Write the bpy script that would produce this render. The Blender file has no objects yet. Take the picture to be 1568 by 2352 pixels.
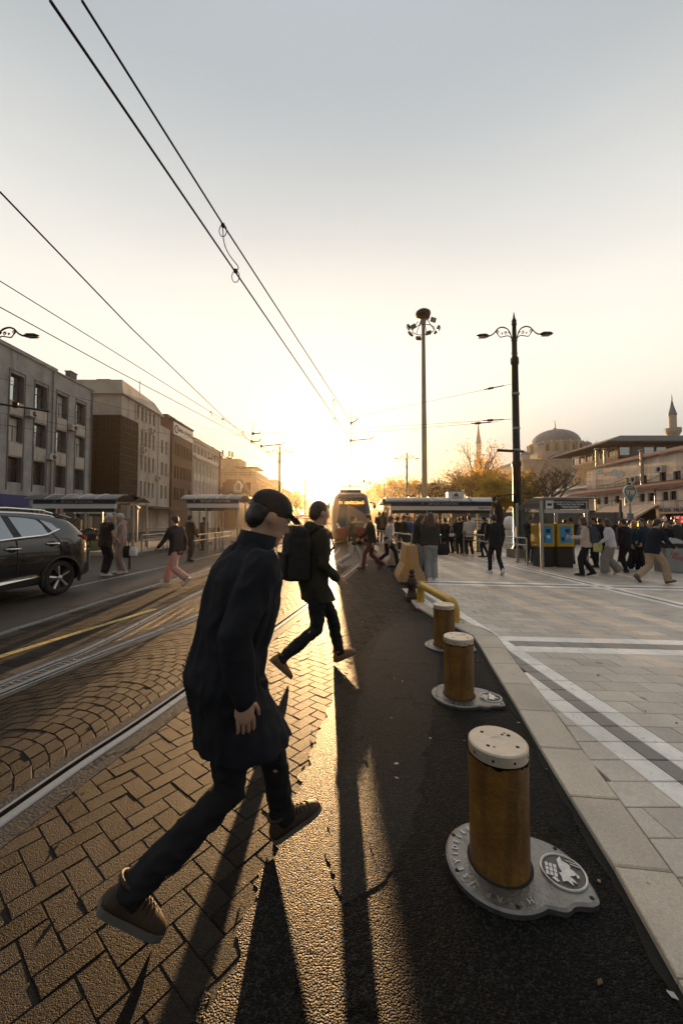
import bpy, bmesh, math, random
from mathutils import Vector as V, Matrix as M4, noise as NZ
random.seed(7)
R = math.radians; PI = math.pi
sin, cos, tan = math.sin, math.cos, math.tan
S = bpy.context.scene; COL = S.collection
U = random.uniform
# ---------------------------------------------------------------- camera model (units: the photo seen 1568 px wide)
F = 880.0; HZ = 1194.0; TH = R(2.2); CY = HZ - F*tan(TH); CH = 1.55
def ray(px, py):
    u = (px-784)/F; v = -(py-CY)/F
    return V((u, cos(TH)-v*sin(TH), sin(TH)+v*cos(TH)))
def P(px, py, Y):
    d = ray(px, py); return V((0, 0, CH)) + d*(Y/d.y)
def G(px, py, z=0.0):
    d = ray(px, py); return V((0, 0, CH)) + d*((z-CH)/d.z)
def pz(X):                      # the plaza falls gently away from the kerb
    return -0.024*max(0.0, min(X, 14)-2.0)
def GP(px, py):
    p = G(px, py)
    for _ in range(6): p = G(px, py, pz(p.x))
    return p
cam = bpy.data.cameras.new("camera"); co = bpy.data.objects.new("camera", cam); COL.objects.link(co)
co.location = (0, 0, CH); co.rotation_euler = (PI/2+TH, 0, 0)
cam.sensor_fit = 'HORIZONTAL'; cam.sensor_width = 36; cam.lens = F/1568*36
cam.shift_y = (CY-1176)/1568; cam.clip_start = .05; cam.clip_end = 3000
S.camera = co

# ---------------------------------------------------------------- materials
MATS = {}
def mat(name, col, rough=.6, metal=0.0, bump=0.0, bs=30, var=0.0, vs=4, isl=0.0, spec=.5, stain=None, st=.5, ss=1.5, emit=0, alpha=1, coat=0, trans=0, transl=0, streak=False):
    if name in MATS: return MATS[name]
    m = bpy.data.materials.new(name); m.use_nodes = True; nt = m.node_tree; N = nt.nodes; L = nt.links
    b = N['Principled BSDF']; c4 = (*col, 1)
    b.inputs['Base Color'].default_value = c4; b.inputs['Roughness'].default_value = rough
    b.inputs['Metallic'].default_value = metal; b.inputs['Specular IOR Level'].default_value = spec
    if coat: b.inputs['Coat Weight'].default_value = coat; b.inputs['Coat Roughness'].default_value = .04
    if trans: b.inputs['Transmission Weight'].default_value = trans; b.inputs['IOR'].default_value = 1.05
    if alpha < 1: b.inputs['Alpha'].default_value = alpha
    if emit: b.inputs['Emission Color'].default_value = c4; b.inputs['Emission Strength'].default_value = emit
    tc = N.new('ShaderNodeTexCoord'); cur = None
    def mixc(kind, fac, a, bb):
        x = N.new('ShaderNodeMix'); x.data_type = 'RGBA'; x.blend_type = kind
        for sock, val in ((x.inputs[0], fac), (x.inputs[6], a), (x.inputs[7], bb)):
            if hasattr(val, 'is_linked') or hasattr(val, 'links'): L.new(val, sock)
            else: sock.default_value = val
        return x.outputs[2]
    def scale(o, k, add):
        x = N.new('ShaderNodeMath'); x.operation = 'MULTIPLY_ADD'; L.new(o, x.inputs[0]); x.inputs[1].default_value = k; x.inputs[2].default_value = add
        return x.outputs[0]
    def bright(o, amt):          # grey multiplier 1-amt .. 1+amt
        f = scale(o, 2*amt, 1-amt); x = N.new('ShaderNodeCombineColor')
        for i in range(3): L.new(f, x.inputs[i])
        return x.outputs[0]
    cur = c4
    if var:
        n = N.new('ShaderNodeTexNoise'); n.inputs['Scale'].default_value = vs; n.inputs['Detail'].default_value = 6; n.inputs['Roughness'].default_value = .65
        L.new(tc.outputs['Object'], n.inputs['Vector'])
        cur = mixc('MULTIPLY', 1.0, cur, bright(n.outputs[0], var*1.6))
        rr = scale(n.outputs[0], .25, rough-.125); L.new(rr, b.inputs['Roughness'])
    if isl:
        g = N.new('ShaderNodeNewGeometry'); cur = mixc('MULTIPLY', 1.0, cur, bright(g.outputs['Random Per Island'], isl))
    if stain:
        n = N.new('ShaderNodeTexNoise'); n.inputs['Scale'].default_value = ss; n.inputs['Detail'].default_value = 8; n.inputs['Roughness'].default_value = .7
        if streak:
            mp = N.new('ShaderNodeMapping'); mp.inputs['Scale'].default_value = (1, 1, .12); L.new(tc.outputs['Object'], mp.inputs[0]); L.new(mp.outputs[0], n.inputs['Vector'])
        else: L.new(tc.outputs['Object'], n.inputs['Vector'])
        rmp = N.new('ShaderNodeValToRGB'); rmp.color_ramp.elements[0].position = .62-st*.3; rmp.color_ramp.elements[1].position = .72
        L.new(n.outputs[0], rmp.inputs[0])
        cur = mixc('MIX', rmp.outputs[0], cur, (*stain, 1))
    if not isinstance(cur, tuple): L.new(cur, b.inputs['Base Color'])
    if bump:
        n = N.new('ShaderNodeTexNoise'); n.inputs['Scale'].default_value = bs; n.inputs['Detail'].default_value = 5; n.inputs['Roughness'].default_value = .6
        L.new(tc.outputs['Object'], n.inputs['Vector'])
        bp = N.new('ShaderNodeBump'); bp.inputs['Strength'].default_value = min(1, bump); bp.inputs['Distance'].default_value = .6/bs*max(1, bump)
        L.new(n.outputs[0], bp.inputs['Height']); L.new(bp.outputs[0], b.inputs['Normal'])
    if transl:
        out = N['Material Output']; t = N.new('ShaderNodeBsdfTranslucent'); t.inputs[0].default_value = (min(1, col[0]*3), min(1, col[1]*2.6), col[2]*1.2, 1)
        mx = N.new('ShaderNodeMixShader'); mx.inputs[0].default_value = transl
        L.new(b.outputs[0], mx.inputs[1]); L.new(t.outputs[0], mx.inputs[2]); L.new(mx.outputs[0], out.inputs[0])
    MATS[name] = m; return m

def stone_mat(name, col, rough, fine, coarse, isl=.2, speck=0.0, fs=260, cs=70, wear=0.0, wcol=None, spec=.5, relief=.006, crack=0, spots=0):
    """granular stone / asphalt: voronoi aggregate plus noise, in colour and in relief"""
    m = bpy.data.materials.new(name); m.use_nodes = True; nt = m.node_tree; N = nt.nodes; L = nt.links
    b = N['Principled BSDF']; b.inputs['Specular IOR Level'].default_value = spec
    tc = N.new('ShaderNodeTexCoord'); O = tc.outputs['Object']
    vo = N.new('ShaderNodeTexVoronoi'); vo.inputs['Scale'].default_value = fs; L.new(O, vo.inputs['Vector'])
    n1 = N.new('ShaderNodeTexNoise'); n1.inputs['Scale'].default_value = cs; n1.inputs['Detail'].default_value = 6; n1.inputs['Roughness'].default_value = .7; L.new(O, n1.inputs['Vector'])
    n2 = N.new('ShaderNodeTexNoise'); n2.inputs['Scale'].default_value = 1.3; n2.inputs['Detail'].default_value = 8; n2.inputs['Roughness'].default_value = .65; L.new(O, n2.inputs['Vector'])
    g = N.new('ShaderNodeNewGeometry')
    def mth(op, a, bb, c=None):
        x = N.new('ShaderNodeMath'); x.operation = op
        for i, q in enumerate((a, bb, c)):
            if q is None: continue
            if isinstance(q, (int, float)): x.inputs[i].default_value = q
            else: L.new(q, x.inputs[i])
        return x.outputs[0]
    f = mth('MULTIPLY_ADD', g.outputs['Random Per Island'], 2*isl, 1-isl)
    f = mth('MULTIPLY', f, mth('MULTIPLY_ADD', n1.outputs[0], .7, .65))
    f = mth('MULTIPLY', f, mth('MULTIPLY_ADD', n2.outputs[0], 1.1, .45))
    sep = N.new('ShaderNodeSeparateColor'); L.new(vo.outputs['Color'], sep.inputs[0])
    f = mth('MULTIPLY', f, mth('MULTIPLY_ADD', mth('POWER', sep.outputs[0], 4), speck, 1-.2*speck))
    mx = N.new('ShaderNodeMix'); mx.data_type = 'RGBA'; mx.blend_type = 'MULTIPLY'; mx.inputs[0].default_value = 1
    cc = N.new('ShaderNodeCombineColor')
    for i in range(3): L.new(f, cc.inputs[i])
    L.new(cc.outputs[0], mx.inputs[7]); mx.inputs[6].default_value = (*col, 1); cur = mx.outputs[2]
    if wear:
        n3 = N.new('ShaderNodeTexNoise'); n3.inputs['Scale'].default_value = 18; n3.inputs['Detail'].default_value = 8; n3.inputs['Roughness'].default_value = .75; L.new(O, n3.inputs['Vector'])
        rp = N.new('ShaderNodeValToRGB'); rp.color_ramp.elements[0].position = .62-wear*.3; rp.color_ramp.elements[1].position = .70-wear*.2
        L.new(n3.outputs[0], rp.inputs[0]); m2 = N.new('ShaderNodeMix'); m2.data_type = 'RGBA'
        L.new(rp.outputs[0], m2.inputs[0]); L.new(cur, m2.inputs[6]); m2.inputs[7].default_value = (*wcol, 1); cur = m2.outputs[2]
    def dark(mask, k):
        nonlocal cur
        q = N.new('ShaderNodeMix'); q.data_type = 'RGBA'; q.blend_type = 'MULTIPLY'; L.new(mask, q.inputs[0]); L.new(cur, q.inputs[6]); q.inputs[7].default_value = (k, k*.95, k*.9, 1); cur = q.outputs[2]
    ck = None
    if crack:
        dn = N.new('ShaderNodeMix'); dn.data_type = 'RGBA'; dn.blend_type = 'ADD'; dn.inputs[0].default_value = .35; L.new(O, dn.inputs[6])
        n5 = N.new('ShaderNodeTexNoise'); n5.inputs['Scale'].default_value = 5; n5.inputs['Detail'].default_value = 6; L.new(O, n5.inputs['Vector']); L.new(n5.outputs['Color'], dn.inputs[7])
        ve = N.new('ShaderNodeTexVoronoi'); ve.feature = 'DISTANCE_TO_EDGE'; ve.inputs['Scale'].default_value = crack; L.new(dn.outputs[2], ve.inputs['Vector'])
        ck = mth('MULTIPLY', mth('LESS_THAN', ve.outputs['Distance'], .011), mth('GREATER_THAN', n2.outputs[0], .50)); dark(ck, .25)
    if spots:
        vs_ = N.new('ShaderNodeTexVoronoi'); vs_.inputs['Scale'].default_value = spots; L.new(O, vs_.inputs['Vector']); s2 = N.new('ShaderNodeSeparateColor'); L.new(vs_.outputs['Color'], s2.inputs[0])
        dark(mth('MULTIPLY', mth('LESS_THAN', vs_.outputs['Distance'], mth('MULTIPLY', s2.outputs[1], .22)), mth('GREATER_THAN', s2.outputs[0], .72)), .55)
    L.new(cur, b.inputs['Base Color'])
    L.new(mth('MULTIPLY_ADD', n1.outputs[0], .3, rough-.15), b.inputs['Roughness'])
    h = mth('MULTIPLY_ADD', vo.outputs['Distance'], -fine*.6, mth('MULTIPLY', n1.outputs[0], coarse))
    if ck is not None: h = mth('MULTIPLY_ADD', ck, -1.0, h)
    bp = N.new('ShaderNodeBump'); bp.inputs['Strength'].default_value = 1.0; bp.inputs['Distance'].default_value = relief
    L.new(h, bp.inputs['Height']); L.new(bp.outputs[0], b.inputs['Normal'])
    MATS[name] = m; return m

# ---------------------------------------------------------------- mesh builder
class MB:
    def __init__(s): s.v = []; s.f = []; s.m = []; s.s = []
    def add(s, vs, fs, mi=0, smooth=False, T=None):
        o = len(s.v)
        s.v += [(T @ V(p)) for p in vs] if T is not None else [V(p) for p in vs]
        for f in fs: s.f.append([i+o for i in f]); s.m.append(mi); s.s.append(smooth)
        return s
    def box(s, c, d, mi=0, rz=0, T=None):
        x, y, z = d[0]/2, d[1]/2, d[2]/2
        vs = [(-x, -y, -z), (x, -y, -z), (x, y, -z), (-x, y, -z), (-x, -y, z), (x, -y, z), (x, y, z), (-x, y, z)]
        t = M4.Translation(V(c)) @ M4.Rotation(rz, 4, 'Z')
        if T is not None: t = T @ t
        return s.add(vs, [(3, 2, 1, 0), (4, 5, 6, 7), (0, 1, 5, 4), (1, 2, 6, 5), (2, 3, 7, 6), (3, 0, 4, 7)], mi, False, t)
    def bx(s, x0, x1, y0, y1, z0, z1, mi=0, T=None):
        return s.box(((x0+x1)/2, (y0+y1)/2, (z0+z1)/2), (abs(x1-x0), abs(y1-y0), abs(z1-z0)), mi, 0, T)
    def tube(s, pts, r, n=8, mi=0, smooth=True, T=None, flat=1.0, side=None, round_=False):
        pts = [V(p) for p in pts]; k = len(pts)
        rr = r if isinstance(r, (list, tuple)) else [r]*k
        rr = list(rr)
        if round_:
            d0 = (pts[0]-pts[1]).normalized(); d1 = (pts[-1]-pts[-2]).normalized()
            a, b = rr[0], rr[-1]
            pts = [pts[0]+d0*a*.92, pts[0]+d0*a*.6]+pts+[pts[-1]+d1*b*.6, pts[-1]+d1*b*.92]
            rr = [a*.38, a*.8]+rr+[b*.8, b*.38]; k += 4
        vs = []; pu = None
        for i, p in enumerate(pts):
            d = (pts[min(i+1, k-1)]-pts[max(i-1, 0)])
            d = d.normalized() if d.length > 1e-9 else V((0, 0, 1))
            if pu is None:
                ref = V(side) if side is not None else (V((0, 0, 1)) if abs(d.z) < .9 else V((1, 0, 0)))
                pu = (ref - d*ref.dot(d)).normalized()
            else:
                ref = V(side) if side is not None else pu
                q = ref - d*ref.dot(d); pu = q.normalized() if q.length > 1e-6 else pu
            w = d.cross(pu)
            fl = flat[min(i, len(flat)-1)] if isinstance(flat, (list, tuple)) else flat
            for j in range(n):
                a = 2*PI*j/n; vs.append(p + pu*(cos(a)*rr[i]) + w*(sin(a)*rr[i]*fl))
        fs = [(i*n+j, i*n+(j+1) % n, (i+1)*n+(j+1) % n, (i+1)*n+j) for i in range(k-1) for j in range(n)]
        s.add(vs, fs, mi, smooth, T)
        s.add(vs[:n], [tuple(reversed(range(n)))], mi, False, T); s.add(vs[-n:], [tuple(range(n))], mi, False, T)
        return s
    def shell(s, rings, mi=0, smooth=True, T=None):
        """closed loft: rings = list of equal-length loops, welded, capped"""
        n = len(rings[0]); vs = [V(p) for r in rings for p in r]; k = len(rings)
        fs = [(i*n+j, i*n+(j+1) % n, (i+1)*n+(j+1) % n, (i+1)*n+j) for i in range(k-1) for j in range(n)]
        fs += [tuple(reversed(range(n))), tuple(range((k-1)*n, k*n))]
        return s.add(vs, fs, mi, smooth, T)
    def lathe(s, prof, n=24, mi=0, c=(0, 0, 0), smooth=True, T=None, sq=1.0, cap=True):
        vs = []; c = V(c)
        for r, z in prof:
            for j in range(n):
                a = 2*PI*j/n; vs.append(c+V((r*cos(a), r*sin(a)*sq, z)))
        k = len(prof)
        fs = [(i*n+j, i*n+(j+1) % n, (i+1)*n+(j+1) % n, (i+1)*n+j) for i in range(k-1) for j in range(n)]
        s.add(vs, fs, mi, smooth, T)
        if cap and prof[0][0] > 1e-4: s.add(vs[:n], [tuple(reversed(range(n)))], mi, False, T)
        if cap and prof[-1][0] > 1e-4: s.add(vs[-n:], [tuple(range(n))], mi, False, T)
        return s
    def ell(s, c, r, mi=0, n=14, k=9, T=None, rot=None):
        vs = []; q = M4.Translation(V(c)) @ (rot if rot is not None else M4.Identity(4))
        if T is not None: q = T @ q
        for i in range(k):
            t = PI*(i+.5)/k - PI/2
            for j in range(n):
                a = 2*PI*j/n; vs.append(V((r[0]*cos(t)*cos(a), r[1]*cos(t)*sin(a), r[2]*sin(t)/sin(PI*(k-.5)/k-PI/2))))
        fs = [(i*n+j, i*n+(j+1) % n, (i+1)*n+(j+1) % n, (i+1)*n+j) for i in range(k-1) for j in range(n)]
        fs += [tuple(reversed(range(n))), tuple(range((k-1)*n, k*n))]
        return s.add(vs, fs, mi, True, q)
    def prism(s, poly, z0, z1, mi=0, T=None, smooth=False):
        n = len(poly)
        vs = [(p[0], p[1], z0) for p in poly]+[(p[0], p[1], z1) for p in poly]
        ar = sum(poly[i][0]*poly[(i+1) % n][1]-poly[(i+1) % n][0]*poly[i][1] for i in range(n))
        fs = [tuple(reversed(range(n))), tuple(range(n, 2*n))]+[(i, (i+1) % n, n+(i+1) % n, n+i) for i in range(n)]
        if ar < 0: fs = [tuple(reversed(f)) for f in fs]
        return s.add(vs, fs, mi, smooth, T)
    def stone(s, q, z0, zt, gap=.004, bev=.006, mi=0, jit=.0015):
        c = V((sum(p[0] for p in q)/4, sum(p[1] for p in q)/4)); zz = zt+U(-jit, jit); vs = []
        def inset(p, d):
            e = V((p[0], p[1]))-c; l = e.length
            return c+e*max(.1, (l-d*1.3)/l)
        for z, d in ((z0, gap), (zz-bev*.8, gap), (zz, gap+bev)):
            for p in q:
                i = inset(p, d); vs.append((i.x, i.y, z+(p[2] if len(p) > 2 else 0)+(U(-jit, jit)*.5 if d > gap else 0)))
        fs = [(8, 9, 10, 11)]
        for k in (0, 4):
            for i in range(4): fs.append((k+i, k+(i+1) % 4, k+4+(i+1) % 4, k+4+i))
        return s.add(vs, fs, mi)
    def text(s, body, size, T, mi=0, ext=.004, align='CENTER', bold=0.0, space=1.0):
        c = bpy.data.curves.new('t', 'FONT'); c.body = body; c.size = size; c.extrude = ext; c.align_x = align; c.align_y = 'CENTER'; c.offset = bold; c.space_character = space
        c.resolution_u = 2
        o = bpy.data.objects.new('t', c); COL.objects.link(o)
        dg = bpy.context.evaluated_depsgraph_get(); dg.update(); me = bpy.data.meshes.new_from_object(o.evaluated_get(dg))
        s.add([v.co for v in me.vertices], [tuple(p.vertices) for p in me.polygons], mi, False, T)
        bpy.data.objects.remove(o); bpy.data.meshes.remove(me); bpy.data.curves.remove(c); return s
    def mesh(s, name):
        me = bpy.data.meshes.new(name); me.from_pydata([tuple(p) for p in s.v], [], s.f); me.update()
        me.polygons.foreach_set('material_index', s.m); me.polygons.foreach_set('use_smooth', s.s)
        return me
    def build(s, name, mats, parent=None, bevel=0, seg=2, fix=False, weld=False):
        me = s.mesh(name)
        if fix or weld:
            bm = bmesh.new(); bm.from_mesh(me)
            if weld: bmesh.ops.remove_doubles(bm, verts=bm.verts, dist=1e-4)
            bmesh.ops.recalc_face_normals(bm, faces=bm.faces); bm.to_mesh(me); bm.free()
        return link(name, me, mats, parent, bevel, seg)
def link(name, me, mats, parent=None, bevel=0, seg=2):
    for m in (mats if isinstance(mats, (list, tuple)) else [mats]): me.materials.append(m)
    o = bpy.data.objects.new(name, me); COL.objects.link(o)
    if parent is not None: o.parent = parent
    if bevel:
        b = o.modifiers.new('bevel', 'BEVEL'); b.width = bevel; b.segments = seg; b.limit_method = 'ANGLE'; b.angle_limit = R(40)
    return o
def tag(o, label=None, cat=None, group=None, kind=None):
    if label: o['label'] = label
    if cat: o['category'] = cat
    if group: o['group'] = group
    if kind: o['kind'] = kind
    return o
def thing(name, label, cat, loc=(0, 0, 0), rz=0, group=None):
    o = bpy.data.objects.new(name, None); COL.objects.link(o); o.location = loc; o.rotation_euler = (0, 0, rz); o.empty_display_size = .2
    return tag(o, label, cat, group)
KIDS = {}
def copy_tree(o, parent=None):
    c = o.copy(); COL.objects.link(c)
    if parent is not None: c.parent = parent
    for ch in [k for k in COL.objects if k.parent == o]: copy_tree(ch, c)
    return c
def Tr(x, y, z): return M4.Translation(V((x, y, z)))
def Rz(a): return M4.Rotation(a, 4, 'Z')
def Rx(a): return M4.Rotation(a, 4, 'X')
def Ry(a): return M4.Rotation(a, 4, 'Y')
def spline(pts, n=8):
    pts = [V(p) for p in pts]; out = []
    for i in range(len(pts)-1):
        p0, p1, p2, p3 = pts[max(i-1, 0)], pts[i], pts[i+1], pts[min(i+2, len(pts)-1)]
        for j in range(n):
            t = j/n
            out.append(.5*((2*p1)+(p2-p0)*t+(2*p0-5*p1+4*p2-p3)*t*t+(3*p1-p0-3*p2+p3)*t*t*t))
    out.append(pts[-1]); return out
def at_y(path, y):              # x of a polyline (ordered by y) at a given y
    for a, b in zip(path, path[1:]):
        if a.y <= y <= b.y: return a.x+(b.x-a.x)*(y-a.y)/(b.y-a.y)
    return path[0].x if y < path[0].y else path[-1].x

# ---------------------------------------------------------------- light, sky, air
SUN_AZ = R(-1.9); SUN_EL = R(3.4)            # azimuth measured from +Y towards +X
sd = V((sin(SUN_AZ)*cos(SUN_EL), cos(SUN_AZ)*cos(SUN_EL), sin(SUN_EL)))
sl = bpy.data.lights.new("sun", 'SUN'); so = bpy.data.objects.new("sun", sl); COL.objects.link(so)
sl.energy = 5.0; sl.angle = R(.5); sl.color = (1, .60, .27)
so.rotation_euler = sd.to_track_quat('Z', 'Y').to_euler()
W = bpy.data.worlds.new("World"); S.world = W; W.use_nodes = True
nt = W.node_tree; N = nt.nodes; L = nt.links; bg = N['Background']
sky = N.new('ShaderNodeTexSky'); sky.sky_type = 'NISHITA'; sky.sun_disc = False; sky.sun_elevation = SUN_EL
sky.sun_rotation = SUN_AZ; sky.air_density = 1.0; sky.dust_density = 2.0; sky.ozone_density = 1.0; sky.altitude = 50
hs = N.new('ShaderNodeHueSaturation'); hs.inputs['Saturation'].default_value = 1.05; hs.inputs['Value'].default_value = 1.0
L.new(sky.outputs[0], hs.inputs['Color'])
# the bright aureole of a low sun in dusty air, by direction
tc = N.new('ShaderNodeTexCoord'); dt = N.new('ShaderNodeVectorMath'); dt.operation = 'DOT_PRODUCT'
L.new(tc.outputs['Generated'], dt.inputs[0]); dt.inputs[1].default_value = sd
def m_(op, a, b):
    x = N.new('ShaderNodeMath'); x.operation = op; x.use_clamp = False
    for i, q in enumerate((a, b)):
        if isinstance(q, (int, float)): x.inputs[i].default_value = q
        else: L.new(q, x.inputs[i])
    return x.outputs[0]
dot = m_('MAXIMUM', dt.outputs['Value'], 0.0)
def lobe(power, col):
    f = m_('POWER', dot, power); x = N.new('ShaderNodeVectorMath'); x.operation = 'SCALE'; x.inputs[0].default_value = col; L.new(f, x.inputs[3]); return x.outputs[0]
def vadd(a, b):
    x = N.new('ShaderNodeVectorMath'); x.operation = 'ADD'; L.new(a, x.inputs[0]); L.new(b, x.inputs[1]); return x.outputs[0]
# the dusty layer: brighter and creamier towards the horizon, dimmer away from the sun
sp = N.new('ShaderNodeSeparateXYZ'); L.new(tc.outputs['Generated'], sp.inputs[0])
rp = N.new('ShaderNodeValToRGB'); L.new(m_('MAXIMUM', sp.outputs[2], 0.0), rp.inputs[0]); cr_ = rp.color_ramp; cr_.interpolation = 'B_SPLINE'
for pos, c in ((0.0, (.98, .80, .48)), (.12, (.96, .84, .62)), (.28, (.93, .84, .71)), (.46, (.82, .775, .705)), (.66, (.53, .545, .54)), (.84, (.275, .325, .365)), (1.0, (.17, .22, .275))):
    e_ = cr_.elements[0] if pos == 0 else (cr_.elements[1] if pos == 1.0 else cr_.elements.new(pos)); e_.color = (*c, 1)
az = N.new('ShaderNodeMath'); az.operation = 'MULTIPLY_ADD'; L.new(dt.outputs['Value'], az.inputs[0]); az.inputs[1].default_value = 1.05; az.inputs[2].default_value = .36
azc = N.new('ShaderNodeClamp'); L.new(az.outputs[0], azc.inputs[0]); azc.inputs[1].default_value = .20; azc.inputs[2].default_value = 1.0
fz = N.new('ShaderNodeMath'); fz.operation = 'MULTIPLY_ADD'; fz.use_clamp = True; L.new(dt.outputs['Value'], fz.inputs[0]); fz.inputs[1].default_value = 1.15; fz.inputs[2].default_value = .28
mxs = N.new('ShaderNodeMix'); mxs.data_type = 'RGBA'; L.new(fz.outputs[0], mxs.inputs[0]); mxs.inputs[6].default_value = (.245, .24, .23, 1); L.new(rp.outputs[0], mxs.inputs[7])
ly = N.new('ShaderNodeVectorMath'); ly.operation = 'SCALE'; L.new(mxs.outputs[2], ly.inputs[0]); ly.inputs[3].default_value = 3.35
nk = N.new('ShaderNodeVectorMath'); nk.operation = 'SCALE'; L.new(hs.outputs[0], nk.inputs[0]); nk.inputs[3].default_value = .12
SKY = vadd(vadd(vadd(vadd(nk.outputs[0], ly.outputs[0]), lobe(14, (.5, .36, .20))), lobe(60, (1.3, .70, .18))), lobe(420, (6, 3.6, 1.0)))
hz_n = N.new('ShaderNodeTexNoise'); hz_n.inputs['Scale'].default_value = 2.2; hz_n.inputs['Detail'].default_value = 5
hz_m = N.new('ShaderNodeMapping'); hz_m.inputs['Scale'].default_value = (1, 1, 4.5); L.new(tc.outputs['Generated'], hz_m.inputs[0]); L.new(hz_m.outputs[0], hz_n.inputs['Vector'])
vv = N.new('ShaderNodeVectorMath'); vv.operation = 'SCALE'; L.new(SKY, vv.inputs[0]); L.new(m_('ADD', m_('MULTIPLY', hz_n.outputs[0], .10), .95), vv.inputs[3]); SKY = vv.outputs[0]
L.new(SKY, bg.inputs[0]); bg.inputs[1].default_value = .125
S.view_settings.view_transform = 'Standard'; S.view_settings.look = 'None'; S.view_settings.gamma = 1; S.view_settings.exposure = 1.47
S.cycles.max_bounces = 6; S.cycles.volume_bounces = 0; S.cycles.use_denoising = True
S.cycles.sample_clamp_indirect = 4
HAZE = .0003
# ================================================================ THE GROUND
M_base = mat('joint_sand', (.045, .038, .030), .9, bump=.6, bs=120)
M_paver = stone_mat('stamped_paver', (.029, .025, .022), .52, .60, .85, isl=.42, speck=.6, fs=260, cs=95, relief=.012, spec=.05)
M_fan = stone_mat('fan_sett', (.033, .029, .025), .52, .55, .8, isl=.36, speck=.5, fs=240, cs=90, relief=.012, spec=.05)
M_yel = stone_mat('painted_paver', (.46, .33, .07), .6, .4, .5, isl=.15, speck=.1, fs=210, cs=70, wear=.45, wcol=(.12, .09, .06))
M_asph = stone_mat('coarse_asphalt', (.0155, .015, .015), .48, 1.6, .9, isl=0, speck=2.6, fs=150, cs=40, relief=.011, spec=.09, crack=1.3)
M_asph2 = stone_mat('fresh_asphalt', (.021, .020, .019), .5, 1.2, .6, isl=0, speck=1.6, fs=170, cs=30, spec=.09, crack=1.1)
M_road = stone_mat('far_road', (.052, .044, .037), .6, .5, .4, isl=0, speck=.4, fs=60, cs=12, spec=.25, crack=.5)
M_kerb = stone_mat('kerb_granite', (.53, .455, .37), .6, .30, .25, isl=.10, speck=.35, fs=330, cs=60, spots=7)
M_slab = stone_mat('plaza_slab', (.50, .435, .37), .42, .16, .18, isl=.15, speck=.3, fs=330, cs=45, spots=5)
M_slabd = stone_mat('plaza_slab_dark', (.25, .22, .20), .5, .16, .18, isl=.08, speck=.2, fs=330, cs=45)
M_marble = stone_mat('white_marble', (.85, .81, .76), .42, .06, .16, isl=.05, speck=.0, fs=200, cs=9, wear=.22, wcol=(.50, .45, .38))
M_steel = mat('rail_steel', (.26, .25, .24), .30, 1.0, bump=.10, bs=60, var=.2, vs=9)
M_rust = mat('rail_side', (.11, .075, .05), .8, .3, bump=.5, bs=60)

g = MB(); g.add([(-900, -400, -.045), (1.75, -400, -.045), (1.75, 1500, -.045), (-900, 1500, -.045), (1.75, -400, -.6), (900, -400, -.6), (900, 1500, -.6), (1.75, 1500, -.6)], [(0, 1, 2, 3), (4, 5, 6, 7), (1, 4, 7, 2)])
tag(g.build('ground', M_base), kind='structure')

def gp(*pp): return [G(*p) for p in pp]
RA = spline([(-2.55, -2, 0)]+gp((0, 1890), (400, 1612), (710, 1388), (766, 1343), (827, 1293))+[(1.12, 16.8, 0), (1.3, 20, 0), (1.32, 26, 0), (.95, 40, 0), (-1, 80, 0), (-4, 150, 0)], 10)
RB = spline([(-4.2, -2, 0)]+gp((0, 1590), (430, 1423), (605, 1348), (707, 1306))+[(-.42, 16.6, 0), (-.18, 20, 0), (-.12, 26, 0), (-.49, 40, 0), (-2.44, 80, 0), (-5.44, 150, 0)], 10)
RC = spline([(-4.25, -2, 0)]+gp((0, 1569), (223, 1479), (445, 1366))+[(-2.78, 13.5, 0), (-2.26, 21.6, 0), (-2.0, 30, 0), (-2.35, 45, 0), (-4.6, 80, 0), (-7.6, 150, 0)], 10)
RD = spline([(-5.0, -2, 0)]+gp((0, 1454), (211, 1387), (419, 1325))+[(-3.85, 16, 0), (-3.68, 21, 0), (-3.43, 30, 0), (-3.78, 45, 0), (-6.0, 80, 0), (-9, 150, 0)], 10)
RE = spline([(-6.9, -2, 0), (-6.55, 4, 0)]+gp((164, 1348))+[(-5.75, 14, 0), (-5.5, 20, 0), (-5.3, 30, 0)], 10)

def sweep(mb, path, prof, mi=0):
    """prof: list of (offset to the right of the path, z)"""
    n = len(prof); vs = []
    for i, p in enumerate(path):
        d = (path[min(i+1, len(path)-1)]-path[max(i-1, 0)]).normalized(); r = V((d.y, -d.x, 0))
        for o, z in prof: vs.append((p.x+r.x*o, p.y+r.y*o, z))
    fs = [(i*n+j, i*n+j+1, (i+1)*n+j+1, (i+1)*n+j) for i in range(len(path)-1) for j in range(n-1)]
    mb.add(vs, [tuple(reversed(f)) for f in fs], mi)
def rail(path, flip=1):
    # grooved tram rail: bright running head, dark groove, thin keeper lip
    b = MB(); f = flip
    def sw(pr, mi):
        sweep(b, path, pr if f > 0 else [(-o, z) for o, z in reversed(pr)], mi)
    sw([(-.036, -.05), (-.036, .001), (-.028, .006), (.022, .006), (.030, .000), (.030, -.034)], 0)
    sw([(.030, -.034), (.068, -.034)], 1)
    sw([(.068, -.034), (.068, .002), (.072, .005), (.086, .005), (.090, .001), (.090, -.05)], 0)
    return b
for i, (pth, fl, nm) in enumerate(((RA, -1, 'nearest'), (RB, 1, 'second'), (RC, 1, 'third'), (RD, 1, 'fourth'), (RE, 1, 'fifth'))):
    o = rail(pth, fl).build('tram_rail', [M_steel, M_rust])
    tag(o, ['polished grooved tram rail running past the walking man to the tram, nearest of all',
            'polished tram rail along the left edge of the fan-pattern setts',
            'thin curving turnout rail just right of the yellow line',
            'sunlit tram rail between the yellow line and the parked SUV',
            'worn tram rail passing behind the rear wheel of the SUV'][i], 'tram rail', 'tram rails set in the street')

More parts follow.
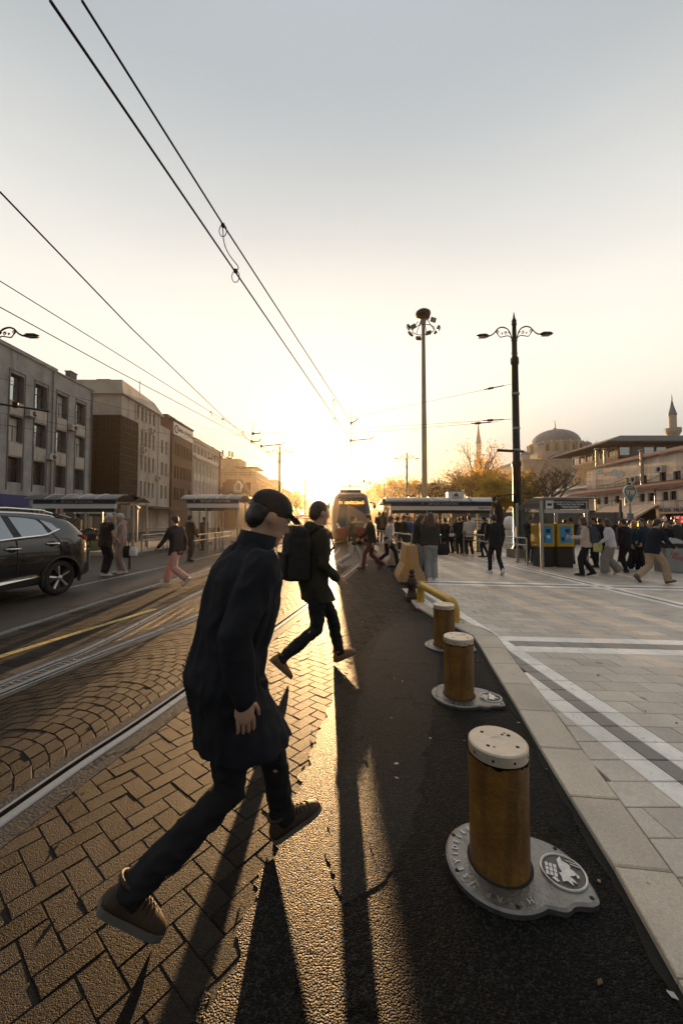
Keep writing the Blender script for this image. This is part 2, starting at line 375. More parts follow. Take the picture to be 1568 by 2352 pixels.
# mortar / concrete edging beside the rails
b = MB()
for pth in (RA, RB):
    for a0, a1 in ((-.17, -.037), (.091, .17)):
        f = -1 if pth is RA else 1
        lo, hi = (a0, a1) if f > 0 else (-a1, -a0)
        sweep(b, pth, [(lo, -.05), (lo, .0015), (hi, .0015), (hi, -.05)])
for pth in (RC, RD, RE):
    for a0, a1 in ((-.12, -.037), (.091, .14)): sweep(b, pth, [(a0, -.05), (a0, -.0035), (a1, -.0035), (a1, -.05)])
tag(b.build('rail_edging_pavement', M_road), kind='structure')

# boundary between herringbone pavers and the asphalt strip
BND = spline([(-.62, -1, 0)]+gp((400, 2440), (490, 2340), (560, 2110), (640, 1917), (712, 1740), (764, 1609), (820, 1510), (872, 1446), (905, 1418), (985, 1402))+[(1.25, 7.4, 0)], 6)
KL = spline(gp((1640, 2460), (1568, 2295), (1435, 2051), (1343, 1896), (1260, 1764), (1208, 1669), (1138, 1552), (1082, 1460), (1042, 1443), (996, 1421), (960, 1398), (942, 1380))+[(1.5, 8.6, 0)], 5)
# herringbone
b = MB(); Wb = .098; Lb = .196; ang = R(45+6); ca, sa = cos(ang), sin(ang)
def hb(x, y): return (x*ca-y*sa, x*sa+y*ca)
for i in range(-150, 200):
    for j in range(-150, 200):
        mm = (i-j) % 4
        if mm == 0: q = [(i, j), (i+2, j), (i+2, j+1), (i, j+1)]
        elif mm == 3: q = [(i, j), (i+1, j), (i+1, j+2), (i, j+2)]
        else: continue
        q = [hb(a*Wb, c*Wb) for a, c in q]
        cx = sum(p[0] for p in q)/4; cy = sum(p[1] for p in q)/4
        if not (-.6 < cy < 15): continue
        if cx < at_y(RA, cy)+.12: continue
        if cy < 6.8:
            if cx > at_y(BND, cy)+.22 if cy < 6.1 else cx > 1.35: continue
        elif cx > 1.55+.0*cy: continue
        b.stone(q, -.045, 0, gap=.0011, bev=.005, jit=.001)
tag(b.build('herringbone_pavement', M_paver), kind='structure')
# fan rows between the two rails of the near track
b = MB()
def lat(t, w): # point at y=t, w in 0..1 from RB to RA
    xl = at_y(RB, t)+.175; xr = at_y(RA, t)-.175; return (xl+(xr-xl)*w, t)
row = .105
for k in range(-10, 150):
    y0 = -1.2+k*row; nb = 9; off = .5 if k % 2 else 0
    edges = [0]+[(j+off)/nb for j in range(0 if off else 1, nb)]+[1]
    def arc(w, kk): return -1.2+kk*row+.34*(1-(2*w-1)**2)-.12
    for a, c in zip(edges, edges[1:]):
        q = [lat(arc(a, k), a), lat(arc(c, k), c), lat(arc(c, k+1), c), lat(arc(a, k+1), a)]
        if q[2][1] < -.8 or q[0][1] > 13: continue
        b.stone(q, -.045, -.002, gap=.0018, bev=.006, jit=.0016)
tag(b.build('fan_sett_pavement', M_fan), kind='structure')
M_fill = stone_mat('joint_mortar', (.014, .012, .010), .75, .5, .6, isl=0, speck=.2, fs=200, cs=60)
def filler(pl_, pr__, y0, y1, ol, orr, z):
    n = 60; ysr = [y0+(y1-y0)*i/n for i in range(n+1)]
    b = MB(); b.prism([(at_y(pl_, y)+ol, y) for y in ysr]+[(at_y(pr__, y)+orr, y) for y in reversed(ysr)], -.05, z); return b.build('mortar_bed_pavement', M_fill)
tag(filler(RA, [V((1.5, -2, 0)), V((1.5, 16, 0))], -1.5, 15, .17, 0, -.0045), kind='structure')
tag(filler(RB, RA, -1.5, 13, .17, -.17, -.009), kind='structure')
tag(filler(RD, RC, -1.5, 13, .14, -.12, -.0045), kind='structure')
# straight courses between the turnout rail and the far track, one course painted yellow
b = MB(); a0 = G(0, 1501); a1 = G(425, 1373.5); dl = (a1-a0).normalized(); dr = V((dl.y, -dl.x, 0))
for k in range(-7, 14):
    wv = .21; base = k*wv
    for j in range(-30, 60):
        ln = .26; s0 = j*ln+(ln/2 if k % 2 else 0)
        def pt(s_, r_): p = a0+dl*s_+dr*r_; return (p.x, p.y)
        q = [pt(s0, base+wv), pt(s0, base), pt(s0+ln, base), pt(s0+ln, base+wv)]
        cx = sum(p[0] for p in q)/4; cy = sum(p[1] for p in q)/4
        if cy < -.5 or cy > 13: continue
        if cx > at_y(RC, cy)-.16 or cx < at_y(RD, cy)+.18: continue
        if k == 0:
            h = .052
            for u0, u1, mi in ((.0, h, 0), (h, wv-h, 1), (wv-h, wv, 0)):
                qq = [pt(s0, base+u1), pt(s0, base+u0), pt(s0+ln, base+u0), pt(s0+ln, base+u1)]
                b.stone(qq, -.045, -.001, gap=.0012, bev=.003, mi=mi, jit=.001)
        else: b.stone(q, -.045, -.001, gap=.002, bev=.004, jit=.001)
tag(b.build('course_pavement', [M_paver, M_yel]), kind='structure')
def sheet(name, poly, z, m, grid=None):
    b = MB(); b.prism([(p[0], p[1]) for p in poly], -.05, z); return tag(b.build(name, m), kind='structure')
# asphalt wedge between second rail and turnout rail, and the dimpled steel plate
wl = [p for p in RC if 3 < p.y < 14]; wr = [p for p in RB if 3 < p.y < 14]
sheet('wedge_asphalt_road', [(p.x+.13, p.y) for p in wl]+[(p.x-.16, p.y) for p in reversed(wr)], -.004, M_asph)
b = MB(); q0 = [p for p in RC if .0 < p.y < 4.4]; q1 = [p for p in RB if .0 < p.y < 4.4]
b.prism([(p.x+.092, p.y) for p in q0]+[(p.x-.04, p.y) for p in reversed(q1)], -.04, .001)
for i in range(64):
    y = .4+i*.062
    for w in (.2, .5, .8):
        xl = at_y(RC, y)+.1; xr = at_y(RB, y)-.05; b.lathe([(.011, 0), (.007, .006)], 6, 0, (xl+(xr-xl)*w, y, .001))
tag(b.build('dimpled_rail_plate', mat('plate_iron', (.12, .11, .10), .45, .9, bump=.3, bs=80)), 'dark dimpled steel plate wedged between two tram rails at left edge', 'rail plate')
# far-track bed, far road and the asphalt under the car
fl = [p for p in RE if p.y < 28]; fr = [p for p in RD if p.y < 28]
sheet('track_bed_road', [(p.x+.14, p.y) for p in fl]+[(p.x-.12, p.y) for p in reversed(fr)], -.003, M_road)
sheet('left_road', [(-60, -2), (-30, -2)]+[(-7.1, -2)]+[(p.x-.12, p.y) for p in fl]+[(-5.45, 31), (-40, 31), (-60, 31)], -.003, M_road)
# far carriageways beyond the setts
def band(pl, pr, y0, y1, ol, orr): return [(at_y(pl, y)+ol, y) for y in range(y0, y1+1, 1)]+[(at_y(pr, y)+orr, y) for y in range(y1, y0-1, -1)]
sheet('far_track_road', band(RB, RA, 13, 150, .17, -.17), -.003, M_road)
sheet('far_middle_road', band(RC, RB, 14, 150, .14, -.17), -.003, M_road)
sheet('far_left_road', band(RD, RC, 13, 150, .14, -.12), -.003, M_road)
sheet('street_end_road', [(-60, 28)]+[(at_y(RD, y)-.12, y) for y in range(28, 151, 2)]+[(-60, 150)], -.0045, M_road)
sheet('right_road', [(at_y(RA, y)+.17, y) for y in [14.9]+list(range(16, 151, 2))]+[(2.2, 150), (1.62, 15)], -.004, M_road)

# asphalt strip between the pavers and the kerb
def ragged(path, a):
    out = []
    for i in range(len(path)-1):
        for k in range(5):
            p = path[i].lerp(path[i+1], k/5); n = NZ.noise(V((p.x*9, p.y*9, 0)))*a+NZ.noise(V((p.x*31, p.y*31, 3)))*a*.5
            out.append((p.x+n, p.y+n*.4))
    return out
left = ragged([p for p in BND if p.y < 6.6], .05); right = [(p.x-.01, p.y) for p in KL if p.y < 7.3]
yl = right[-1]
sheet('asphalt_strip_road', left+[(1.0, 6.75), (yl[0], yl[1]+.1)]+list(reversed(right))+[(1.1, -1)], .0026, M_asph)
pb = spline(gp((905, 1432), (868, 1470), (838, 1550), (815, 1640), (792, 1740), (768, 1850), (752, 1960), (790, 2080)), 6)
pr_ = spline(gp((985, 1425), (1010, 1500), (1000, 1600), (985, 1700), (960, 1850), (900, 2000), (790, 2080)), 6)
sheet('asphalt_patch_road', ragged(pb, .03)+list(reversed(ragged(pr_, .05))), .0042, M_asph2)
# grime and moss packed against the kerb
M_moss = mat('kerb_grime', (.012, .012, .008), .95, bump=1.2, bs=90, var=.5, vs=14)
kk = [p for p in sorted(KL, key=lambda q: q.y) if .4 < p.y < 7]; mo = []
for i_ in range(len(kk)-1):
    for k_ in range(6):
        p_ = kk[i_].lerp(kk[i_+1], k_/6); wdt = .022+.05*abs(NZ.noise(V((p_.x*3, p_.y*3, 1))))+.012*NZ.noise(V((p_.x*14, p_.y*14, 2))); mo.append((p_.x-wdt, p_.y))
sheet('kerb_grime_ground', mo+[(p_.x+.004, p_.y) for p_ in reversed(kk)], .0062, M_moss)
# broken concrete and slabs at the far end of the strip
b = MB()
for q in ([(1.30, 6.75), (1.62, 6.55), (1.68, 7.2), (1.32, 7.4)], [(1.33, 7.41), (1.69, 7.21), (1.72, 7.9), (1.36, 8.0)], [(1.36, 8.01), (1.72, 7.91), (1.74, 8.6), (1.36, 8.7)]):
    b.stone(q, -.045, .008, gap=.006, bev=.01)
tag(b.build('broken_slab_pavement', M_kerb), kind='structure')

# kerb stones, flush with the plaza, one step above the asphalt
KR = spline([GP(*p) for p in ((1700, 2250), (1568, 2058), (1435, 1870), (1361, 1771), (1292, 1670), (1240, 1603), (1171, 1511), (1132, 1459.5), (1080, 1438), (1030, 1416), (985, 1397), (962, 1378))]+[V((1.78, 8.6, 0))], 5)
b = MB(); ys = [.55, .95, 1.33, 1.74, 2.17, 2.62, 3.12, 3.62, 4.12, 4.62, 5.1, 5.5, 6.0, 6.6, 7.2, 7.9, 8.5]
for y0, y1 in zip(ys, ys[1:]):
    x = lambda p, y: at_y(sorted(p, key=lambda q: q.y), y)
    b.stone([(x(KL, y0), y0), (x(KR, y0), y0-.03), (x(KR, y1), y1-.03), (x(KL, y1), y1)], -.045, .035, gap=.003, bev=.007, jit=.001)
tag(b.build('kerb', M_kerb), kind='structure')
KRs = sorted(KR, key=lambda q: q.y)

# plaza: slabs in courses, white marble bands in a grid
s0 = GP(1006.6, 1382); s1 = GP(1568, 1760); dw = (s0-s1); dw.z = 0; dw.normalize()
cA = GP(1178, 1474.5); cB = GP(1435, 1481); du = (cB-cA); du.z = 0; du.normalize()
o = s1.copy(); o.z = 0
def pl(u, w):                    # plaza frame -> world; u across, w along the kerb band
    p = o+du*u+dw*w; return (p.x, p.y, pz(p.x))
wA = (cA-o).dot(V((-du.y, du.x, 0)))/dw.dot(V((-du.y, du.x, 0)))
rw = .2; b = MB(); LEN = .4
crossrows = {}
rA = round(wA/rw)
for base in (rA, rA+23, rA+45, rA+67): crossrows[base] = 1; crossrows[base-2] = 1
def isband(u):                   # the lengthwise white bands
    for c in (0, 4.75, 9.5):
        if abs(u-c) < .085: return 1
        if abs(u-(c-.30)) < .085: return 1
        if abs(u-(c-.15)) < .065: return 2
    return 0
cuts = [-.385, -.215, -.085, .085]
for k in range(-8, 92):
    w0, w1 = k*rw, (k+1)*rw; cr = k in crossrows
    lenk = .4; off = (k % 2)*.2+U(-.03, .03)
    us = []
    u = -1.5
    segs = []
    bands = sorted(x for c in (0, 4.75, 9.5) for x in (c-.385, c-.215, c-.085, c+.085))
    fixed = [-1.6]+bands+[18]
    for f0, f1 in zip(fixed, fixed[1:]):
        if f1-f0 < .2: segs.append((f0, f1)); continue
        a = f0; first = True
        while a < f1-1e-6:
            nx = min(f1, a+(lenk*.5 if first and k % 2 else lenk)); first = False
            if f1-nx < .12: nx = f1
            segs.append((a, nx)); a = nx
    for a, c in segs:
        bd = isband((a+c)/2)
        q = [pl(a, w0), pl(c, w0), pl(c, w1), pl(a, w1)]
        cx = sum(p[0] for p in q)/4; cy = sum(p[1] for p in q)/4
        if cy < .3 or cy > 17.5: continue
        kx = at_y(KRs, cy) if cy < 8.5 else 1.85
        if cx < kx+.02:
            if max(p[0] for p in q) < kx+.03: continue
            q = [(max(p[0], at_y(KRs, p[1])+.004 if p[1] < 8.5 else 1.85), p[1], p[2]) for p in q]
        elif min(p[0] for p in q) < kx: q = [(max(p[0], at_y(KRs, p[1])+.004 if p[1] < 8.5 else 1.85), p[1], p[2]) for p in q]
        mi = 1 if (bd == 1 or (cr and (a+c)/2 > .09)) else (2 if bd == 2 or ((k+1) in crossrows and (k-1) in crossrows) else 0)
        b.stone(q, -.08, .035, gap=.0028, bev=.0045, mi=mi, jit=.0009)
tag(b.build('plaza_pavement', [M_slab, M_marble, M_slabd]), kind='structure')
b = MB(); b.add([(1.8, .2, -.02), (14, .2, -.31), (14, 17.6, -.31), (1.8, 17.6, -.02)], [(0, 1, 2, 3)])
b.add([(1.7, 17.3, .03), (14, 17.3, -.26), (60, 17.3, -.26), (60, 100, -.2), (60, 140, 0), (1.7, 140, .03)], [(0, 1, 2, 3, 4, 5)])
b.add([(14, -3, -.262), (60, -3, -.262), (60, 17.4, -.262), (14, 17.4, -.262)], [(0, 1, 2, 3)])
tag(b.build('plaza_ground', M_slab), kind='structure')

# scraps blown about: dry leaves, butts, paper bits
b = MB(); rnd = random.Random(5)
for i in range(150):
    if i < 75: x, y = rnd.uniform(-1.5, 1.6), rnd.uniform(.9, 7)
    else: x, y = rnd.uniform(2.2, 8), rnd.uniform(1.5, 11)
    kx = at_y(sorted(KL, key=lambda q: q.y), y) if y < 8.5 else 1.7
    if i < 75 and x > kx-.02 or i >= 75 and x < kx+.35: continue
    z = .0075 if i < 75 else pz(x)+.0375; a = rnd.uniform(0, 6.3); l_, w_ = rnd.choice(((.030, .007), (.022, .014), (.016, .012), (.034, .018))); mi = rnd.choice((0, 0, 1, 2))
    T = Tr(x, y, z) @ Rz(a); b.add([(-l_/2, 0, 0), (0, -w_/2, .001), (l_/2, 0, .003), (0, w_/2, .005)], [(0, 1, 2, 3)], mi, False, T); b.add([(-l_/2, 0, -.002), (0, -w_/2, -.001), (l_/2, 0, .001), (0, w_/2, .003)], [(3, 2, 1, 0)], mi, False, T)
tag(b.build('street_litter', [mat('dry_leaf', (.12, .065, .025), .8), mat('paper_scrap', (.5, .47, .42), .8), mat('butt_tan', (.34, .22, .10), .8)]), kind='stuff')
# ================================================================ STREET FURNITURE
M_yrust = mat('rusty_yellow_paint', (.215, .105, .02), .5, .15, bump=.45, bs=40, var=.6, vs=7, stain=(.045, .022, .012), st=.5, ss=8, streak=True)
M_cap = mat('bollard_cap_steel', (.58, .50, .40), .45, .45, bump=.25, bs=50, var=.25, vs=9, stain=(.26, .15, .07), st=.0, ss=11)
M_hole = mat('dark_hole', (.01, .009, .008), .8)
M_plate = mat('cast_plate', (.25, .24, .23), .38, .8, bump=.4, bs=45, var=.6, vs=7, stain=(.10, .085, .07), st=.45, ss=7)
M_emb = mat('emblem_metal', (.50, .48, .46), .34, .85, bump=.2, bs=60, var=.3, vs=30)
M_embd = mat('emblem_recess', (.13, .12, .11), .6, .3, bump=.4, bs=90)

def teardrop(n=64, grow=0.0):
    # oval plate with a blunt wing on one side
    pts = []
    r = .232+grow
    for i in range(n):
        a = 2*PI*i/n; x, y = r*cos(a), r*sin(a); pts.append((x, y))
    wing = [(.215, .165), (.275, .135), (.325, .075), (.352, -.02), (.357, -.105), (.325, -.135), (.29, -.142), (.255, -.15), (.215, -.18)]
    out = []
    for x, y in pts:
        a = math.atan2(y, x)
        if -.86 < a < .80: continue
        out.append((x, y, a % (2*PI)))
    out.sort(key=lambda q: q[2])
    cc = [(x, y) for x, y, _ in out]
    wv = [V((x+grow*(1 if x > .26 else .5), y+(grow if y > 0 else -grow), 0)) for x, y in wing]
    wv = [V((*cc[-1], 0))]+list(reversed(wv))+[V((*cc[0], 0))]
    ws = spline(wv, 5)[1:-1]
    return cc+[(p.x, p.y) for p in ws]
def bollard(px, py, h, rz, label, z0=.010, r=.126):
    p = G(px, py); t = thing('bollard', label, 'bollard', (p.x, p.y, z0), rz, 'yellow retractable bollards on the asphalt strip')
    b = MB(); n = 48; wav = []
    for i in range(n):
        a = 2*PI*i/n; wav.append(.018*NZ.noise(V((cos(a)*2.2, sin(a)*2.2, px*.1)))+.012*NZ.noise(V((cos(a)*7, sin(a)*7, px*.1))))
    zs = [-.02, .0, .06, .2, .35, h-.075, h-.06, h-.052]; vs = []
    for k, z in enumerate(zs):
        for i in range(n):
            a = 2*PI*i/n; rr = r*(1.0 if k < 6 else .995)+(.0 if k < 5 else .004*(k-4)*(1 if wav[i] > 0 else .2))
            vs.append((rr*cos(a), rr*sin(a), z+(wav[i]*1.6 if k >= 5 else 0)))
    fs = [(i*n+j, i*n+(j+1) % n, (i+1)*n+(j+1) % n, (i+1)*n+j) for i in range(len(zs)-1) for j in range(n)]
    b.add(vs, fs, 0, True); b.lathe([(r*.985, h-.09), (r*.9, h-.075), (0.0, h-.075)], n, 1)
    b.build('post', [M_yrust, M_hole], t)
    b = MB(); R2 = r*1.005
    b.lathe([(R2-.006, h-.052), (R2, h-.048), (R2, h-.006), (R2-.006, h), (.03, h), (.022, h-.003), (0.0, h-.004)], 72, 0, smooth=False)
    for (hx, hy, hr) in ((-.06, .055, .008), (.055, .048, .009), (-.05, -.055, .008), (.075, -.04, .008), (.028, .05, .006), (.04, .065, .0045), (-.025, -.06, .0045)):
        b.lathe([(hr, h-.002), (hr, h+.0012), (0.0, h+.0012)], 12, 1, (hx, hy, 0))
    for k in range(9):
        a = k*2*PI/9+.2; b.lathe([(.0055, R2-.01), (.0055, R2+.0012), (0.0, R2+.0012)], 10, 1, T=Rz(a) @ Tr(0, 0, h-.028) @ Ry(PI/2))
    b.build('cap', [M_cap, M_hole], t)
    b = MB(); td = teardrop(); td2 = teardrop(grow=-.010)
    n = len(td)
    b.shell([[(x, y, -.02) for x, y in td], [(x, y, .012) for x, y in td], [(x, y, .019) for x, y in td2]], 0, False)
    for hx, hy in ((-.19, .1), (-.19, -.09), (.03, -.205), (.262, .118), (.33, -.105), (.05, .2)): b.lathe([(.009, .015), (.009, .0202), (0.0, .0202)], 10, 1, (hx, hy, 0))
    b.lathe([(r+.012, .0195), (r+.012, .0204), (0.0, .0204)], 40, 1)
    # raised letters round the rim and the cast emblem
    for word, a0, da in (('FATIH', R(-112), R(12)), ('BELEDIYESI', R(128), R(11))):
        for i, ch in enumerate(word):
            a = a0+i*da*(1 if word == 'FATIH' else 1); rad = .190
            b.text(ch, .034, Tr(rad*cos(a), rad*sin(a), .020) @ Rz(a+PI/2 if word == 'FATIH' else a+PI/2) @ Rz(PI), 2, .0025, bold=.0006)
    pl_ = b.build('base_plate', [M_plate, M_hole, M_emb], t)
    b = MB(); c = (.258, -.005, 0)
    b.lathe([(.0, .0206), (.082, .0206)], 40, 1, c, False, cap=False)
    b.lathe([(.082, .019), (.082, .025), (.087, .027), (.092, .025), (.092, .019)], 40, 0, c)
    e = Tr(.258, -.005, .0205) @ Rz(R(-100))
    def rel(poly, h=.006): b.prism(poly, 0, h, 0, e)
    rel([(-.075, -.005), (-.05, .0), (-.045, .02), (-.035, .03), (-.02, .028), (-.012, .042), (0, .05), (.012, .04), (.02, .02), (.015, -.005), (-.01, -.015), (-.05, -.02)])
    rel([(-.06, .015), (-.057, .015), (-.052, .06), (-.055, .06)], .007); rel([(-.048, .03), (-.044, .03), (-.038, .066), (-.042, .066)], .007)
    rel([(.01, .0), (.03, .03), (.05, .045), (.045, .025), (.065, .03), (.05, .008), (.06, -.01), (.035, -.012), (.02, -.02)], .008)
    rel([(.0, .05), (.012, .06), (.024, .052), (.014, .046)], .008)
    for i in range(3):
        for j in range(3): rel([(-.02+i*.022, -.07+j*.016), (-.001+i*.022, -.07+j*.016), (-.001+i*.022, -.058+j*.016), (-.02+i*.022, -.058+j*.016)], .006)
    rel([(.052, -.05), (.066, -.03), (.06, -.02), (.042, -.036)], .005)
    b.build('emblem', [M_emb, M_embd], pl_)
    return t
bollard(1147, 1992, .545, R(-12), 'rusty yellow bollard with bright steel cap, nearest and largest of the three')
bollard(1054, 1602, .52, R(-14), 'rusty yellow bollard with dark blotched foot, middle one of the three')
bollard(1020, 1486, .51, R(-14), 'rusty yellow bollard standing half hidden behind the middle bollard, by the bent pipe')

# bent yellow pipe
M_ypipe = mat('yellow_pipe_paint', (.50, .30, .035), .42, .1, bump=.2, bs=40, var=.35, vs=6, stain=(.16, .10, .05), st=.1, ss=6)
p0 = G(966, 1386); p1 = G(1046, 1434)
t = thing('pipe_barrier', 'yellow bent steel pipe hoop bolted down behind the bollards', 'barrier', (p0.x, p0.y, .012))
q = p1-p0; q.z = 0; L_ = q.length; e = q/L_
pts = [V((0, 0, 0)), V((0, 0, .22))]+[e*(.11*(1-cos(a)))+V((0, 0, .22+.11*sin(a))) for a in (R(25), R(50), R(75), R(90))]
pts += [e*(L_-.15)+V((0, 0, .30))]+[e*(L_-.15+.13*sin(a))+V((0, 0, .17+.13*cos(a))) for a in (R(20), R(45), R(70), R(90))]+[e*(L_-.02)+V((0, 0, 0))]
b = MB(); b.tube(pts, .070, 18); b.build('pipe', M_ypipe, t)
for q_ in ((0, 0), (e.x*(L_-.02), e.y*(L_-.02))):
    b = MB(); b.box((q_[0], q_[1], .006), (.24, .24, .012)); fp_ = b.build('foot_plate', M_ypipe, t)
    for sx in (-1, 1):
        for sy in (-1, 1): b = MB(); b.lathe([(.012, .01), (.012, .03), (0.0, .03)], 8, 0, (q_[0]+sx*.095, q_[1]+sy*.095, 0)); b.build('bolt', M_rust, fp_)

# small turned iron bollard
M_iron = mat('brown_iron', (.06, .035, .022), .45, .5, bump=.2, bs=50, var=.3)
p = G(946, 1379)
t = thing('ornate_bollard', 'small dark brown turned iron bollard in front of the concrete barrier', 'bollard', (p.x, p.y, .008))
b = MB(); b.box((0, 0, .04), (.24, .24, .08)); b.lathe([(.11, .08), (.085, .14), (.075, .2), (.085, .24), (.10, .30), (.095, .36), (.06, .43), (.055, .45), (.075, .47), (.06, .49), (.045, .50)], 20); b.build('body', M_iron, t, .006)
b = MB(); b.ell((0, 0, .545), (.055, .055, .055)); b.build('ball', M_iron, t)

# concrete road barriers
M_conc = mat('yellow_worn_concrete', (.55, .25, .03), .75, 0, bump=.6, bs=25, var=.35, vs=4, stain=(.34, .31, .28), st=.75, ss=7, streak=True)
M_conc2 = mat('bare_worn_concrete', (.42, .31, .22), .8, 0, bump=.6, bs=25, var=.35, vs=4, stain=(.33, .12, .06), st=.3, ss=3)
def jersey(p, rz, ln, w, h, m, label):
    t = thing('concrete_barrier', label, 'barrier', p, rz, 'concrete road barriers')
    half = [(w*.5, 0), (w*.5, .10), (w*.47, .16), (w*.27, h*.48), (w*.20, h*.97), (w*.17, h)]
    pr = half+[(-x, z) for x, z in reversed(half)]
    b = MB(); b.shell([[(x, y, z) for x, z in pr] for y in (0, .012, ln-.012, ln)], 0, False)
    b.build('barrier_body', m, t, .012)
    for y in (ln*.12, ln*.88): b = MB(); b.tube([(0, y, h-.05), (0, y-.0, h+.05)], .016, 8); b.build('lifting_pin', M_rust, t)
    return t
p = G(946, 1338); jersey((p.x, p.y, 0), R(-3), 1.15, .68, .92, M_conc, 'worn yellow painted concrete barrier with two women leaning beside it')
p = G(908, 1300); jersey((p.x-.02, p.y, 0), R(2), 3.0, .52, .62, M_conc2, 'long low concrete barrier lying behind the yellow one')

# ---------------------------------------------------------------- lamp posts
M_lamp = mat('lamp_iron', (.018, .017, .017), .42, .6, bump=.1, bs=40)
M_lens = mat('lamp_lens', (.25, .26, .26), .25, .0)
def lamp(loc, rz, h, label, r=.155, detail=True):
    t = thing('street_lamp', label, 'street lamp', loc, rz, 'two-armed iron street lamps')
    k = h/10.5
    b = MB(); n = 16 if detail else 10
    b.lathe([(r*1.5, 0), (r*1.5, .5*k), (r*1.15, .62*k), (r*1.05, 3.9*k), (r*1.25, 3.95*k), (r*1.25, 4.1*k), (r, 4.15*k), (r*.86, 8.2*k), (r*1.08, 8.25*k), (r*1.08, 8.5*k), (r*.62, 8.6*k), (r*.55, 9.9*k), (r*.7, 9.92*k), (r*.7, 10.0*k), (r*.45, 10.05*k)], n)
    b.build('post', M_lamp, t)
    b = MB(); b.lathe([(r*.45, 10.0*k), (r*.7, 10.1*k), (r*.35, 10.22*k), (r*.3, 10.26*k), (.012, h)], 10); b.build('finial', M_lamp, t)
    for s in (-1, 1):
        b = MB(); tb = .028*max(1, 1/k)*(1 if detail else 1.25)
        arch = [(s*.12, 0, 8.85*k), (s*.14, 0, 9.3*k), (s*.34, 0, 9.72*k), (s*.7, 0, 9.86*k), (s*1.0, 0, 9.80*k), (s*1.22, 0, 9.62*k), (s*1.45, 0, 9.52*k), (s*1.62, 0, 9.5*k)]
        b.tube(spline(arch, 4), tb*1.15, 6)
        b.tube([(s*.14, 0, 8.55*k), (s*.14, 0, 9.35*k)], tb*.9, 6); b.tube([(s*.2, 0, 8.72*k), (s*.0, 0, 8.72*k)], tb*.9, 6); b.tube([(s*.2, 0, 9.28*k), (s*.0, 0, 9.28*k)], tb*.9, 6)
        low = [(s*.16, 0, 9.36*k), (s*.36, 0, 9.48*k), (s*.62, 0, 9.46*k), (s*.86, 0, 9.44*k), (s*1.0, 0, 9.56*k), (s*1.12, 0, 9.68*k)]
        b.tube(spline(low, 4), tb*.8, 6)
        for cx, cz, cr, tw in ((.52, 9.6, .09, 1.5), (.3, 9.62, .07, 1.3), (1.0, 9.66, .08, 1.4), (.74, 9.58, .05, 1.2)):
            b.tube([(s*(cx+cr*(1-i/26)*cos(i*tw*2*PI/20)), 0, (cz+cr*(1-i/26)*sin(i*tw*2*PI/20))*k) for i in range(20)], tb*.6, 5)
        b.v = [V((p.x*.72 if abs(p.x) > .01 else p.x, p.y, p.z)) for p in b.v]; b.build('arm', M_lamp, t)
        b = MB(); b.shell([[(s*1.55, -.05, 9.47*k), (s*1.55, .05, 9.47*k), (s*1.55, .05, 9.53*k), (s*1.55, -.05, 9.53*k)], [(s*1.75, -.13, 9.45*k), (s*1.75, .13, 9.45*k), (s*1.75, .1, 9.58*k), (s*1.75, -.1, 9.58*k)], [(s*2.15, -.14, 9.47*k), (s*2.15, .14, 9.47*k), (s*2.15, .1, 9.57*k), (s*2.15, -.1, 9.57*k)], [(s*2.32, -.08, 9.49*k), (s*2.32, .08, 9.49*k), (s*2.32, .06, 9.53*k), (s*2.32, -.06, 9.53*k)]], 0)
        if detail: b.bx(s*1.75, s*2.15, -.11, .11, 9.44*k, 9.462*k, 1)
        b.v = [V((p.x*.72, p.y*.9, p.z)) for p in b.v]
        b.build('lamp_head', [M_lamp, M_lens], t, fix=True)
    return t
X0 = P(1188, 1194, 17).x
big = lamp((X0, 17, -.26), R(-4), 11.22, 'tall dark two-armed plaza lamp with camera arm and span wires', .165)
for z in (7.45, 5.89, 4.92): b = MB(); b.lathe([(.172, z-.04), (.185, z-.04), (.185, z-.01), (.176, z-.005), (.176, z+.005), (.185, z+.01), (.185, z+.045), (.172, z+.045)], 16, 0); b.build('clamp_band', mat('clamp_steel', (.3, .29, .28), .4, .9), big)
b = MB(); b.box((-.3, -.16, 4.86), (1.35, .06, .11), 0, R(18)); b.build('bracket', M_lamp, big)
b = MB(); b.tube([(-.1, -.15, 2.95), (-1.05, -.3, 2.85)], .028, 8); b.box((-.9, -.3, 2.84), (.16, .1, .1)); b.build('camera_arm', M_lamp, big)
b = MB(); b.lathe([(.085, 2.70), (.085, 2.80), (.05, 2.83)], 14, 0, (-1.1, -.3, 0)); b.ell((-1.1, -.3, 2.69), (.08, .08, .08)); b.build('camera_dome', M_lamp, big)
b = MB(); b.box((X0, 17, .0), (.75, .75, .55)); tag(b.build('lamp_plinth', mat('plinth_stone', (.23, .21, .19), .8, bump=.4, bs=30, var=.2), bevel=.03), 'grey stone block at the foot of the tall plaza lamp', 'plinth')
lamp((P(641, 1194, 46).x, 46, 0), 0, P(641, 1019, 46).z, 'slim two-armed street lamp right of the pale terrace building, nearer of that pair', .14, False)
lamp((P(503, 1194, 50).x, 50, 0), 0, P(503, 1036, 50).z, 'two-armed street lamp against the white pilastered building', .14, False)
lamp((P(700, 1194, 82).x, 82, 0), 0, P(700, 1097, 82).z, 'thin street lamp beside the glowing tree at the street end', .14, False)
lamp((P(935, 1194, 50).x, 50, 0), 0, P(935, 1035, 50).z, 'two-armed street lamp between the tram and the floodlight mast', .15, False)
lamp((P(883, 1194, 90).x, 90, 0), 0, P(883, 1104, 90).z, 'smallest street lamp just right of the tram, before pale trees', .15, False)
Yl = 14.2; lamp((P(77, 1194, Yl).x-1.68, Yl, 0), 0, P(40, 718, Yl).z, 'street lamp mostly out of view, one arm reaching over the concrete office block', .155)

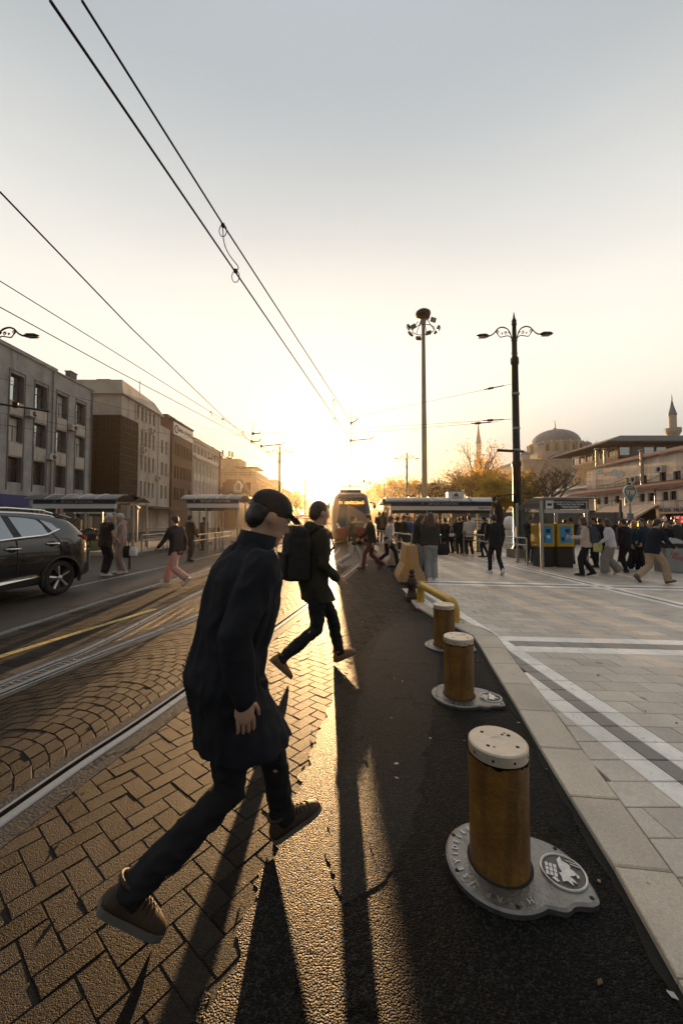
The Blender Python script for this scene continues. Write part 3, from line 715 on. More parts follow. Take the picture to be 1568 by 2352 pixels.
# floodlight mast
M_mast = mat('mast_galvanised', (.22, .19, .16), .5, .7, bump=.1, bs=20, var=.15)
Ym = 30; xm = P(975.5, 1194, Ym).x; hm_ = P(975, 722, Ym).z
t = thing('floodlight_mast', 'very tall plain mast with a ring of floodlights at its head', 'floodlight mast', (xm, Ym, 0))
b = MB(); b.lathe([(.23, 0), (.20, hm_*.5), (.13, hm_)], 12); b.build('pole', M_mast, t)
b = MB(); b.lathe([(.10, hm_-.35), (.5, hm_-.3), (.56, hm_-.05), (.60, hm_), (.58, hm_+.18), (.40, hm_+.32), (.0, hm_+.34)], 20); b.build('crown_drum', M_lamp, t)
b = MB(); zr = hm_-1.25
b.tube([(.85*cos(a), .85*sin(a), zr) for a in [i*2*PI/24 for i in range(25)]], .035, 6)
for i in range(6): a = i*PI/3; b.tube([(.2*cos(a), .2*sin(a), hm_-.2), (.85*cos(a), .85*sin(a), zr)], .03, 6)
b.build('ring', M_lamp, t)
b = MB(); b.box((0, 0, .14), (.42, .16, .34)); b.add([(-.19, .081, .0), (.19, .081, .0), (.19, .081, .29), (-.19, .081, .29)], [(3, 2, 1, 0)], 1); fm = b.mesh('floodlight')
for m in (M_lamp, M_lens): fm.materials.append(m)
for i in range(9):
    a = i*2*PI/9+.3; f = bpy.data.objects.new('floodlight', fm); COL.objects.link(f); f.parent = t
    f.location = (1.12*cos(a), 1.12*sin(a), zr-.05+.35*sin(i*2.1)*.6); f.rotation_euler = (R(-28), 0, a-PI/2)
# small far floodlight post beside tram
xq = P(843, 1194, 120).x; t = thing('lamp_post', 'far slender post carrying two round lamps just above the tram roof', 'lamp post', (xq, 120, 0))
b = MB(); b.tube([(0, 0, 0), (0, 0, 13.5)], .14, 8); b.tube([(-1, 0, 13.6), (1, 0, 13.2)], .12, 6); b.build('post', M_lamp, t)
for s in (-1, 1): b = MB(); b.ell((s*1.0, 0, 13.4-s*.3), (.42, .42, .6)); b.build('lamp_head', M_lamp, t)

# ---------------------------------------------------------------- overhead wires (two tracks, span wires, hangers)
M_wire = mat('wire', (.02, .018, .016), .5, .6)
def wire(name, pts, label, r=.011, n=6):
    b = MB(); b.tube(pts, r, n); return tag(b.build(name, M_wire), label, 'wire', 'overhead tram wires')
def W_(px, py, z): return G(px, py, z)     # point of the picture ray at a given height
def line(a, c, k=16, sag=0): return [a.lerp(c, i/k)-V((0, 0, sag*4*(i/k)*(1-i/k))) for i in range(k+1)]
cw = [W_(115, 0, 5.55), W_(470, 521, 5.55), W_(805, 1012, 5.55)]
mw = [W_(188, 0, 6.35), W_(512, 515, 6.3), W_(808, 972, 6.3)]
wire('contact_wire', cw+[V((.75, 28, 5.6)), V((-.2, 60, 5.6)), V((-3.5, 130, 5.6))], 'contact wire above the nearest track, lower of the bold pair', .013)
wire('messenger_wire', mw+[V((.7, 28, 6.3)), V((-.2, 60, 6.4)), V((-3.5, 130, 6.4))], 'messenger wire above the nearest track, upper of the bold pair', .013)
cf = [W_(0, 705, 5.5), W_(250, 842, 5.5), W_(489, 967, 5.5), W_(597, 1025, 5.5), W_(665, 1087, 5.5)]
mf = [W_(0, 645, 6.2), W_(250, 800, 6.2), W_(482, 945, 6.2), W_(590, 1010, 6.2), W_(640, 1060, 6.3)]
wire('contact_wire', cf+[V((-5, 60, 5.6)), V((-7.5, 130, 5.6))], 'contact wire above the far track, lowest of the three running to the left edge')
wire('messenger_wire', mf+[V((-5, 60, 6.4)), V((-7.5, 130, 6.4))], 'messenger wire above the far track, middle of the three running to the left edge')
cr = [W_(0, 440, 5.9), W_(300, 752, 5.9), W_(510, 955, 5.9), W_(560, 1000, 5.8), W_(610, 1040, 5.7)]
wire('crossover_wire', cr, 'wire of the crossover track, highest of the three at the left edge', .013)
def loop(a, c, label):
    d = c-a; pts = []
    for i in range(15):
        t_ = i/14; pts.append(a+d*t_+V((.05*sin(t_*PI)-.06*sin(2*PI*t_), 0, -.18*sin(PI*t_))))
    b = MB(); b.tube(pts, .008, 5)
    for q in (a, c):
        b.tube([q+V((.06*cos(i*PI/6), 0, .10*sin(i*PI/6)-.09)) for i in range(13)], .007, 5); b.box(q, (.05, .05, .05))
    return tag(b.build('wire_jumper', M_wire), label, 'wire jumper', 'jumpers tying overhead wires together')
loop(W_(512, 517, 6.3), W_(541, 622, 5.55), 'looped jumper wire high over the near track')
loop(W_(766, 918, 6.3), W_(768, 960, 5.55), 'small jumper wire low over the near track')
loop(W_(484, 946, 6.2), W_(512, 962, 5.5), 'jumper wire where the left wires cross')
loop(W_(557, 992, 6.0), W_(581, 1014, 5.5), 'looped jumper wire near the left insulators')
def pulloff(px, py, z, dx, rise, label):
    a = W_(px, py, z); b = MB()
    b.tube([a, a+V((dx, 0, rise))], .03, 6); b.tube([a+V((dx, 0, rise)), a+V((dx*1.12, 0, rise+.12))], .025, 6); b.box(a, (.10, .10, .14)); b.tube([a, a+V((0, 0, .7))], .010, 5)
    return tag(b.build('wire_steady_arm', M_wire), label, 'steady arm', 'steady arms holding the tram wires')
pulloff(805, 1012, 5.55, 1.05, .10, 'long dark steady arm right above the tram')
pulloff(806, 972, 6.3, .28, .16, 'short black insulator at the end of the messenger wire')
pulloff(581, 996, 6.0, .35, .02, 'black insulator arm pointing right over the far track')
pulloff(578, 1014, 5.6, .40, .02, 'lower black insulator arm over the far track')
pulloff(600, 1025, 5.5, 1.1, .12, 'dark steady arm reaching to the slim lamp')
def span(a, c, label, r=.009):
    wire('span_wire', line(a, c, 14, .05), label, r)
    d = (c-a).normalized(); b = MB(); q0 = a+d*.35; q1 = a+d*1.3
    b.tube([q0, q1], .025, 6); b.tube([q0+d*.5, q0+d*.75], .055, 6)
    tag(b.build('wire_turnbuckle', M_wire), label.replace('span wire', 'turnbuckle on the span wire'), 'turnbuckle', 'turnbuckles of the span wires')
lp = V((X0-.17, 17, 0))
span(lp+V((0, 0, P(1172, 882, 17).z)), P(600, 998, 34), 'highest span wire running left from the plaza lamp')
span(lp+V((-.1, -.2, P(1172, 965, 17).z)), P(440, 1003, 40), 'middle span wire running left from the plaza lamp')
span(lp+V((-.75, -.35, P(1140, 973, 17).z)), P(640, 1005, 30), 'lowest span wire running left from the plaza lamp')
for (a, c, s_) in (((0, 868, 20), (600, 1010, 40), 'upper'), ((0, 925, 20), (602, 1032, 44), 'second'), ((0, 948, 20), (625, 1060, 60), 'third'), ((0, 975, 20), (560, 1050, 50), 'lowest')):
    wire('span_wire', line(P(*a), P(*c), 14, .12), '%s of the thin wires crossing in front of the left office blocks' % s_, .010)
b = MB(); a = P(35, 932, 18); b.lathe([(.04, -.1), (.12, -.08), (.12, .05), (.06, .06), (.12, .08), (.12, .18), (.04, .22)], 10, 0, a); b.tube([a+V((-1.5, 0, .2)), a+V((1.6, 0, -.25))], .05, 6)
tag(b.build('wire_insulator', M_wire), 'dark bell insulator on a wire before the left office block', 'insulator')
# ================================================================ BUILDINGS
M_glass = mat('window_glass', (.50, .53, .54), .04, .85, bump=.02, bs=2)
M_glassd = mat('dark_window_glass', (.05, .055, .06), .05, .0, spec=.8)
M_fr = mat('dark_window_frame', (.035, .035, .04), .5, .2)
M_frw = mat('pale_window_frame', (.45, .43, .40), .5)
M_blind = mat('window_blind', (.55, .53, .48), .7)
M_c1 = mat('grey_render', (.34, .33, .325), .85, bump=.3, bs=12, var=.35, vs=.9, stain=(.12, .11, .108), st=.3, ss=.9, streak=True)
M_c1b = mat('grey_render_trim', (.16, .145, .145), .85, bump=.2, bs=12, var=.2, vs=1)
M_c2 = mat('beige_render', (.49, .43, .38), .85, bump=.3, bs=10, var=.25, vs=.7, stain=(.22, .18, .15), st=.25, ss=.8, streak=True)
M_latt = mat('brown_lattice', (.034, .019, .016), .7, .1, bump=.2, bs=20)
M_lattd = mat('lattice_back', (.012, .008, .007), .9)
M_brown = mat('brown_cladding', (.075, .04, .034), .7, bump=.2, bs=8, var=.25, vs=1)
M_white = mat('white_render', (.68, .64, .58), .8, bump=.25, bs=10, var=.2, vs=1)
M_stone5 = mat('ochre_stone', (.44, .35, .26), .85, bump=.4, bs=8, var=.3, vs=.8)
M_roofd = mat('dark_roof', (.06, .052, .05), .8, bump=.4, bs=14, var=.3)
M_tile = mat('roof_tile', (.16, .075, .05), .85, bump=1.0, bs=9, var=.5, vs=2.5)
M_blue = mat('blue_fascia', (.015, .035, .16), .45)
M_metal = mat('brushed_metal', (.40, .38, .36), .28, .95, bump=.08, bs=50)
M_duct = mat('galvanised_duct', (.33, .29, .25), .5, .6, var=.3, vs=2)
M_blackm = mat('black_metal', (.02, .02, .022), .45, .4)
M_signw = mat('sign_white', (.72, .70, .66), .5)
M_red = mat('red_paint', (.35, .02, .015), .4)

def wall(mb, org, u, wd, z0, z1, ops, dep=.3, mi=0, mr=None):
    """a wall in the plane org + u*s + z, real openings with reveals; the outside lies to the right of u"""
    u = V(u).normalized(); nrm = V((u.y, -u.x, 0)); us = sorted({0, wd, *[o[0] for o in ops], *[o[1] for o in ops]}); zs = sorted({z0, z1, *[o[2] for o in ops], *[o[3] for o in ops]})
    org = V(org); mr = mi if mr is None else mr
    def pt(s, z, d=0): return org+u*s+V((0, 0, z))-nrm*d
    for a, c in zip(us, us[1:]):
        for e, f in zip(zs, zs[1:]):
            mu, mz = (a+c)/2, (e+f)/2
            if any(o[0] < mu < o[1] and o[2] < mz < o[3] for o in ops): continue
            mb.add([pt(a, e), pt(c, e), pt(c, f), pt(a, f)], [(0, 1, 2, 3)], mi)
    for o in ops:
        a, c, e, f = o
        for q in ((pt(a, e), pt(a, e, dep), pt(c, e, dep), pt(c, e)), (pt(c, f), pt(c, f, dep), pt(a, f, dep), pt(a, f)), (pt(a, f), pt(a, f, dep), pt(a, e, dep), pt(a, e)), (pt(c, e), pt(c, e, dep), pt(c, f, dep), pt(c, f))):
            mb.add(list(q), [(0, 1, 2, 3)], mr)
WM = {}
def windows(parent, org, u, ops, dep=.3, style='cross', frm=None, gl=None, sill=None):
    u = V(u).normalized(); nrm = V((u.y, -u.x, 0)); org = V(org); ang = math.atan2(u.y, u.x)
    for i, (a, c, e, f) in enumerate(ops):
        w, h = round(c-a, 2), round(f-e, 2); g_ = gl[i % len(gl)] if isinstance(gl, list) else (gl or M_glass)
        key = (w, h, style, (frm or M_fr).name, g_.name)
        if key not in WM:
            b = MB(); t = min(.07, w*.09)
            b.bx(0, t, .0, .06, 0, h); b.bx(w-t, w, .0, .06, 0, h); b.bx(t, w-t, .0, .06, 0, t); b.bx(t, w-t, .0, .06, h-t, h)
            if style == 'cross': b.bx(t, w-t, .004, .056, h*.62, h*.62+t*.9); b.bx(w*.60, w*.60+t*.8, .006, .054, t, h*.62)
            if style == 'mid': b.bx(w/2-t*.4, w/2+t*.4, .004, .056, t, h-t)
            if style == 'grid':
                for k in range(1, 3): b.bx(w*k/3-t*.3, w*k/3+t*.3, .004, .056, t, h-t)
                for k in range(1, 4): b.bx(t, w-t, .007, .053, h*k/4-t*.3, h*k/4+t*.3)
            if style == 'bars':
                for k in range(1, 5): b.bx(w*k/5-.015, w*k/5+.015, -.05, -.02, t, h-t)
                for k in range(1, 4): b.bx(t, w-t, -.04, -.03, h*k/4-.012, h*k/4+.012)
            fm = b.mesh('window'); fm.materials.append(frm or M_fr)
            b = MB(); b.bx(t*.6, w-t*.6, .03, .042, t*.6, h-t*.6); pm = b.mesh('pane'); pm.materials.append(g_); WM[key] = (fm, pm)
        fm, pm = WM[key]
        o = bpy.data.objects.new('window', fm); COL.objects.link(o); o.parent = parent
        o.location = org+u*a+V((0, 0, e))-nrm*(dep-.01); o.rotation_euler = (0, 0, ang)
        p = bpy.data.objects.new('pane', pm); COL.objects.link(p); p.parent = o
        p.rotation_euler = (R(U(-.5, .5)), 0, R(U(-.6, .6)))
        if sill:
            b = MB(); b.bx(a-.06, c+.06, -.10, .02, e-.07, e-.002)
            s_ = b.build('sill', sill, o); s_.matrix_parent_inverse = M4.Identity(4)
            s_.location = (-a, -(dep-.01), -e)
EY = V((0, -1, 0))                        # street fronts on the left side face +X:  u runs towards -Y?  outside is right of u
def street(X, y0, y1): return V((X, y0, 0)), V((0, 1, 0)), y1-y0   # outside = +X
def ops_px(pairs, X, y0): # px pairs -> intervals along +Y from y0
    return [(X*F/(a-784)-y0, X*F/(c-784)-y0) for a, c in pairs]

# 1  long grey office block
X1 = -25.8; o_, u_, w_ = street(X1, 20, 39.3)
bld = thing('office_block', 'grey concrete four storey office block with deep windows, nearest on the left', 'building', (0, 0, 0))
cols = [(4.5, 5.8), (7.0, 8.3)]+ops_px([(14, 46), (73, 100.5), (124, 147.5), (169, 188.5)], X1, 20)
cols = [(a, a+1.28) for a, c in cols]
rows = [(10.95, 13.1), (7.75, 9.75), (4.5, 6.5)]
ops = [(a, c, e, f) for a, c in cols for e, f in rows]
b = MB(); wall(b, o_, u_, w_, 3.5, 14.9, ops, .42, 0, 1); wall(b, o_, u_, w_, 0, 3.5, [(1, 7.5, 0, 2.6), (8.2, 12.8, .3, 2.5), (13.4, 18.6, 0, 2.6)], .5)
wall(b, (X1, 39.3, 0), (-1, 0, 0), 18, 0, 14.9, []); wall(b, (X1-18, 20, 0), (1, 0, 0), 18, 0, 14.9, [])
b.add([(X1, 20, 14.6), (X1, 39.3, 14.6), (X1-18, 39.3, 14.6), (X1-18, 20, 14.6)], [(0, 1, 2, 3)])
b.add([(X1-18, 20, 0), (X1-18, 39.3, 0), (X1-18, 39.3, 14.9), (X1-18, 20, 14.9)], [(3, 2, 1, 0)])
b.build('wall', [M_c1, M_c1b], bld)
windows(bld, o_, u_, ops, .42, 'cross', M_fr, [M_glass, M_glass, M_glassd, M_blind, M_glass, M_glassd, M_glass, M_blind, M_glassd])
b = MB()
for a, c in cols:
    for s in (a-.14, c+.06): b.bx(X1+.0, X1+.05, 20+s, 20+s+.08, 3.9, 13.4)
    b.bx(X1+.0, X1+.048, 20+a-.06, 20+c+.06, 13.3, 13.38)
    for e, f in ((6.62, 7.62), (9.9, 10.85)): b.bx(X1+.0, X1+.035, 20+a+.01, 20+c-.01, e, f, 1)
b.build('pilaster_trim', [M_c1b, M_c2], bld)
b = MB(); b.bx(X1-.3, X1+.12, 19.9, 39.42, 14.9, 15.0); b.bx(X1-6, X1-1.2, 20, 36, 14.6, 15.9); b.build('parapet', M_c1, bld)
b = MB(); b.box((X1-.8, 37.2, 15.4), (.5, .9, 1.2)); b.box((X1-.8, 37.2, 16.03), (.62, 1.0, .1)); b.build('chimney', M_c1b, bld)
b = MB(); b.bx(X1, X1+.35, 20, 31.2, 2.6, 3.5); b.build('shop_fascia', M_blue, bld)
b = MB(); b.bx(X1-.48, X1-.40, 21, 27.4, 0, 2.55); b.bx(X1-.48, X1-.40, 28.3, 32.7, .35, 2.45); b.bx(X1-.48, X1-.40, 33.5, 38.5, 0, 2.55); b.build('shop_glazing', M_glassd, bld)

for y_, z_ in ((33.6, 7.1), (36.2, 10.3), (31.3, 10.3)): b = MB(); b.box((X1+.25, y_, z_), (.42, .8, .55)); b.lathe([(.22, 0), (.2, .02), (0, .02)], 14, 1, T=Tr(X1+.47, y_+.08, z_) @ Ry(PI/2)); b.build('cooling_unit', [M_frw, M_blackm], bld)
b = MB(); b.tube([(X1+.1, 39.1, .2), (X1+.1, 39.1, 14.8)], .07, 6); b.tube([(X1+.1, 33.75, 3.6), (X1+.1, 33.75, 14.8)], .05, 6); b.build('downpipe', M_c1b, bld)
b = MB(); b.bx(X1, X1+.3, 31.8, 38.8, 2.65, 3.4); b.build('shop_fascia', M_signw, bld)
# 2  beige block with lattice bay
X2 = -25.5
bld = thing('office_block', 'beige office block with sloping roof band and dark lattice bay at its corner', 'building')
o_, u_, w_ = street(X2, 44, 53.5)
cl = [(a, a+.52) for a in (3.3, 4.35, 5.35, 6.35, 7.4)]
ops = [(a, c, e, f) for e, f in ((14.3, 16.0),) for a, c in cl]+[(a, c, e, f) for e, f in ((11.05, 13.0), (7.9, 9.85), (4.6, 6.5)) for a, c in cl[:]]
b = MB(); wall(b, o_, u_, w_, 0, 16.15, ops, .3)
fo = [(3.0, 4.4, z, z+1.9) for z in (13.3, 9.9, 6.5)]
wall(b, (X2-12, 44, 0), (1, 0, 0), 12, 0, 16.15, fo, .25); wall(b, (X2, 53.5, 0), (-1, 0, 0), 12, 0, 16.15, [])
ov = .35; b.shell([[(X2+ov, 43.6, 16.15), (X2+ov, 53.9, 16.15), (X2-12.4, 53.9, 16.15), (X2-12.4, 43.6, 16.15)], [(X2+.1, 43.8, 17.8), (X2-.5, 52.7, 17.8), (X2-12, 52.7, 17.8), (X2-12, 43.8, 17.8)]], 0, False)
b.build('wall', M_c2, bld, fix=False)
windows(bld, o_, u_, ops, .3, 'none', M_frw, [M_glass, M_glassd, M_glass], M_c2); windows(bld, (X2-12, 44, 0), (1, 0, 0), fo, .25, 'none', M_frw, M_glassd)
b = MB(); b.box((X2-2.6, 45, 18.0), (1.6, .8, .35)); b.tube([(X2-.6, 49, 17.8), (X2-.6, 49, 19.6)], .04); b.build('roof_vent', M_blackm, bld)
b = MB(); b.tube([(X2+.07, 46.9, .3), (X2+.07, 46.9, 16.1)], .06, 6); b.tube([(X2+.07, 52.9, .3), (X2+.07, 52.9, 16.1)], .06, 6); b.build('downpipe', M_frw, bld)
# lattice bay: carved star cells in a frame
xa, xb, ya, yb = -28.4, -25.0, 43.0, 46.7
b = MB(); b.bx(xa+.06, xb-.06, ya+.06, yb-.06, 3, 13.4, 1)
def lattice(mb, org, u, wd, z0, z1, nx, nz):
    u = V(u).normalized(); n = V((u.y, -u.x, 0)); a = math.atan2(u.y, u.x); T0 = M4.Translation(V(org)) @ Rz(a)
    dx, dz = wd/nx, (z1-z0)/nz
    for i in range(nx+1): mb.bx(i*dx-.07, i*dx+.07, -.02, .06, z0, z1, 0, T0)
    for j in range(nz+1): mb.bx(0, wd, -.016, .055, z0+j*dz-.07, z0+j*dz+.07, 0, T0)
    for i in range(nx):
        for j in range(nz):
            c = Tr((i+.5)*dx, 0, z0+(j+.5)*dz); k = min(dx, dz)
            for r_ in range(4): mb.box((0, .02, 0), (k*.95, .05, .045), 0, 0, T0 @ c @ Ry(r_*PI/4))
            mb.tube([(k*.28*cos(q), .0, k*.28*sin(q)) for q in [m*PI/4+PI/8 for m in range(9)]], .035, 4, 0, False, T0 @ c)
lattice(b, (xa, ya, 0), (1, 0, 0), xb-xa, 3.0, 13.4, 4, 12); lattice(b, (xb, ya, 0), (0, 1, 0), yb-ya, 3.0, 13.4, 5, 12)
b.build('lattice_bay', [M_latt, M_lattd], bld)
b = MB(); o2, u2, w2 = street(X2-.15, 53.5, 57)
ops = [(a, a+.6, e, e+1.9) for a in (.7, 2.0) for e in (11.1, 7.9, 4.6)]
wall(b, o2, u2, w2, 0, 15.0, ops, .3); b.add([(X2-.15, 53.5, 15), (X2-.15, 57, 15), (X2-9, 57, 15), (X2-9, 53.5, 15)], [(0, 1, 2, 3)])
b.build('low_wing', M_c2, bld); windows(bld, o2, u2, ops, .3, 'none', M_frw, M_glassd)
b = MB(); b.bx(X2+.0, X2+2.2, 44, 57, 3.0, 3.25); b.build('shop_canopy', M_blackm, bld)

for y_, z_ in ((48.8, 10.5), (50.9, 13.5), (52.6, 7.3), (47.6, 4.0)): b = MB(); b.box((X2+.22, y_, z_), (.4, .85, .6)); b.lathe([(.24, 0), (.22, .02), (0, .02)], 14, 1, T=Tr(X2+.43, y_+.08, z_) @ Ry(PI/2)); b.build('cooling_unit', [M_frw, M_blackm], bld)
# 3  brown clad block with white sign
X3 = -25.3
bld = thing('office_block', 'dark brown clad block with white name board under its roof', 'building')
o_, u_, w_ = street(X3, 57, 64.6); b = MB()
ops = [(a, a+.62, e, f) for a in (.75, 1.75, 3.0, 4.05, 5.3, 6.4) for e, f in ((11.4, 13.4), (7.9, 9.9), (4.6, 6.5))]
wall(b, o_, u_, w_, 0, 16.6, ops, .25); wall(b, (X3-10, 57, 0), (1, 0, 0), 10, 0, 16.6, []); wall(b, (X3, 64.6, 0), (-1, 0, 0), 10, 0, 16.6, [])
b.add([(X3, 57, 16.5), (X3, 64.6, 16.5), (X3-10, 64.6, 16.5), (X3-10, 57, 16.5)], [(0, 1, 2, 3)]); b.build('wall', M_brown, bld)
windows(bld, o_, u_, ops, .25, 'none', M_fr, M_glassd)
b = MB(); b.bx(X3, X3+.14, 57.1, 64.5, 14.5, 16.35); sg = b.build('name_board', M_signw, bld)
b = MB(); T = Tr(X3+.15, 61.4, 15.45) @ Rz(PI/2) @ Rx(PI/2)
b.text('DEMSA GÜVENLİK', .78, T, 0, .02, bold=.01)
b.tube([(X3+.17, 57.95+.55*cos(a), 15.4+.55*sin(a)) for a in [R(40+i*20) for i in range(15)]], .09, 5); b.build('lettering', M_blackm, sg)
b = MB(); b.bx(X3-.5, X3+.2, 56.8, 64.8, 16.6, 16.8); b.box((X3-3, 60, 17.3), (3, 3, 1.2)); b.build('roof_edge', M_roofd, bld)

# 4  white pilastered building
X4 = -25.5
bld = thing('apartment_building', 'white pilastered building with glazed top floor', 'building')
o_, u_, w_ = street(X4, 65.4, 79.8); b = MB()
cs = [1.0+i*1.72 for i in range(8)]
ops = [(a, a+.75, e, f) for a in cs for e, f in ((9.7, 11.8), (6.3, 8.5), (3.4, 5.2))]+[(.3+i*1.76, 1.9+i*1.76, 13.2, 14.7) for i in range(8)]
wall(b, o_, u_, w_, 0, 15.2, ops, .25); wall(b, (X4-10, 65.4, 0), (1, 0, 0), 10, 0, 15.2, []); wall(b, (X4, 79.8, 0), (-1, 0, 0), 10, 0, 15.2, [])
b.build('wall', M_white, bld); windows(bld, o_, u_, ops[:24], .25, 'mid', M_fr, M_glassd); windows(bld, o_, u_, ops[24:], .25, 'mid', M_frw, M_glass)
b = MB()
for i in range(9): b.bx(X4, X4+.22, 65.7+i*1.72-.16, 65.7+i*1.72+.22, 3, 12.2)
b.bx(X4, X4+.6, 65.3, 79.9, 12.3, 12.75); b.bx(X4-.3, X4+.35, 65.3, 79.9, 15.2, 15.5)
for i in range(16): b.bx(X4, X4+.45, 65.7+i*.9, 65.9+i*.9, 11.95, 12.3)
b.build('pilaster_cornice', M_white, bld)
b = MB(); b.prism([(X4+.4, 65.2), (X4+.4, 80), (X4-10, 80), (X4-10, 65.2)], 15.5, 15.7); b.build('roof', M_roofd, bld)

# 5  ochre terrace building with roof terrace and masts
X5 = -19.6
bld = thing('apartment_building', 'ornate ochre building with roof terrace, railings and aerial masts', 'building')
b = MB(); o_, u_, w_ = street(X5, 88, 112)
so_ = [(1.2+i*2.9, 2.5+i*2.9, e, e+2.0) for i in range(8) for e in (2.0, 5.3, 8.2)]
wall(b, o_, u_, w_, 0, 11.4, so_, .25); fo = [(1.0+i*2.6, 2.3+i*2.6, e, e+2.0) for i in range(5) for e in (5.3, 8.2)]
wall(b, (X5-14, 88, 0), (1, 0, 0), 14, 0, 11.4, fo, .25); b.add([(X5, 88, 11.3), (X5, 112, 11.3), (X5-14, 112, 11.3), (X5-14, 88, 11.3)], [(0, 1, 2, 3)])
b.bx(X5-12, X5-1.5, 90, 110, 11.4, 13.6); b.bx(X5-9.5, X5-4.6, 91, 97, 13.6, 16.2); b.build('wall', M_stone5, bld)
windows(bld, o_, u_, so_, .25, 'mid', M_fr, M_glassd); windows(bld, (X5-14, 88, 0), (1, 0, 0), fo, .25, 'mid', M_fr, M_glassd)
b = MB()
for z, e in ((4.5, .35), (7.6, .35), (10.9, .7)): b.bx(X5-14.3, X5+e, 88-e, 112, z, z+.35)
b.build('cornice', M_stone5, bld)
b = MB()
for i in range(13): b.tube([(X5-13.5+i*1.1, 87.7, 11.4), (X5-13.5+i*1.1, 87.7, 12.4)], .035, 5)
for z in (11.9, 12.4): b.tube([(X5-13.5, 87.7, z), (X5-.1, 87.7, z)], .04, 5); b.tube([(X5+.1, 87.7, z), (X5+.1, 110, z)], .04, 5)
b.build('terrace_railing', M_blackm, bld)
b = MB(); b.bx(X5-5, X5+.2, 88.2, 96, 13.7, 13.85); b.build('terrace_roof', M_roofd, bld)
for q, hh in ((-11.6, 19.2), (-9.2, 18.4), (-7.6, 18.2), (-6.9, 18.0)):
    b = MB(); b.tube([(X5+q, 92, 13.4), (X5+q, 92, hh)], .07, 6); b.box((X5+q+.2, 91.8, hh-.7), (.35, .25, 1.3)); b.box((X5+q-.25, 91.9, hh-1.8), (.3, .25, .9)); b.build('aerial_mast', M_blackm, bld)
for q in (-13, -11.9, -9.0): b = MB(); b.box((X5+q, 87.9+.6, 11.9), (.9, .5, .9)); b.build('cooling_unit', M_frw, bld)
# red roofed dormer house
bld = thing('dormer_house', 'small red roofed house with a pale dormer before the ochre building', 'house')
b = MB(); b.bx(-25.2, -20.6, 80.2, 85.5, 0, 7.4); b.build('wall', M_brown, bld)
b = MB(); b.shell([[(-25.6, 79.8, 7.4), (-20.2, 79.8, 7.4), (-20.2, 86, 7.4), (-25.6, 86, 7.4)], [(-24.8, 82.5, 10.3), (-21.6, 82.5, 10.3), (-21.6, 83, 10.3), (-24.8, 83, 10.3)]], 0, False); b.build('roof', M_tile, bld)
b = MB(); b.prism([(-.8, 0), (.8, 0), (.8, 1.5), (0, 2.5), (-.8, 1.5)], 0, 2.2, 0, Tr(-21.7, 79.9, 7.3) @ Rx(PI/2) @ Tr(0, 0, -2.2)); dm = b.build('dormer', M_white, bld)
b = MB(); b.bx(-22.2, -21.2, 79.86, 79.9, 7.7, 9.2); b.build('pane', M_glass, dm)
# 6  two blocks further down the street
for (x6, y0, y1, zt, m, lb) in ((-19.6, 114, 126, 13.2, M_stone5, 'tall narrow ochre building just beyond the terrace building'), (-19.3, 127, 146, 11.6, M_brown, 'brownish row building at the far end of the left frontage')):
    bld = thing('apartment_building', lb, 'building'); o_, u_, w_ = street(x6, y0, y1); b = MB()
    ops = [(.9+i*2.3, 2.0+i*2.3, e, e+1.9) for i in range(int((y1-y0-1)/2.3)) for e in (2.5, 5.5, 8.4)]
    wall(b, o_, u_, w_, 0, zt, ops, .25); wall(b, (x6-12, y0, 0), (1, 0, 0), 12, 0, zt, []); b.add([(x6, y0, zt-.1), (x6, y1, zt-.1), (x6-12, y1, zt-.1), (x6-12, y0, zt-.1)], [(0, 1, 2, 3)])
    b.build('wall', m, bld); windows(bld, o_, u_, ops, .25, 'mid', M_fr, M_glassd)
    b = MB(); b.bx(x6-12.3, x6+.5, y0-.4, y1, zt, zt+.35); b.build('cornice', m, bld)
# street end building
bld = thing('long_building', 'low hazy building closing the street under the sun', 'building')
b = MB(); b.bx(-16, -1.5, 165, 176, 0, 6.2); b.build('wall', M_stone5, bld)
b = MB(); b.shell([[(-16.5, 164.5, 6.2), (-1, 164.5, 6.2), (-1, 176.5, 6.2), (-16.5, 176.5, 6.2)], [(-13, 170, 8.2), (-4.5, 170, 8.2), (-4.5, 171, 8.2), (-13, 171, 8.2)]], 0, False); b.build('roof', M_tile, bld)
b = MB(); b.box((25, 190, 3), (60, 8, 6)); b.box((25, 186.1, 6.2), (62, .8, .5), 0); tag(b.build('garden_wall', M_stone5), 'long pale wall far behind the trees and the tram', 'wall')

# ---------------------------------------------------------------- right: bazaar row
M_wr = mat('patched_plaster', (.60, .52, .44), .88, bump=.5, bs=8, var=.35, vs=.8, stain=(.25, .19, .15), st=.4, ss=.8, streak=True)
M_awn = mat('awning_canvas', (.34, .29, .26), .85, bump=.2, bs=20, var=.2, vs=2)
def rside(X, y0, y1): return V((X, y1, 0)), V((0, -1, 0)), y1-y0      # outside = -X
bld = thing('bazaar_house', 'long patched two storey bazaar house with tiled eaves and barred windows', 'building')
XR = 38.7; o_, u_, w_ = rside(XR, 37, 60.3)
def yz(px, y): Y = XR*F/(px-784); return 60.3-Y, P(px, y, Y).z
up = []
for (xa_, xb_, ya_, yb_) in ((1517, 1532, 1085, 1108), (1548, 1566, 1085, 1110), (1475, 1487, 1094, 1114), (1440, 1450, 1100, 1116)):
    s0_, zt_ = yz(xa_, ya_); s1_, zb_ = yz(xb_, yb_); up.append((s0_, s1_, zb_, zt_+.1))
b = MB(); wall(b, o_, u_, w_, 4.0, 9.4, up, .3); b.add([(XR, 60.3, 0), (XR, 60.3, 9.4), (XR+14, 60.3, 9.4), (XR+14, 60.3, 0)], [(0, 1, 2, 3)])
b.build('wall', M_wr, bld); windows(bld, o_, u_, up, .3, 'bars', M_fr, M_glassd, M_wr)
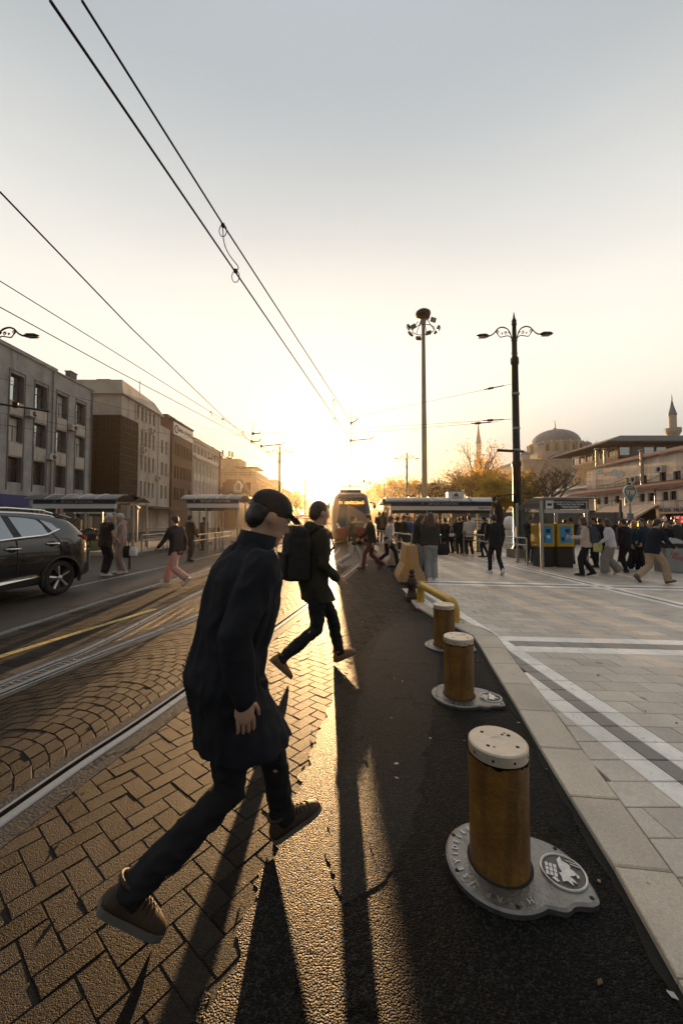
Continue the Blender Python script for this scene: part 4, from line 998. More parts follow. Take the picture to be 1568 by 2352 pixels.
XL = 36.6; o2, u2, w2 = rside(XL, 36, 62)
lw = []
for a in (1343.5, 1370, 1386.5, 1412, 1436, 1468.5, 1489, 1521, 1538.5): Y = XL*F/(a-784); lw.append((62-Y, 62-Y+.85, 3.75, 4.75))
b = MB(); wall(b, o2, u2, w2, 2.9, 5.2, lw, .25); b.build('lower_wall', M_wr, bld); windows(bld, o2, u2, lw, .25, 'bars', M_fr, M_glassd)
b = MB(); b.shell([[(XL-.55, y, 5.1), (XL-.5, y, 5.22), (XR, y, 6.25), (XR, y, 6.1)] for y in (36, 45, 54, 62)], 0, False); b.build('eave', M_tile, bld)
b = MB(); b.shell([[(XR-.45, y, 9.35), (XR-.42, y, 9.5), (XR+6, y, 11.3), (XR+6, y, 11.1)] for y in (37, 45, 53, 60.6)], 0, False); b.build('roof', M_tile, bld)
b = MB(); Yq = XR*F/(1484-784); b.tube([(XR-.4, Yq, 5.5), (XR-.4, Yq, 10.3)], .2, 10); b.tube([(XR-.4, Yq, 5.6), (XR-.4, Yq-1.0, 5.3)], .2, 10); b.lathe([(.34, 10.4), (.34, 10.5), (0, 10.6)], 10, 0, (XR-.4, Yq, 0)); b.build('flue', M_duct, bld)
for px_, y_ in ((1392, 1096), (1440, 1104), (1424, 1099), (1330, 1100)):
    Yq = XR*F/(px_-784); z = P(px_, y_-12, Yq).z; b = MB(); b.lathe([(0.0, 0), (.3, .05), (.52, .16), (.53, .18), (.3, .09), (0, .04)], 14, 0, T=Tr(XR-.7, Yq, z) @ Rz(R(200)) @ Ry(R(62))); b.tube([(XR, Yq, z-.4), (XR-.6, Yq, z)], .04, 5); b.build('satellite_dish', M_frw, bld)
for px_, y_ in ((1524, 1078), (1463, 1101), (1535, 1120)):
    Yq = XR*F/(px_-784); z = P(px_, y_, Yq).z; b = MB(); b.box((XR-.35, Yq, z), (.5, 1.1, .8)); b.lathe([(.3, 0), (.3, .02), (0, .02)], 14, 1, T=Tr(XR-.6, Yq-.1, z) @ Ry(-PI/2)); b.build('cooling_unit', [M_frw, M_blackm], bld)
b = MB(); random.seed(3)
for i in range(12):
    y = U(40, 60); z = U(3.0, 6.8); b.tube(line(V((XL-.08, y, z)), V((XL-.08, y-U(2, 7), z+U(-1, .8))), 6, .2), .025, 4)
for y in (44.6, 49.3, 55.1, 59.0): b.tube([(XL-.08, y, 2.9), (XL-.08, y, 5.0)], .06, 5)
b.build('cable', M_blackm, bld)
# shop fronts under it
shop = thing('shop_row', 'dark open shop fronts with signs below the bazaar house', 'shops')
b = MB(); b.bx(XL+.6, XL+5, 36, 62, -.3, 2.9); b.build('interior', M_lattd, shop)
for y in (36, 40, 44.3, 48.5, 53, 57.5, 62): b = MB(); b.bx(XL-.1, XL+.6, y-.2, y+.2, -.3, 2.9); b.build('pier', M_wr, shop)
b = MB(); b.bx(XL-.22, XL-.05, 36, 43.8, 2.25, 2.95); b.bx(XL-.22, XL-.05, 57.6, 61.8, 1.9, 3.0, 1); fs_ = b.build('fascia', [M_awn, M_signw], shop)
b = MB(); T = lambda y, z: Tr(XL-.24, y, z) @ Rz(-PI/2) @ Rx(PI/2)
b.text('MODA  MILANO', .55, T(41.9, 2.6), 0, .01); b.text('Moda & Moda', .5, T(38.0, 2.6), 0, .01); b.text('D&P', .5, T(59.6, 2.62), 0, .01); b.text('perfumum', .34, T(59.6, 2.2), 0, .01); b.build('lettering', M_blackm, fs_)
for y0, y1, z0, z1, ww in ((44, 53, 2.0, 3.4, 2.8), (53.4, 57.3, 1.7, 2.6, 3.6)):
    b = MB(); ns = 14; b.shell([[(XL-.1, y0+(y1-y0)*i/ns, z1), (XL-ww, y0+(y1-y0)*i/ns, z0-.03*(i % 2)), (XL-ww, y0+(y1-y0)*i/ns, z0-.33-.06*(i % 2)), (XL-ww+.03, y0+(y1-y0)*i/ns, z0-.33-.06*(i % 2)), (XL-.1, y0+(y1-y0)*i/ns, z1-.05)] for i in range(ns+1)], 0, False)
    tag(b.build('awning', M_awn), 'wide grey canvas awning over the shop fronts' if ww < 3 else 'smaller drooping grey awning left of the wide one', 'awning', 'shop awnings')
E_red = mat('red_neon', (1, .05, .03), .5, emit=4); E_yel = mat('yellow_light_panel', (1, .72, .05), .5, emit=1.6); E_w = mat('warm_lamp', (1, .75, .45), .5, emit=5)
def neon(body, y, z, size, m, label):
    b = MB(); b.bx(XL-.5, XL-.44, y-size*1.6, y+size*1.6, z-size*.6, z+size*.6, 1); b.text(body, size, Tr(XL-.52, y, z) @ Rz(-PI/2) @ Rx(PI/2), 0, .02, bold=.015)
    tag(b.build('neon_sign', [m, M_blackm]), label, 'neon sign', 'lit shop signs')
neon('HELAL', 40.6, 1.55, .75, E_red, 'red lit sign beginning HEL, largest of the shop signs'); neon('SPICE', 52.2, 1.25, .5, E_red, 'small red neon sign under the awning edge')
for px_ in (1402, 1413, 1456, 1462):
    Yq = 35.9*F/(px_-784); b = MB(); b.bx(35.8, 35.9, Yq-.22, Yq+.22, -.6, 1.35, 0); b.bx(35.86, 35.98, Yq-.27, Yq+.27, -.65, 1.4, 1)
    tag(b.build('light_panel', [E_yel, M_blackm]), 'tall narrow yellow light panel in the shop fronts', 'light panel', 'yellow light panels in the shops')
M_cream = mat('cream_cloth', (.62, .56, .46), .9, bump=.3, bs=20, var=.1); M_pink = mat('pink_cloth', (.55, .36, .40), .9); M_tan = mat('tan_cloth', (.42, .30, .19), .9)
for k, (y, m, nm) in enumerate(((42.6, M_cream, 'cream'), (41.6, M_blackm, 'black'), (40.7, M_pink, 'pink'), (39.9, M_tan, 'tan'))):
    b = MB(); c = V((XL-.7, y, 0)); b.shell([[(c.x+.11*cos(a)*s, c.y+.19*sin(a)*s, z) for a in [i*2*PI/10 for i in range(10)]] for z, s in ((1.15, .9), (1.35, .8), (1.65, 1.1), (1.85, 1.0), (1.92, .4), (2.0, .35))])
    for s in (-1, 1): b.tube([c+V((0, s*.18, 1.8)), c+V((-.05, s*.33, 1.55)), c+V((-.12, s*.2, 1.35))], [.06, .05, .04], 7)
    b.tube([c+V((0, 0, 1.15)), c+V((0, 0, -.3))], .03, 5)
    tag(b.build('mannequin_torso', m), 'mannequin torso in a %s top hung over the shop front' % nm, 'mannequin', 'mannequin torsos at the shop')
# glass topped house behind
bld = thing('glazed_roof_house', 'house with glazed top floor under a low dark hipped roof behind the bazaar', 'building')
b = MB(); b.bx(50.8, 84, 70, 84, 0, 13.2); b.build('wall', M_brown, bld)
ops = [(.35+i*2.25, 2.35+i*2.25, 13.45, 15.0) for i in range(14)]; b = MB(); wall(b, (50.8, 70, 0), (1, 0, 0), 33.2, 13.2, 15.5, ops, .15); so2 = [(.3+i*2.2, 2.2+i*2.2, 13.45, 15.0) for i in range(6)]; wall(b, (50.8, 84, 0), (0, -1, 0), 14, 13.2, 15.5, so2, .15); b.build('top_floor', M_red if 0 else mat('red_brown_timber', (.19, .075, .05), .6), bld)
windows(bld, (50.8, 70, 0), (1, 0, 0), ops, .15, 'none', M_frw, [M_glass, M_glassd, M_glass]); windows(bld, (50.8, 84, 0), (0, -1, 0), so2, .15, 'mid', M_frw, M_glass)
b = MB(); b.shell([[(47.2, 67.6, 15.4), (86, 67.6, 15.4), (86, 86, 15.4), (47.2, 86, 15.4)], [(47.2, 67.6, 15.62), (86, 67.6, 15.62), (86, 86, 15.62), (47.2, 86, 15.62)], [(55, 75, 18.2), (80, 75, 18.2), (80, 79, 18.2), (55, 79, 18.2)]], 0, False); b.build('roof', M_roofd, bld)
for q in (44.2, 45.6): b = MB(); b.tube([(q, 66, 8), (q, 66, 13.6)], .22, 10); b.lathe([(.36, 13.8), (.36, 13.9), (0, 14.0)], 10, 0, (q, 66, 0)); tag(b.build('chimney_pipe', M_duct), 'steel chimney pipe of a pair beside the mosque dome', 'chimney', 'pair of steel chimney pipes')
# low roofs left of the bazaar house
bld = thing('low_house', 'low white house with tin roof and small windows behind the bare tree', 'building')
o_, u_, w_ = rside(39.5, 60.5, 80); ops = [(2+i*2.6, 2.9+i*2.6, 3.4, 4.8) for i in range(7)]; b = MB(); wall(b, o_, u_, w_, 0, 6.6, ops, .25); b.build('wall', M_white, bld); windows(bld, o_, u_, ops, .25, 'mid', M_fr, M_glassd)
b = MB(); b.shell([[(38.9, y, 6.6), (38.9, y, 6.75), (48, y, 8.6), (48, y, 8.4)] for y in (60.6, 70, 80.5)], 0, False); b.build('roof', mat('tin_roof', (.42, .40, .38), .45, .5, var=.3, vs=1), bld)

# ---------------------------------------------------------------- mosque and minarets
M_lead = mat('dome_lead', (.12, .15, .20), .55, .35, bump=.2, bs=6, var=.2, vs=.5)
M_ms = mat('mosque_stone', (.47, .40, .33), .88, bump=.3, bs=4, var=.25, vs=.35)
M_gold = mat('finial_bronze', (.16, .10, .04), .4, .8)
Yd = 180; xd = P(1278.5, 1194, Yd).x; zb = P(1278, 1020.6, Yd).z; zt = P(1278, 987, Yd).z; rd = (P(1330, 1020, Yd).x-P(1228, 1020, Yd).x)/2
bld = thing('mosque', 'stone mosque with large ribbed lead dome and bronze finial', 'mosque', (xd, Yd, 0))
b = MB(); n = 64; pr = [(rd*1.02, zb-.3), (rd*1.03, zb)]+[(rd*cos(a), zb+(zt-zb)*sin(a)) for a in [R(5*i) for i in range(1, 18)]]+[(.6, zt-.02), (0.0, zt)]
vs = []
for k, (r_, z) in enumerate(pr):
    for j in range(n): q = r_*(1.006 if j % 2 else .994); vs.append((q*cos(2*PI*j/n), q*sin(2*PI*j/n), z))
b.add(vs, [(i*n+j, i*n+(j+1) % n, (i+1)*n+(j+1) % n, (i+1)*n+j) for i in range(len(pr)-1) for j in range(n)], 0, False); b.build('dome', M_lead, bld)
b = MB(); b.lathe([(1.3, zt-.3), (.9, zt+.4), (.25, zt+.9), (.2, zt+1.4), (.45, zt+1.7), (.15, zt+2.0), (.4, zt+2.4), (.12, zt+2.7), (.3, zt+3.0), (.08, zt+3.3), (.06, zt+3.6)], 10); b.tube([(.4*sin(a), 0, zt+4.1-.42*cos(a)) for a in [R(-140+i*20) for i in range(15)]], .08, 4); b.build('finial', M_gold, bld)
b = MB(); b.lathe([(rd*1.08, zb-5.4), (rd*1.08, zb-.9), (rd*1.12, zb-.8), (rd*1.12, zb-.3), (rd*.9, zb-.2)], 40, 0, smooth=False)
for i in range(20):
    a = 2*PI*i/20; b.box((rd*1.10*cos(a), rd*1.10*sin(a), zb-3.1), (1.7, 1.0, 4.6), 0, a)
    b.lathe([(.6, 0), (.3, .7), (0, 1.0)], 6, 0, (rd*1.13*cos(a), rd*1.13*sin(a), zb-.8))
dr_ = b.build('drum', M_ms, bld)
for i in range(20):
    a = 2*PI*(i+.5)/20
    if sin(a) > .35: continue
    b = MB(); T = Tr(rd*1.085*cos(a), rd*1.085*sin(a), zb-4.4) @ Rz(a-PI/2) @ Rx(PI/2)
    b.prism([(-.55, 0), (.55, 0), (.55, 2.2), (.35, 2.75), (0, 3.0), (-.35, 2.75), (-.55, 2.2)], -.3, .06, 0, T); b.build('window', M_glassd, dr_)
b = MB(); b.bx(-12.5, 12.5, -11.5, 12, zb-10.5, zb-5.4); b.bx(-25, 22, -20, 14, 0, zb-10.5); b.bx(-25.4, 22.4, -20.4, 14.4, zb-10.7, zb-10.2); b.build('body', M_ms, bld)
for sx, sy, zz in ((-12.6, -11, 0), (12.2, -11, 0), (-23, -18, -5.2), (7.6, -11.6, .4)):
    b = MB(); b.lathe([(1.9, zb-8+zz), (1.9, zb-3.4+zz), (2.1, zb-3.3+zz), (2.0, zb-3.0+zz)], 8, 0, (sx, sy, 0), False); b.lathe([(2.0, zb-3.0+zz), (1.7, zb-2.2+zz), (.9, zb-1.6+zz), (.1, zb-1.3+zz), (.08, zb-.4+zz)], 12, 1, (sx, sy, 0)); b.build('turret', [M_ms, M_lead], bld)
b = MB(); b.lathe([(10.5, zb-11.2), (9.5, zb-8.6), (6.5, zb-6.6), (2.5, zb-5.7), (0, zb-5.5)], 32, 0, (-1, -9.5, 0)); b.build('half_dome', M_lead, bld)
def minaret(px, Y, tip, cone, bt, bb, r, label):
    x = P(px, 1194, Y).x; z = lambda y: P(px, y, Y).z; t = thing('minaret', label, 'minaret', (x, Y, 0), 0, 'minarets of the mosque')
    b = MB(); b.lathe([(r*1.6, 0), (r*1.6, 12), (r*1.12, 16), (r*1.08, z(bb)-.3), (r*1.12, z(bb))], 16, 0, smooth=False); b.lathe([(r, z(bt)), (r*.97, z(cone))], 16, 0, smooth=False); b.build('shaft', M_ms, t)
    b = MB(); zz0, zz1 = z(bb), z(bt)+.6; h = zz1-zz0
    b.lathe([(r*1.12, zz0), (r*1.3, zz0+h*.16), (r*1.28, zz0+h*.2), (r*1.55, zz0+h*.36), (r*1.52, zz0+h*.4), (r*1.85, zz0+h*.58), (r*1.95, zz0+h*.64), (r*1.95, zz0+h*.98), (r*1.85, zz0+h*.98), (r*1.85, zz0+h*.66), (r*.9, zz0+h*.66)], 20, 0, smooth=False)
    for i in range(10): a = i*2*PI/10; b.box((r*1.93*cos(a), r*1.93*sin(a), zz0+h*.84), (.25, .25, h*.36), 0, a)
    b.build('balcony', M_ms, t)
    b = MB(); b.lathe([(r*1.12, z(cone)-.3), (r*1.12, z(cone)), (r*.5, z(cone)+(z(tip)-z(cone))*.5), (.12, z(tip))], 16); b.build('spire', M_lead, t)
    b = MB(); zt_ = z(tip); b.lathe([(.12, zt_-.3), (.35, zt_+.2), (.1, zt_+.5), (.28, zt_+.9), (.08, zt_+1.2), (.05, zt_+2.2)], 8); b.build('finial', M_gold, t)
minaret(1101, 230, 972, 1018, 1059, 1078, 1.5, 'more distant minaret rising behind the golden trees')
minaret(1551.5, 155, 917, 952, 987, 1010, 1.38, 'minaret at the right edge above the glazed roof house')

# ---------------------------------------------------------------- trees
def leafmat(nm, col, tl=.45): return mat(nm, col, .7, transl=tl)
M_bark = mat('bark', (.075, .055, .042), .9, bump=.8, bs=14, var=.3)
def tree(label, x, y, h, spread, nleaf, lm, ls=.22, z0=0, bare=False, seed=1, trunk=.3, low=.3, name='tree'):
    rnd = random.Random(seed); t = thing(name, label, 'tree', (x, y, z0), 0, 'trees behind the square'); b = MB(); tips = []
    def grow(p, d, ln, r, lv):
        q = [p]; dd = d.copy(); segs = 3
        for i in range(segs):
            dd = (dd+V((rnd.uniform(-.22, .22), rnd.uniform(-.22, .22), rnd.uniform(-.05, .16)))).normalized(); q.append(q[-1]+dd*ln/segs)
        b.tube(q, [r, r*.85, r*.72, r*.55], 6 if lv < 2 else (4 if lv < 4 else 3))
        if lv >= 2: tips.extend(q[1:])
        mx_ = 5 if bare else 4
        if lv >= mx_: return
        for k in range(3 if lv else 5):
            a = rnd.uniform(0, 2*PI); el = rnd.uniform(.25, .95) if lv else rnd.uniform(.55, 1.1)
            nd = V((cos(a)*cos(el)*spread, sin(a)*cos(el)*spread, sin(el)))
            nd = (nd+dd*.55).normalized(); grow(q[rnd.choice((2, 3, 3))], nd, ln*rnd.uniform(.58, .8), r*.55, lv+1)
    grow(V((0, 0, 0)), V((rnd.uniform(-.06, .06), 0, 1)), h*low, trunk, 0)
    mz = max(p.z for p in tips); k = h/mz
    b.v = [V((p.x*k, p.y*k, p.z*k)) for p in b.v]; tips = [p*k for p in tips]
    b.build('trunk', M_bark, t)
    if nleaf:
        c = MB(); per = max(1, nleaf//len(tips))
        for p in tips:
            for _ in range(per):
                o = p+V((rnd.gauss(0, .6), rnd.gauss(0, .6), rnd.gauss(0, .5)))*(h/10); s = ls*rnd.uniform(.6, 1.4)
                a = V((rnd.gauss(0, 1), rnd.gauss(0, 1), rnd.gauss(0, 1))).normalized(); e = a.cross(V((rnd.gauss(0, 1), rnd.gauss(0, 1), rnd.gauss(0, 1)))).normalized()
                c.add([o-a*s, o+e*s*.5, o+a*s, o-e*s*.5], [(0, 1, 2, 3)])
        c.build('crown', lm, t)
    return t
Lg = leafmat('gold_leaf', (.24, .155, .035)); Lo = leafmat('olive_leaf', (.13, .11, .03)); Ly = leafmat('yellowgreen_leaf', (.23, .175, .03)); Ld = leafmat('dark_leaf', (.035, .035, .018), .25); Lr = leafmat('bud_leaf', (.12, .06, .03))
def tp(px, ytop, Y): return P(px, 1194, Y).x, Y, P(px, ytop, Y).z
x, y, h = tp(1132, 1008, 95); tree('tall half bare golden tree in front of the distant minaret', x, y, h, 1.5, 2300, Lg, .26, 0, False, 11, .45, .24)
x, y, h = tp(1096, 1080, 78); tree('small bushy golden tree left of the yellow green one', x, y, h, 1.7, 3400, Lg, .28, 0, False, 12, .25, .16)
x, y, h = tp(1148, 1096, 66); tree('dense yellow green tree beside the tall plaza lamp', x, y, h, 1.7, 8000, Ly, .24, 0, False, 13, .25, .15)
x, y, h = tp(1041, 1082, 105); tree('round sparse brown tree right of the floodlight mast', x, y, h, 1.5, 1700, Lo, .28, 0, False, 14, .35, .24)
x, y, h = tp(1008, 1112, 84); tree('low dark evergreen right of the mast foot', x, y, h, 1.7, 6000, Ld, .32, 0, False, 15, .3, .14)
x, y, h = tp(960, 1103, 112); tree('pale golden tree left of the mast', x, y, h, 1.7, 2600, Lg, .32, 0, False, 16, .35, .18)
x, y, h = tp(912, 1096, 120); tree('pale hazy tree behind the right hand station lamp', x, y, h, 1.8, 2400, Lg, .34, 0, False, 17, .35, .18)
x, y, h = tp(886, 1112, 128); tree('hazy tree just right of the tram roof', x, y, h, 1.2, 3600, Lg, .38, 0, False, 18, .35, .22)
x, y, h = tp(862, 1124, 170); tree('farthest hazy tree, low beside the tram roof', x, y, h, 1.1, 3000, Lg, .4, 0, False, 19, .35, .22)
x, y, h = tp(1185, 1090, 100); tree('olive tree half hidden behind the plaza lamp', x, y, h, 1.6, 3600, Lo, .3, 0, False, 20, .3, .2)
x, y, h = tp(1255, 1052, 46); tree('bare many branched tree in front of the mosque', x, y, h, 1.35, 900, Lr, .07, -.25, True, 21, .2, .2, 'bare_tree')
x, y, h = tp(1205, 1105, 58); tree('low olive shrub-like tree left of the bare tree', x, y, h, 1.35, 2600, Lo, .17, -.25, False, 22, .18, .24)
x, y, h = tp(676, 1132, 92); tree('glowing golden tree beside the left lamp at the street end', x, y, h, 1.1, 2600, Lg, .24, 0, False, 23, .3, .3)
# ================================================================ CAR
M_paint = mat('blue_black_paint', (.012, .015, .020), .22, .35, coat=1.0, bump=.01, bs=8)
M_plast = mat('black_plastic', (.018, .018, .018), .6)
M_carglass = mat('car_glass', (.30, .33, .35), .03, .9)
M_chrome = mat('chrome', (.75, .75, .74), .10, 1.0)
M_tyre = mat('tyre_rubber', (.022, .021, .020), .8, bump=.4, bs=60)
M_rim = mat('rim_metal', (.62, .60, .57), .35, .5)
M_tail = mat('tail_lamp', (.30, .02, .015), .12, coat=1.0)
phi = R(12.5); ca_, sa_ = cos(phi), sin(phi)
cp = G(139, 1367); aa = V((sa_, ca_, 0)); nn = V((ca_, -sa_, 0))
car = thing('parked_car', 'dark blue black SUV with chrome strips, its rear half in view at the left edge', 'car', (cp.x, cp.y, 0), -phi)
def CU(px, py, off=0.0):        # picture ray -> side plane of the car, local (y, z)
    d = ray(px, py); o0 = V((0, 0, CH)); k = ((cp+nn*off-o0).dot(nn))/d.dot(nn); p = o0+d*k; return ((p-cp).dot(aa), p.z)
def cc(x, y, off=0.0): return CU(x*.1538, 1136.5+y*.1538, off)
BELT = 1.20
topz = [(-3.80, .70), (-3.72, .95), (-3.3, 1.10), (-2.7, 1.20), (-2.35, 1.42), (-1.95, 1.64), (-1.2, 1.72), (-.4, 1.71), (.06, 1.67), (.32, 1.60), (.43, 1.50), (.55, 1.34), (.64, 1.22), (.69, 1.12), (.71, .85)]
def lerp_t(tb, y):
    for (a, p), (c, q) in zip(tb, tb[1:]):
        if a <= y <= c: return p+(q-p)*(y-a)/(c-a)
    return tb[0][1] if y < tb[0][0] else tb[-1][1]
def ix(y, z):
    e = .60*max(0, y-.27)**2+.16*max(0, -2.9-y)**2
    s = .03*max(0, .5-z)/.2 if z < .5 else 0
    if z > .98: s += (z-.98)*.16
    if z > BELT: s += (z-BELT)*.42
    if .45 < z < .95: s -= .02*sin((z-.45)/.5*PI)
    return -(s+e)
ysx = sorted(set([t_[0] for t_ in topz]+[-3.0, -2.3, -1.6, -.8, -.15, .2, .38, .49]))
rings = []; CX = -.92
for y in ysx:
    zt_ = lerp_t(topz, y); zb_ = .26+.12*max(0, y-.43)/.3+.1*max(0, -3.4-y)/.4
    hs_ = [zb_, zb_+.08, .5, .74, .97]
    hs_ = [min(h, zt_-.02-.01*(4-i)) for i, h in enumerate(hs_)]
    bl = min(BELT, zt_-.015); md = (bl+zt_)/2
    half = [(CX+.55, zb_-.02)]+[(ix(y, h), h) for h in hs_]+[(ix(y, bl), bl), (ix(y, md), md), (ix(y, zt_-.05)-.01, max(bl+.004, zt_-.045)), (ix(y, zt_)-.13, zt_), (CX+.3, zt_+.025)]
    rings.append([(x, y, z) for x, z in half]+[(2*CX-x, y, z) for x, z in reversed(half)])
b = MB(); b.shell(rings); me = b.mesh('body')
bm = bmesh.new(); bm.from_mesh(me); bmesh.ops.recalc_face_normals(bm, faces=bm.faces); bm.to_mesh(me); bm.free()
cut = MB()
for yw in (0, -2.70):
    for xx in (-.34, 2*CX-.06): cut.lathe([(0.0, 0), (.395, 0), (.395, .40), (0.0, .40)], 40, T=Tr(xx, yw, .365) @ Ry(PI/2))
cm = cut.mesh('c'); bm = bmesh.new(); bm.from_mesh(cm); bmesh.ops.remove_doubles(bm, verts=bm.verts, dist=1e-5); bmesh.ops.recalc_face_normals(bm, faces=bm.faces); bm.to_mesh(cm); bm.free()
co_ = bpy.data.objects.new('c', cm); COL.objects.link(co_); bo = bpy.data.objects.new('b', me); COL.objects.link(bo)
ss_ = bo.modifiers.new('s', 'SUBSURF'); ss_.levels = ss_.render_levels = 2
md_ = bo.modifiers.new('x', 'BOOLEAN'); md_.operation = 'DIFFERENCE'; md_.object = co_; md_.solver = 'EXACT'
dg = bpy.context.evaluated_depsgraph_get(); dg.update(); m2 = bpy.data.meshes.new_from_object(bo.evaluated_get(dg))
bpy.data.objects.remove(bo); bpy.data.objects.remove(co_)
for p in m2.polygons: p.use_smooth = len(p.vertices) <= 5
link('body', m2, M_paint, car)
def panel(name, pts, m, off=.016, parent=None, th=.004, tilt=0):
    b = MB(); zm_ = max(p[1] for p in pts); v0 = [(ix(y, z)+off+tilt*(zm_-z), y, z) for y, z in pts]; v1 = [(ix(y, z)+off-th-.02, y, z) for y, z in pts]; n = len(pts)
    b.add(v0+v1, [tuple(range(n))]+[(i, (i+1) % n, n+(i+1) % n, n+i) for i in range(n)]); return b.build(name, m, parent or car, fix=True)
def dens(pts, k=4):
    out = []
    for i in range(len(pts)):
        a, c = pts[i], pts[(i+1) % len(pts)]
        for j in range(k): out.append((a[0]+(c[0]-a[0])*j/k, a[1]+(c[1]-a[1])*j/k))
    return out
o_ = -.12
gl1 = [cc(*q, o_) for q in ((205, 328), (420, 342), (590, 372), (650, 440), (690, 590), (280, 640), (240, 480))]
gl0 = [cc(*q, o_) for q in ((-330, 300), (95, 322), (150, 652), (-420, 690))]
gl2 = [cc(*q, o_) for q in ((640, 372), (705, 470), (768, 566), (700, 588), (668, 450))]
gl3 = [cc(*q, o_) for q in ((650, 372), (800, 425), (865, 515), (775, 562))]
frame_ = [cc(*q, o_) for q in ((-420, 296), (205, 312), (420, 328), (620, 358), (860, 516), (780, 568), (690, 602), (280, 652), (-430, 702))]
panel('window_surround', dens(frame_), M_plast, .010)
panel('side_window', dens(gl0), M_carglass); panel('side_window', dens(gl1), M_carglass); panel('quarter_window', dens(gl2), M_plast); panel('quarter_window', dens(gl3), M_carglass)
def strip(name, pts, m, r, off=.012, flat=.4):
    b = MB(); b.tube([(ix(y, z)+off, y, z) for y, z in spline([(q[0], q[1], 0) for q in pts], 4) for y, z in [(y, z)]] if 0 else [(ix(p.x, p.y)+off, p.x, p.y) for p in spline([(q[0], q[1], 0) for q in pts], 5)], r, 6, flat=flat, side=(0, 0, 1)); return b.build(name, m, car)
strip('chrome_strip', [cc(-400, 735, -.05), cc(0, 688, -.05), cc(240, 656, -.05), cc(480, 628, -.05), cc(690, 603, -.05), cc(800, 562, -.06), cc(905, 518, -.08)], M_chrome, .026)
sp = [cc(*q) for q in ((-300, 1395), (0, 1312), (245, 1252), (520, 1200), (580, 1218), (500, 1240), (248, 1296), (0, 1352), (-300, 1440))]
panel('sill_strip', dens(sp, 2), M_chrome, .02, tilt=.35)
sk = [cc(*q) for q in ((-300, 1440), (0, 1352), (248, 1296), (590, 1216), (680, 1210), (640, 1300), (240, 1400), (-300, 1530))]
panel('sill_cladding', dens(sk, 2), M_plast, .022)
# wheel arch trim
b = MB(); b.tube([(.012+ix(.42*cos(a), .5)*.0, .42*cos(a), .365+.42*sin(a)) for a in [R(-18+i*9) for i in range(25)]], .045, 8, flat=.5, side=(1, 0, 0)); b.build('arch_trim', M_plast, car)
b = MB(); b.tube([(.012, -2.70+.42*cos(a), .365+.42*sin(a)) for a in [R(-18+i*9) for i in range(25)]], .045, 8, flat=.5, side=(1, 0, 0)); b.build('arch_trim', M_plast, car)
for q, x_ in ((760, 730), (160, 815)):
    y, z = cc(q+40, x_, 0); b = MB(); b.tube([(ix(y, z)+.012, y+.12, z-.005), (ix(y, z)+.045, y+.10, z), (ix(y, z)+.05, y-.10, z+.006), (ix(y, z)+.012, y-.13, z+.004)], .017, 8); h_ = b.build('door_handle', M_chrome, car)
    b = MB(); b.ell((ix(y, z)+.004, y-.02, z-.002), (.012, .085, .062)); b.build('handle_recess', M_plast, h_)
b = MB()
for pts in ([cc(150, 310, o_), cc(205, 480, o_), cc(235, 655, -.05), cc(268, 715, 0), cc(262, 900, 0), cc(247, 1200, 0)], [cc(640, 365, o_), cc(770, 560, -.08), cc(862, 640, -.02), cc(915, 720, 0), cc(922, 860, 0)]):
    b.tube([(ix(p.x, p.y)+.004, p.x, p.y) for p in spline([(q[0], q[1], 0) for q in pts], 5)], .006, 4)
b.build('door_gap', M_plast, car)
b = MB(); tl = [cc(*q) for q in ((1015, 628), (1180, 626), (1212, 690), (1215, 722), (1190, 655), (1050, 655))]; ty = max(.62, tl[0][0])
b.shell([[(ix(y, z)+.02, y, z+dz), (ix(y, z)-.10, y+.02, z+dz), (ix(y, z)-.10, y+.02, z-dz), (ix(y, z)+.02, y, z-dz)] for y, z, dz in ((.46, 1.215, .015), (.55, 1.20, .035), (.655, 1.16, .05), (.70, 1.10, .07))], 0, False); b.build('tail_lamp', M_tail, car, fix=True)
b = MB(); b.tube([(ix(y, z)-.03, y, z) for y, z in ((-1.75, 1.68), (-1.6, 1.745), (-.8, 1.775), (-.15, 1.745), (.06, 1.68))], .020, 8); b.build('roof_rail', M_chrome, car)
b = MB(); b.shell([[(CX-.62, y, z), (CX+.62, y, z), (CX+.60, y, z+t_), (CX-.60, y, z+t_)] for y, z, t_ in ((.18, 1.655, .03), (.34, 1.62, .03), (.47, 1.585, .02))], 0, False); b.build('spoiler', M_paint, car, fix=True)
b = MB(); b.shell([[(CX-.86, y, z0), (CX+.86, y, z0), (CX+.86, y, z1), (CX-.86, y, z1)] for y, z0, z1 in ((.46, .30, .5), (.66, .36, .62), (.73, .42, .60))], 0, False); b.build('bumper', M_plast, car, .02, 2, fix=True)
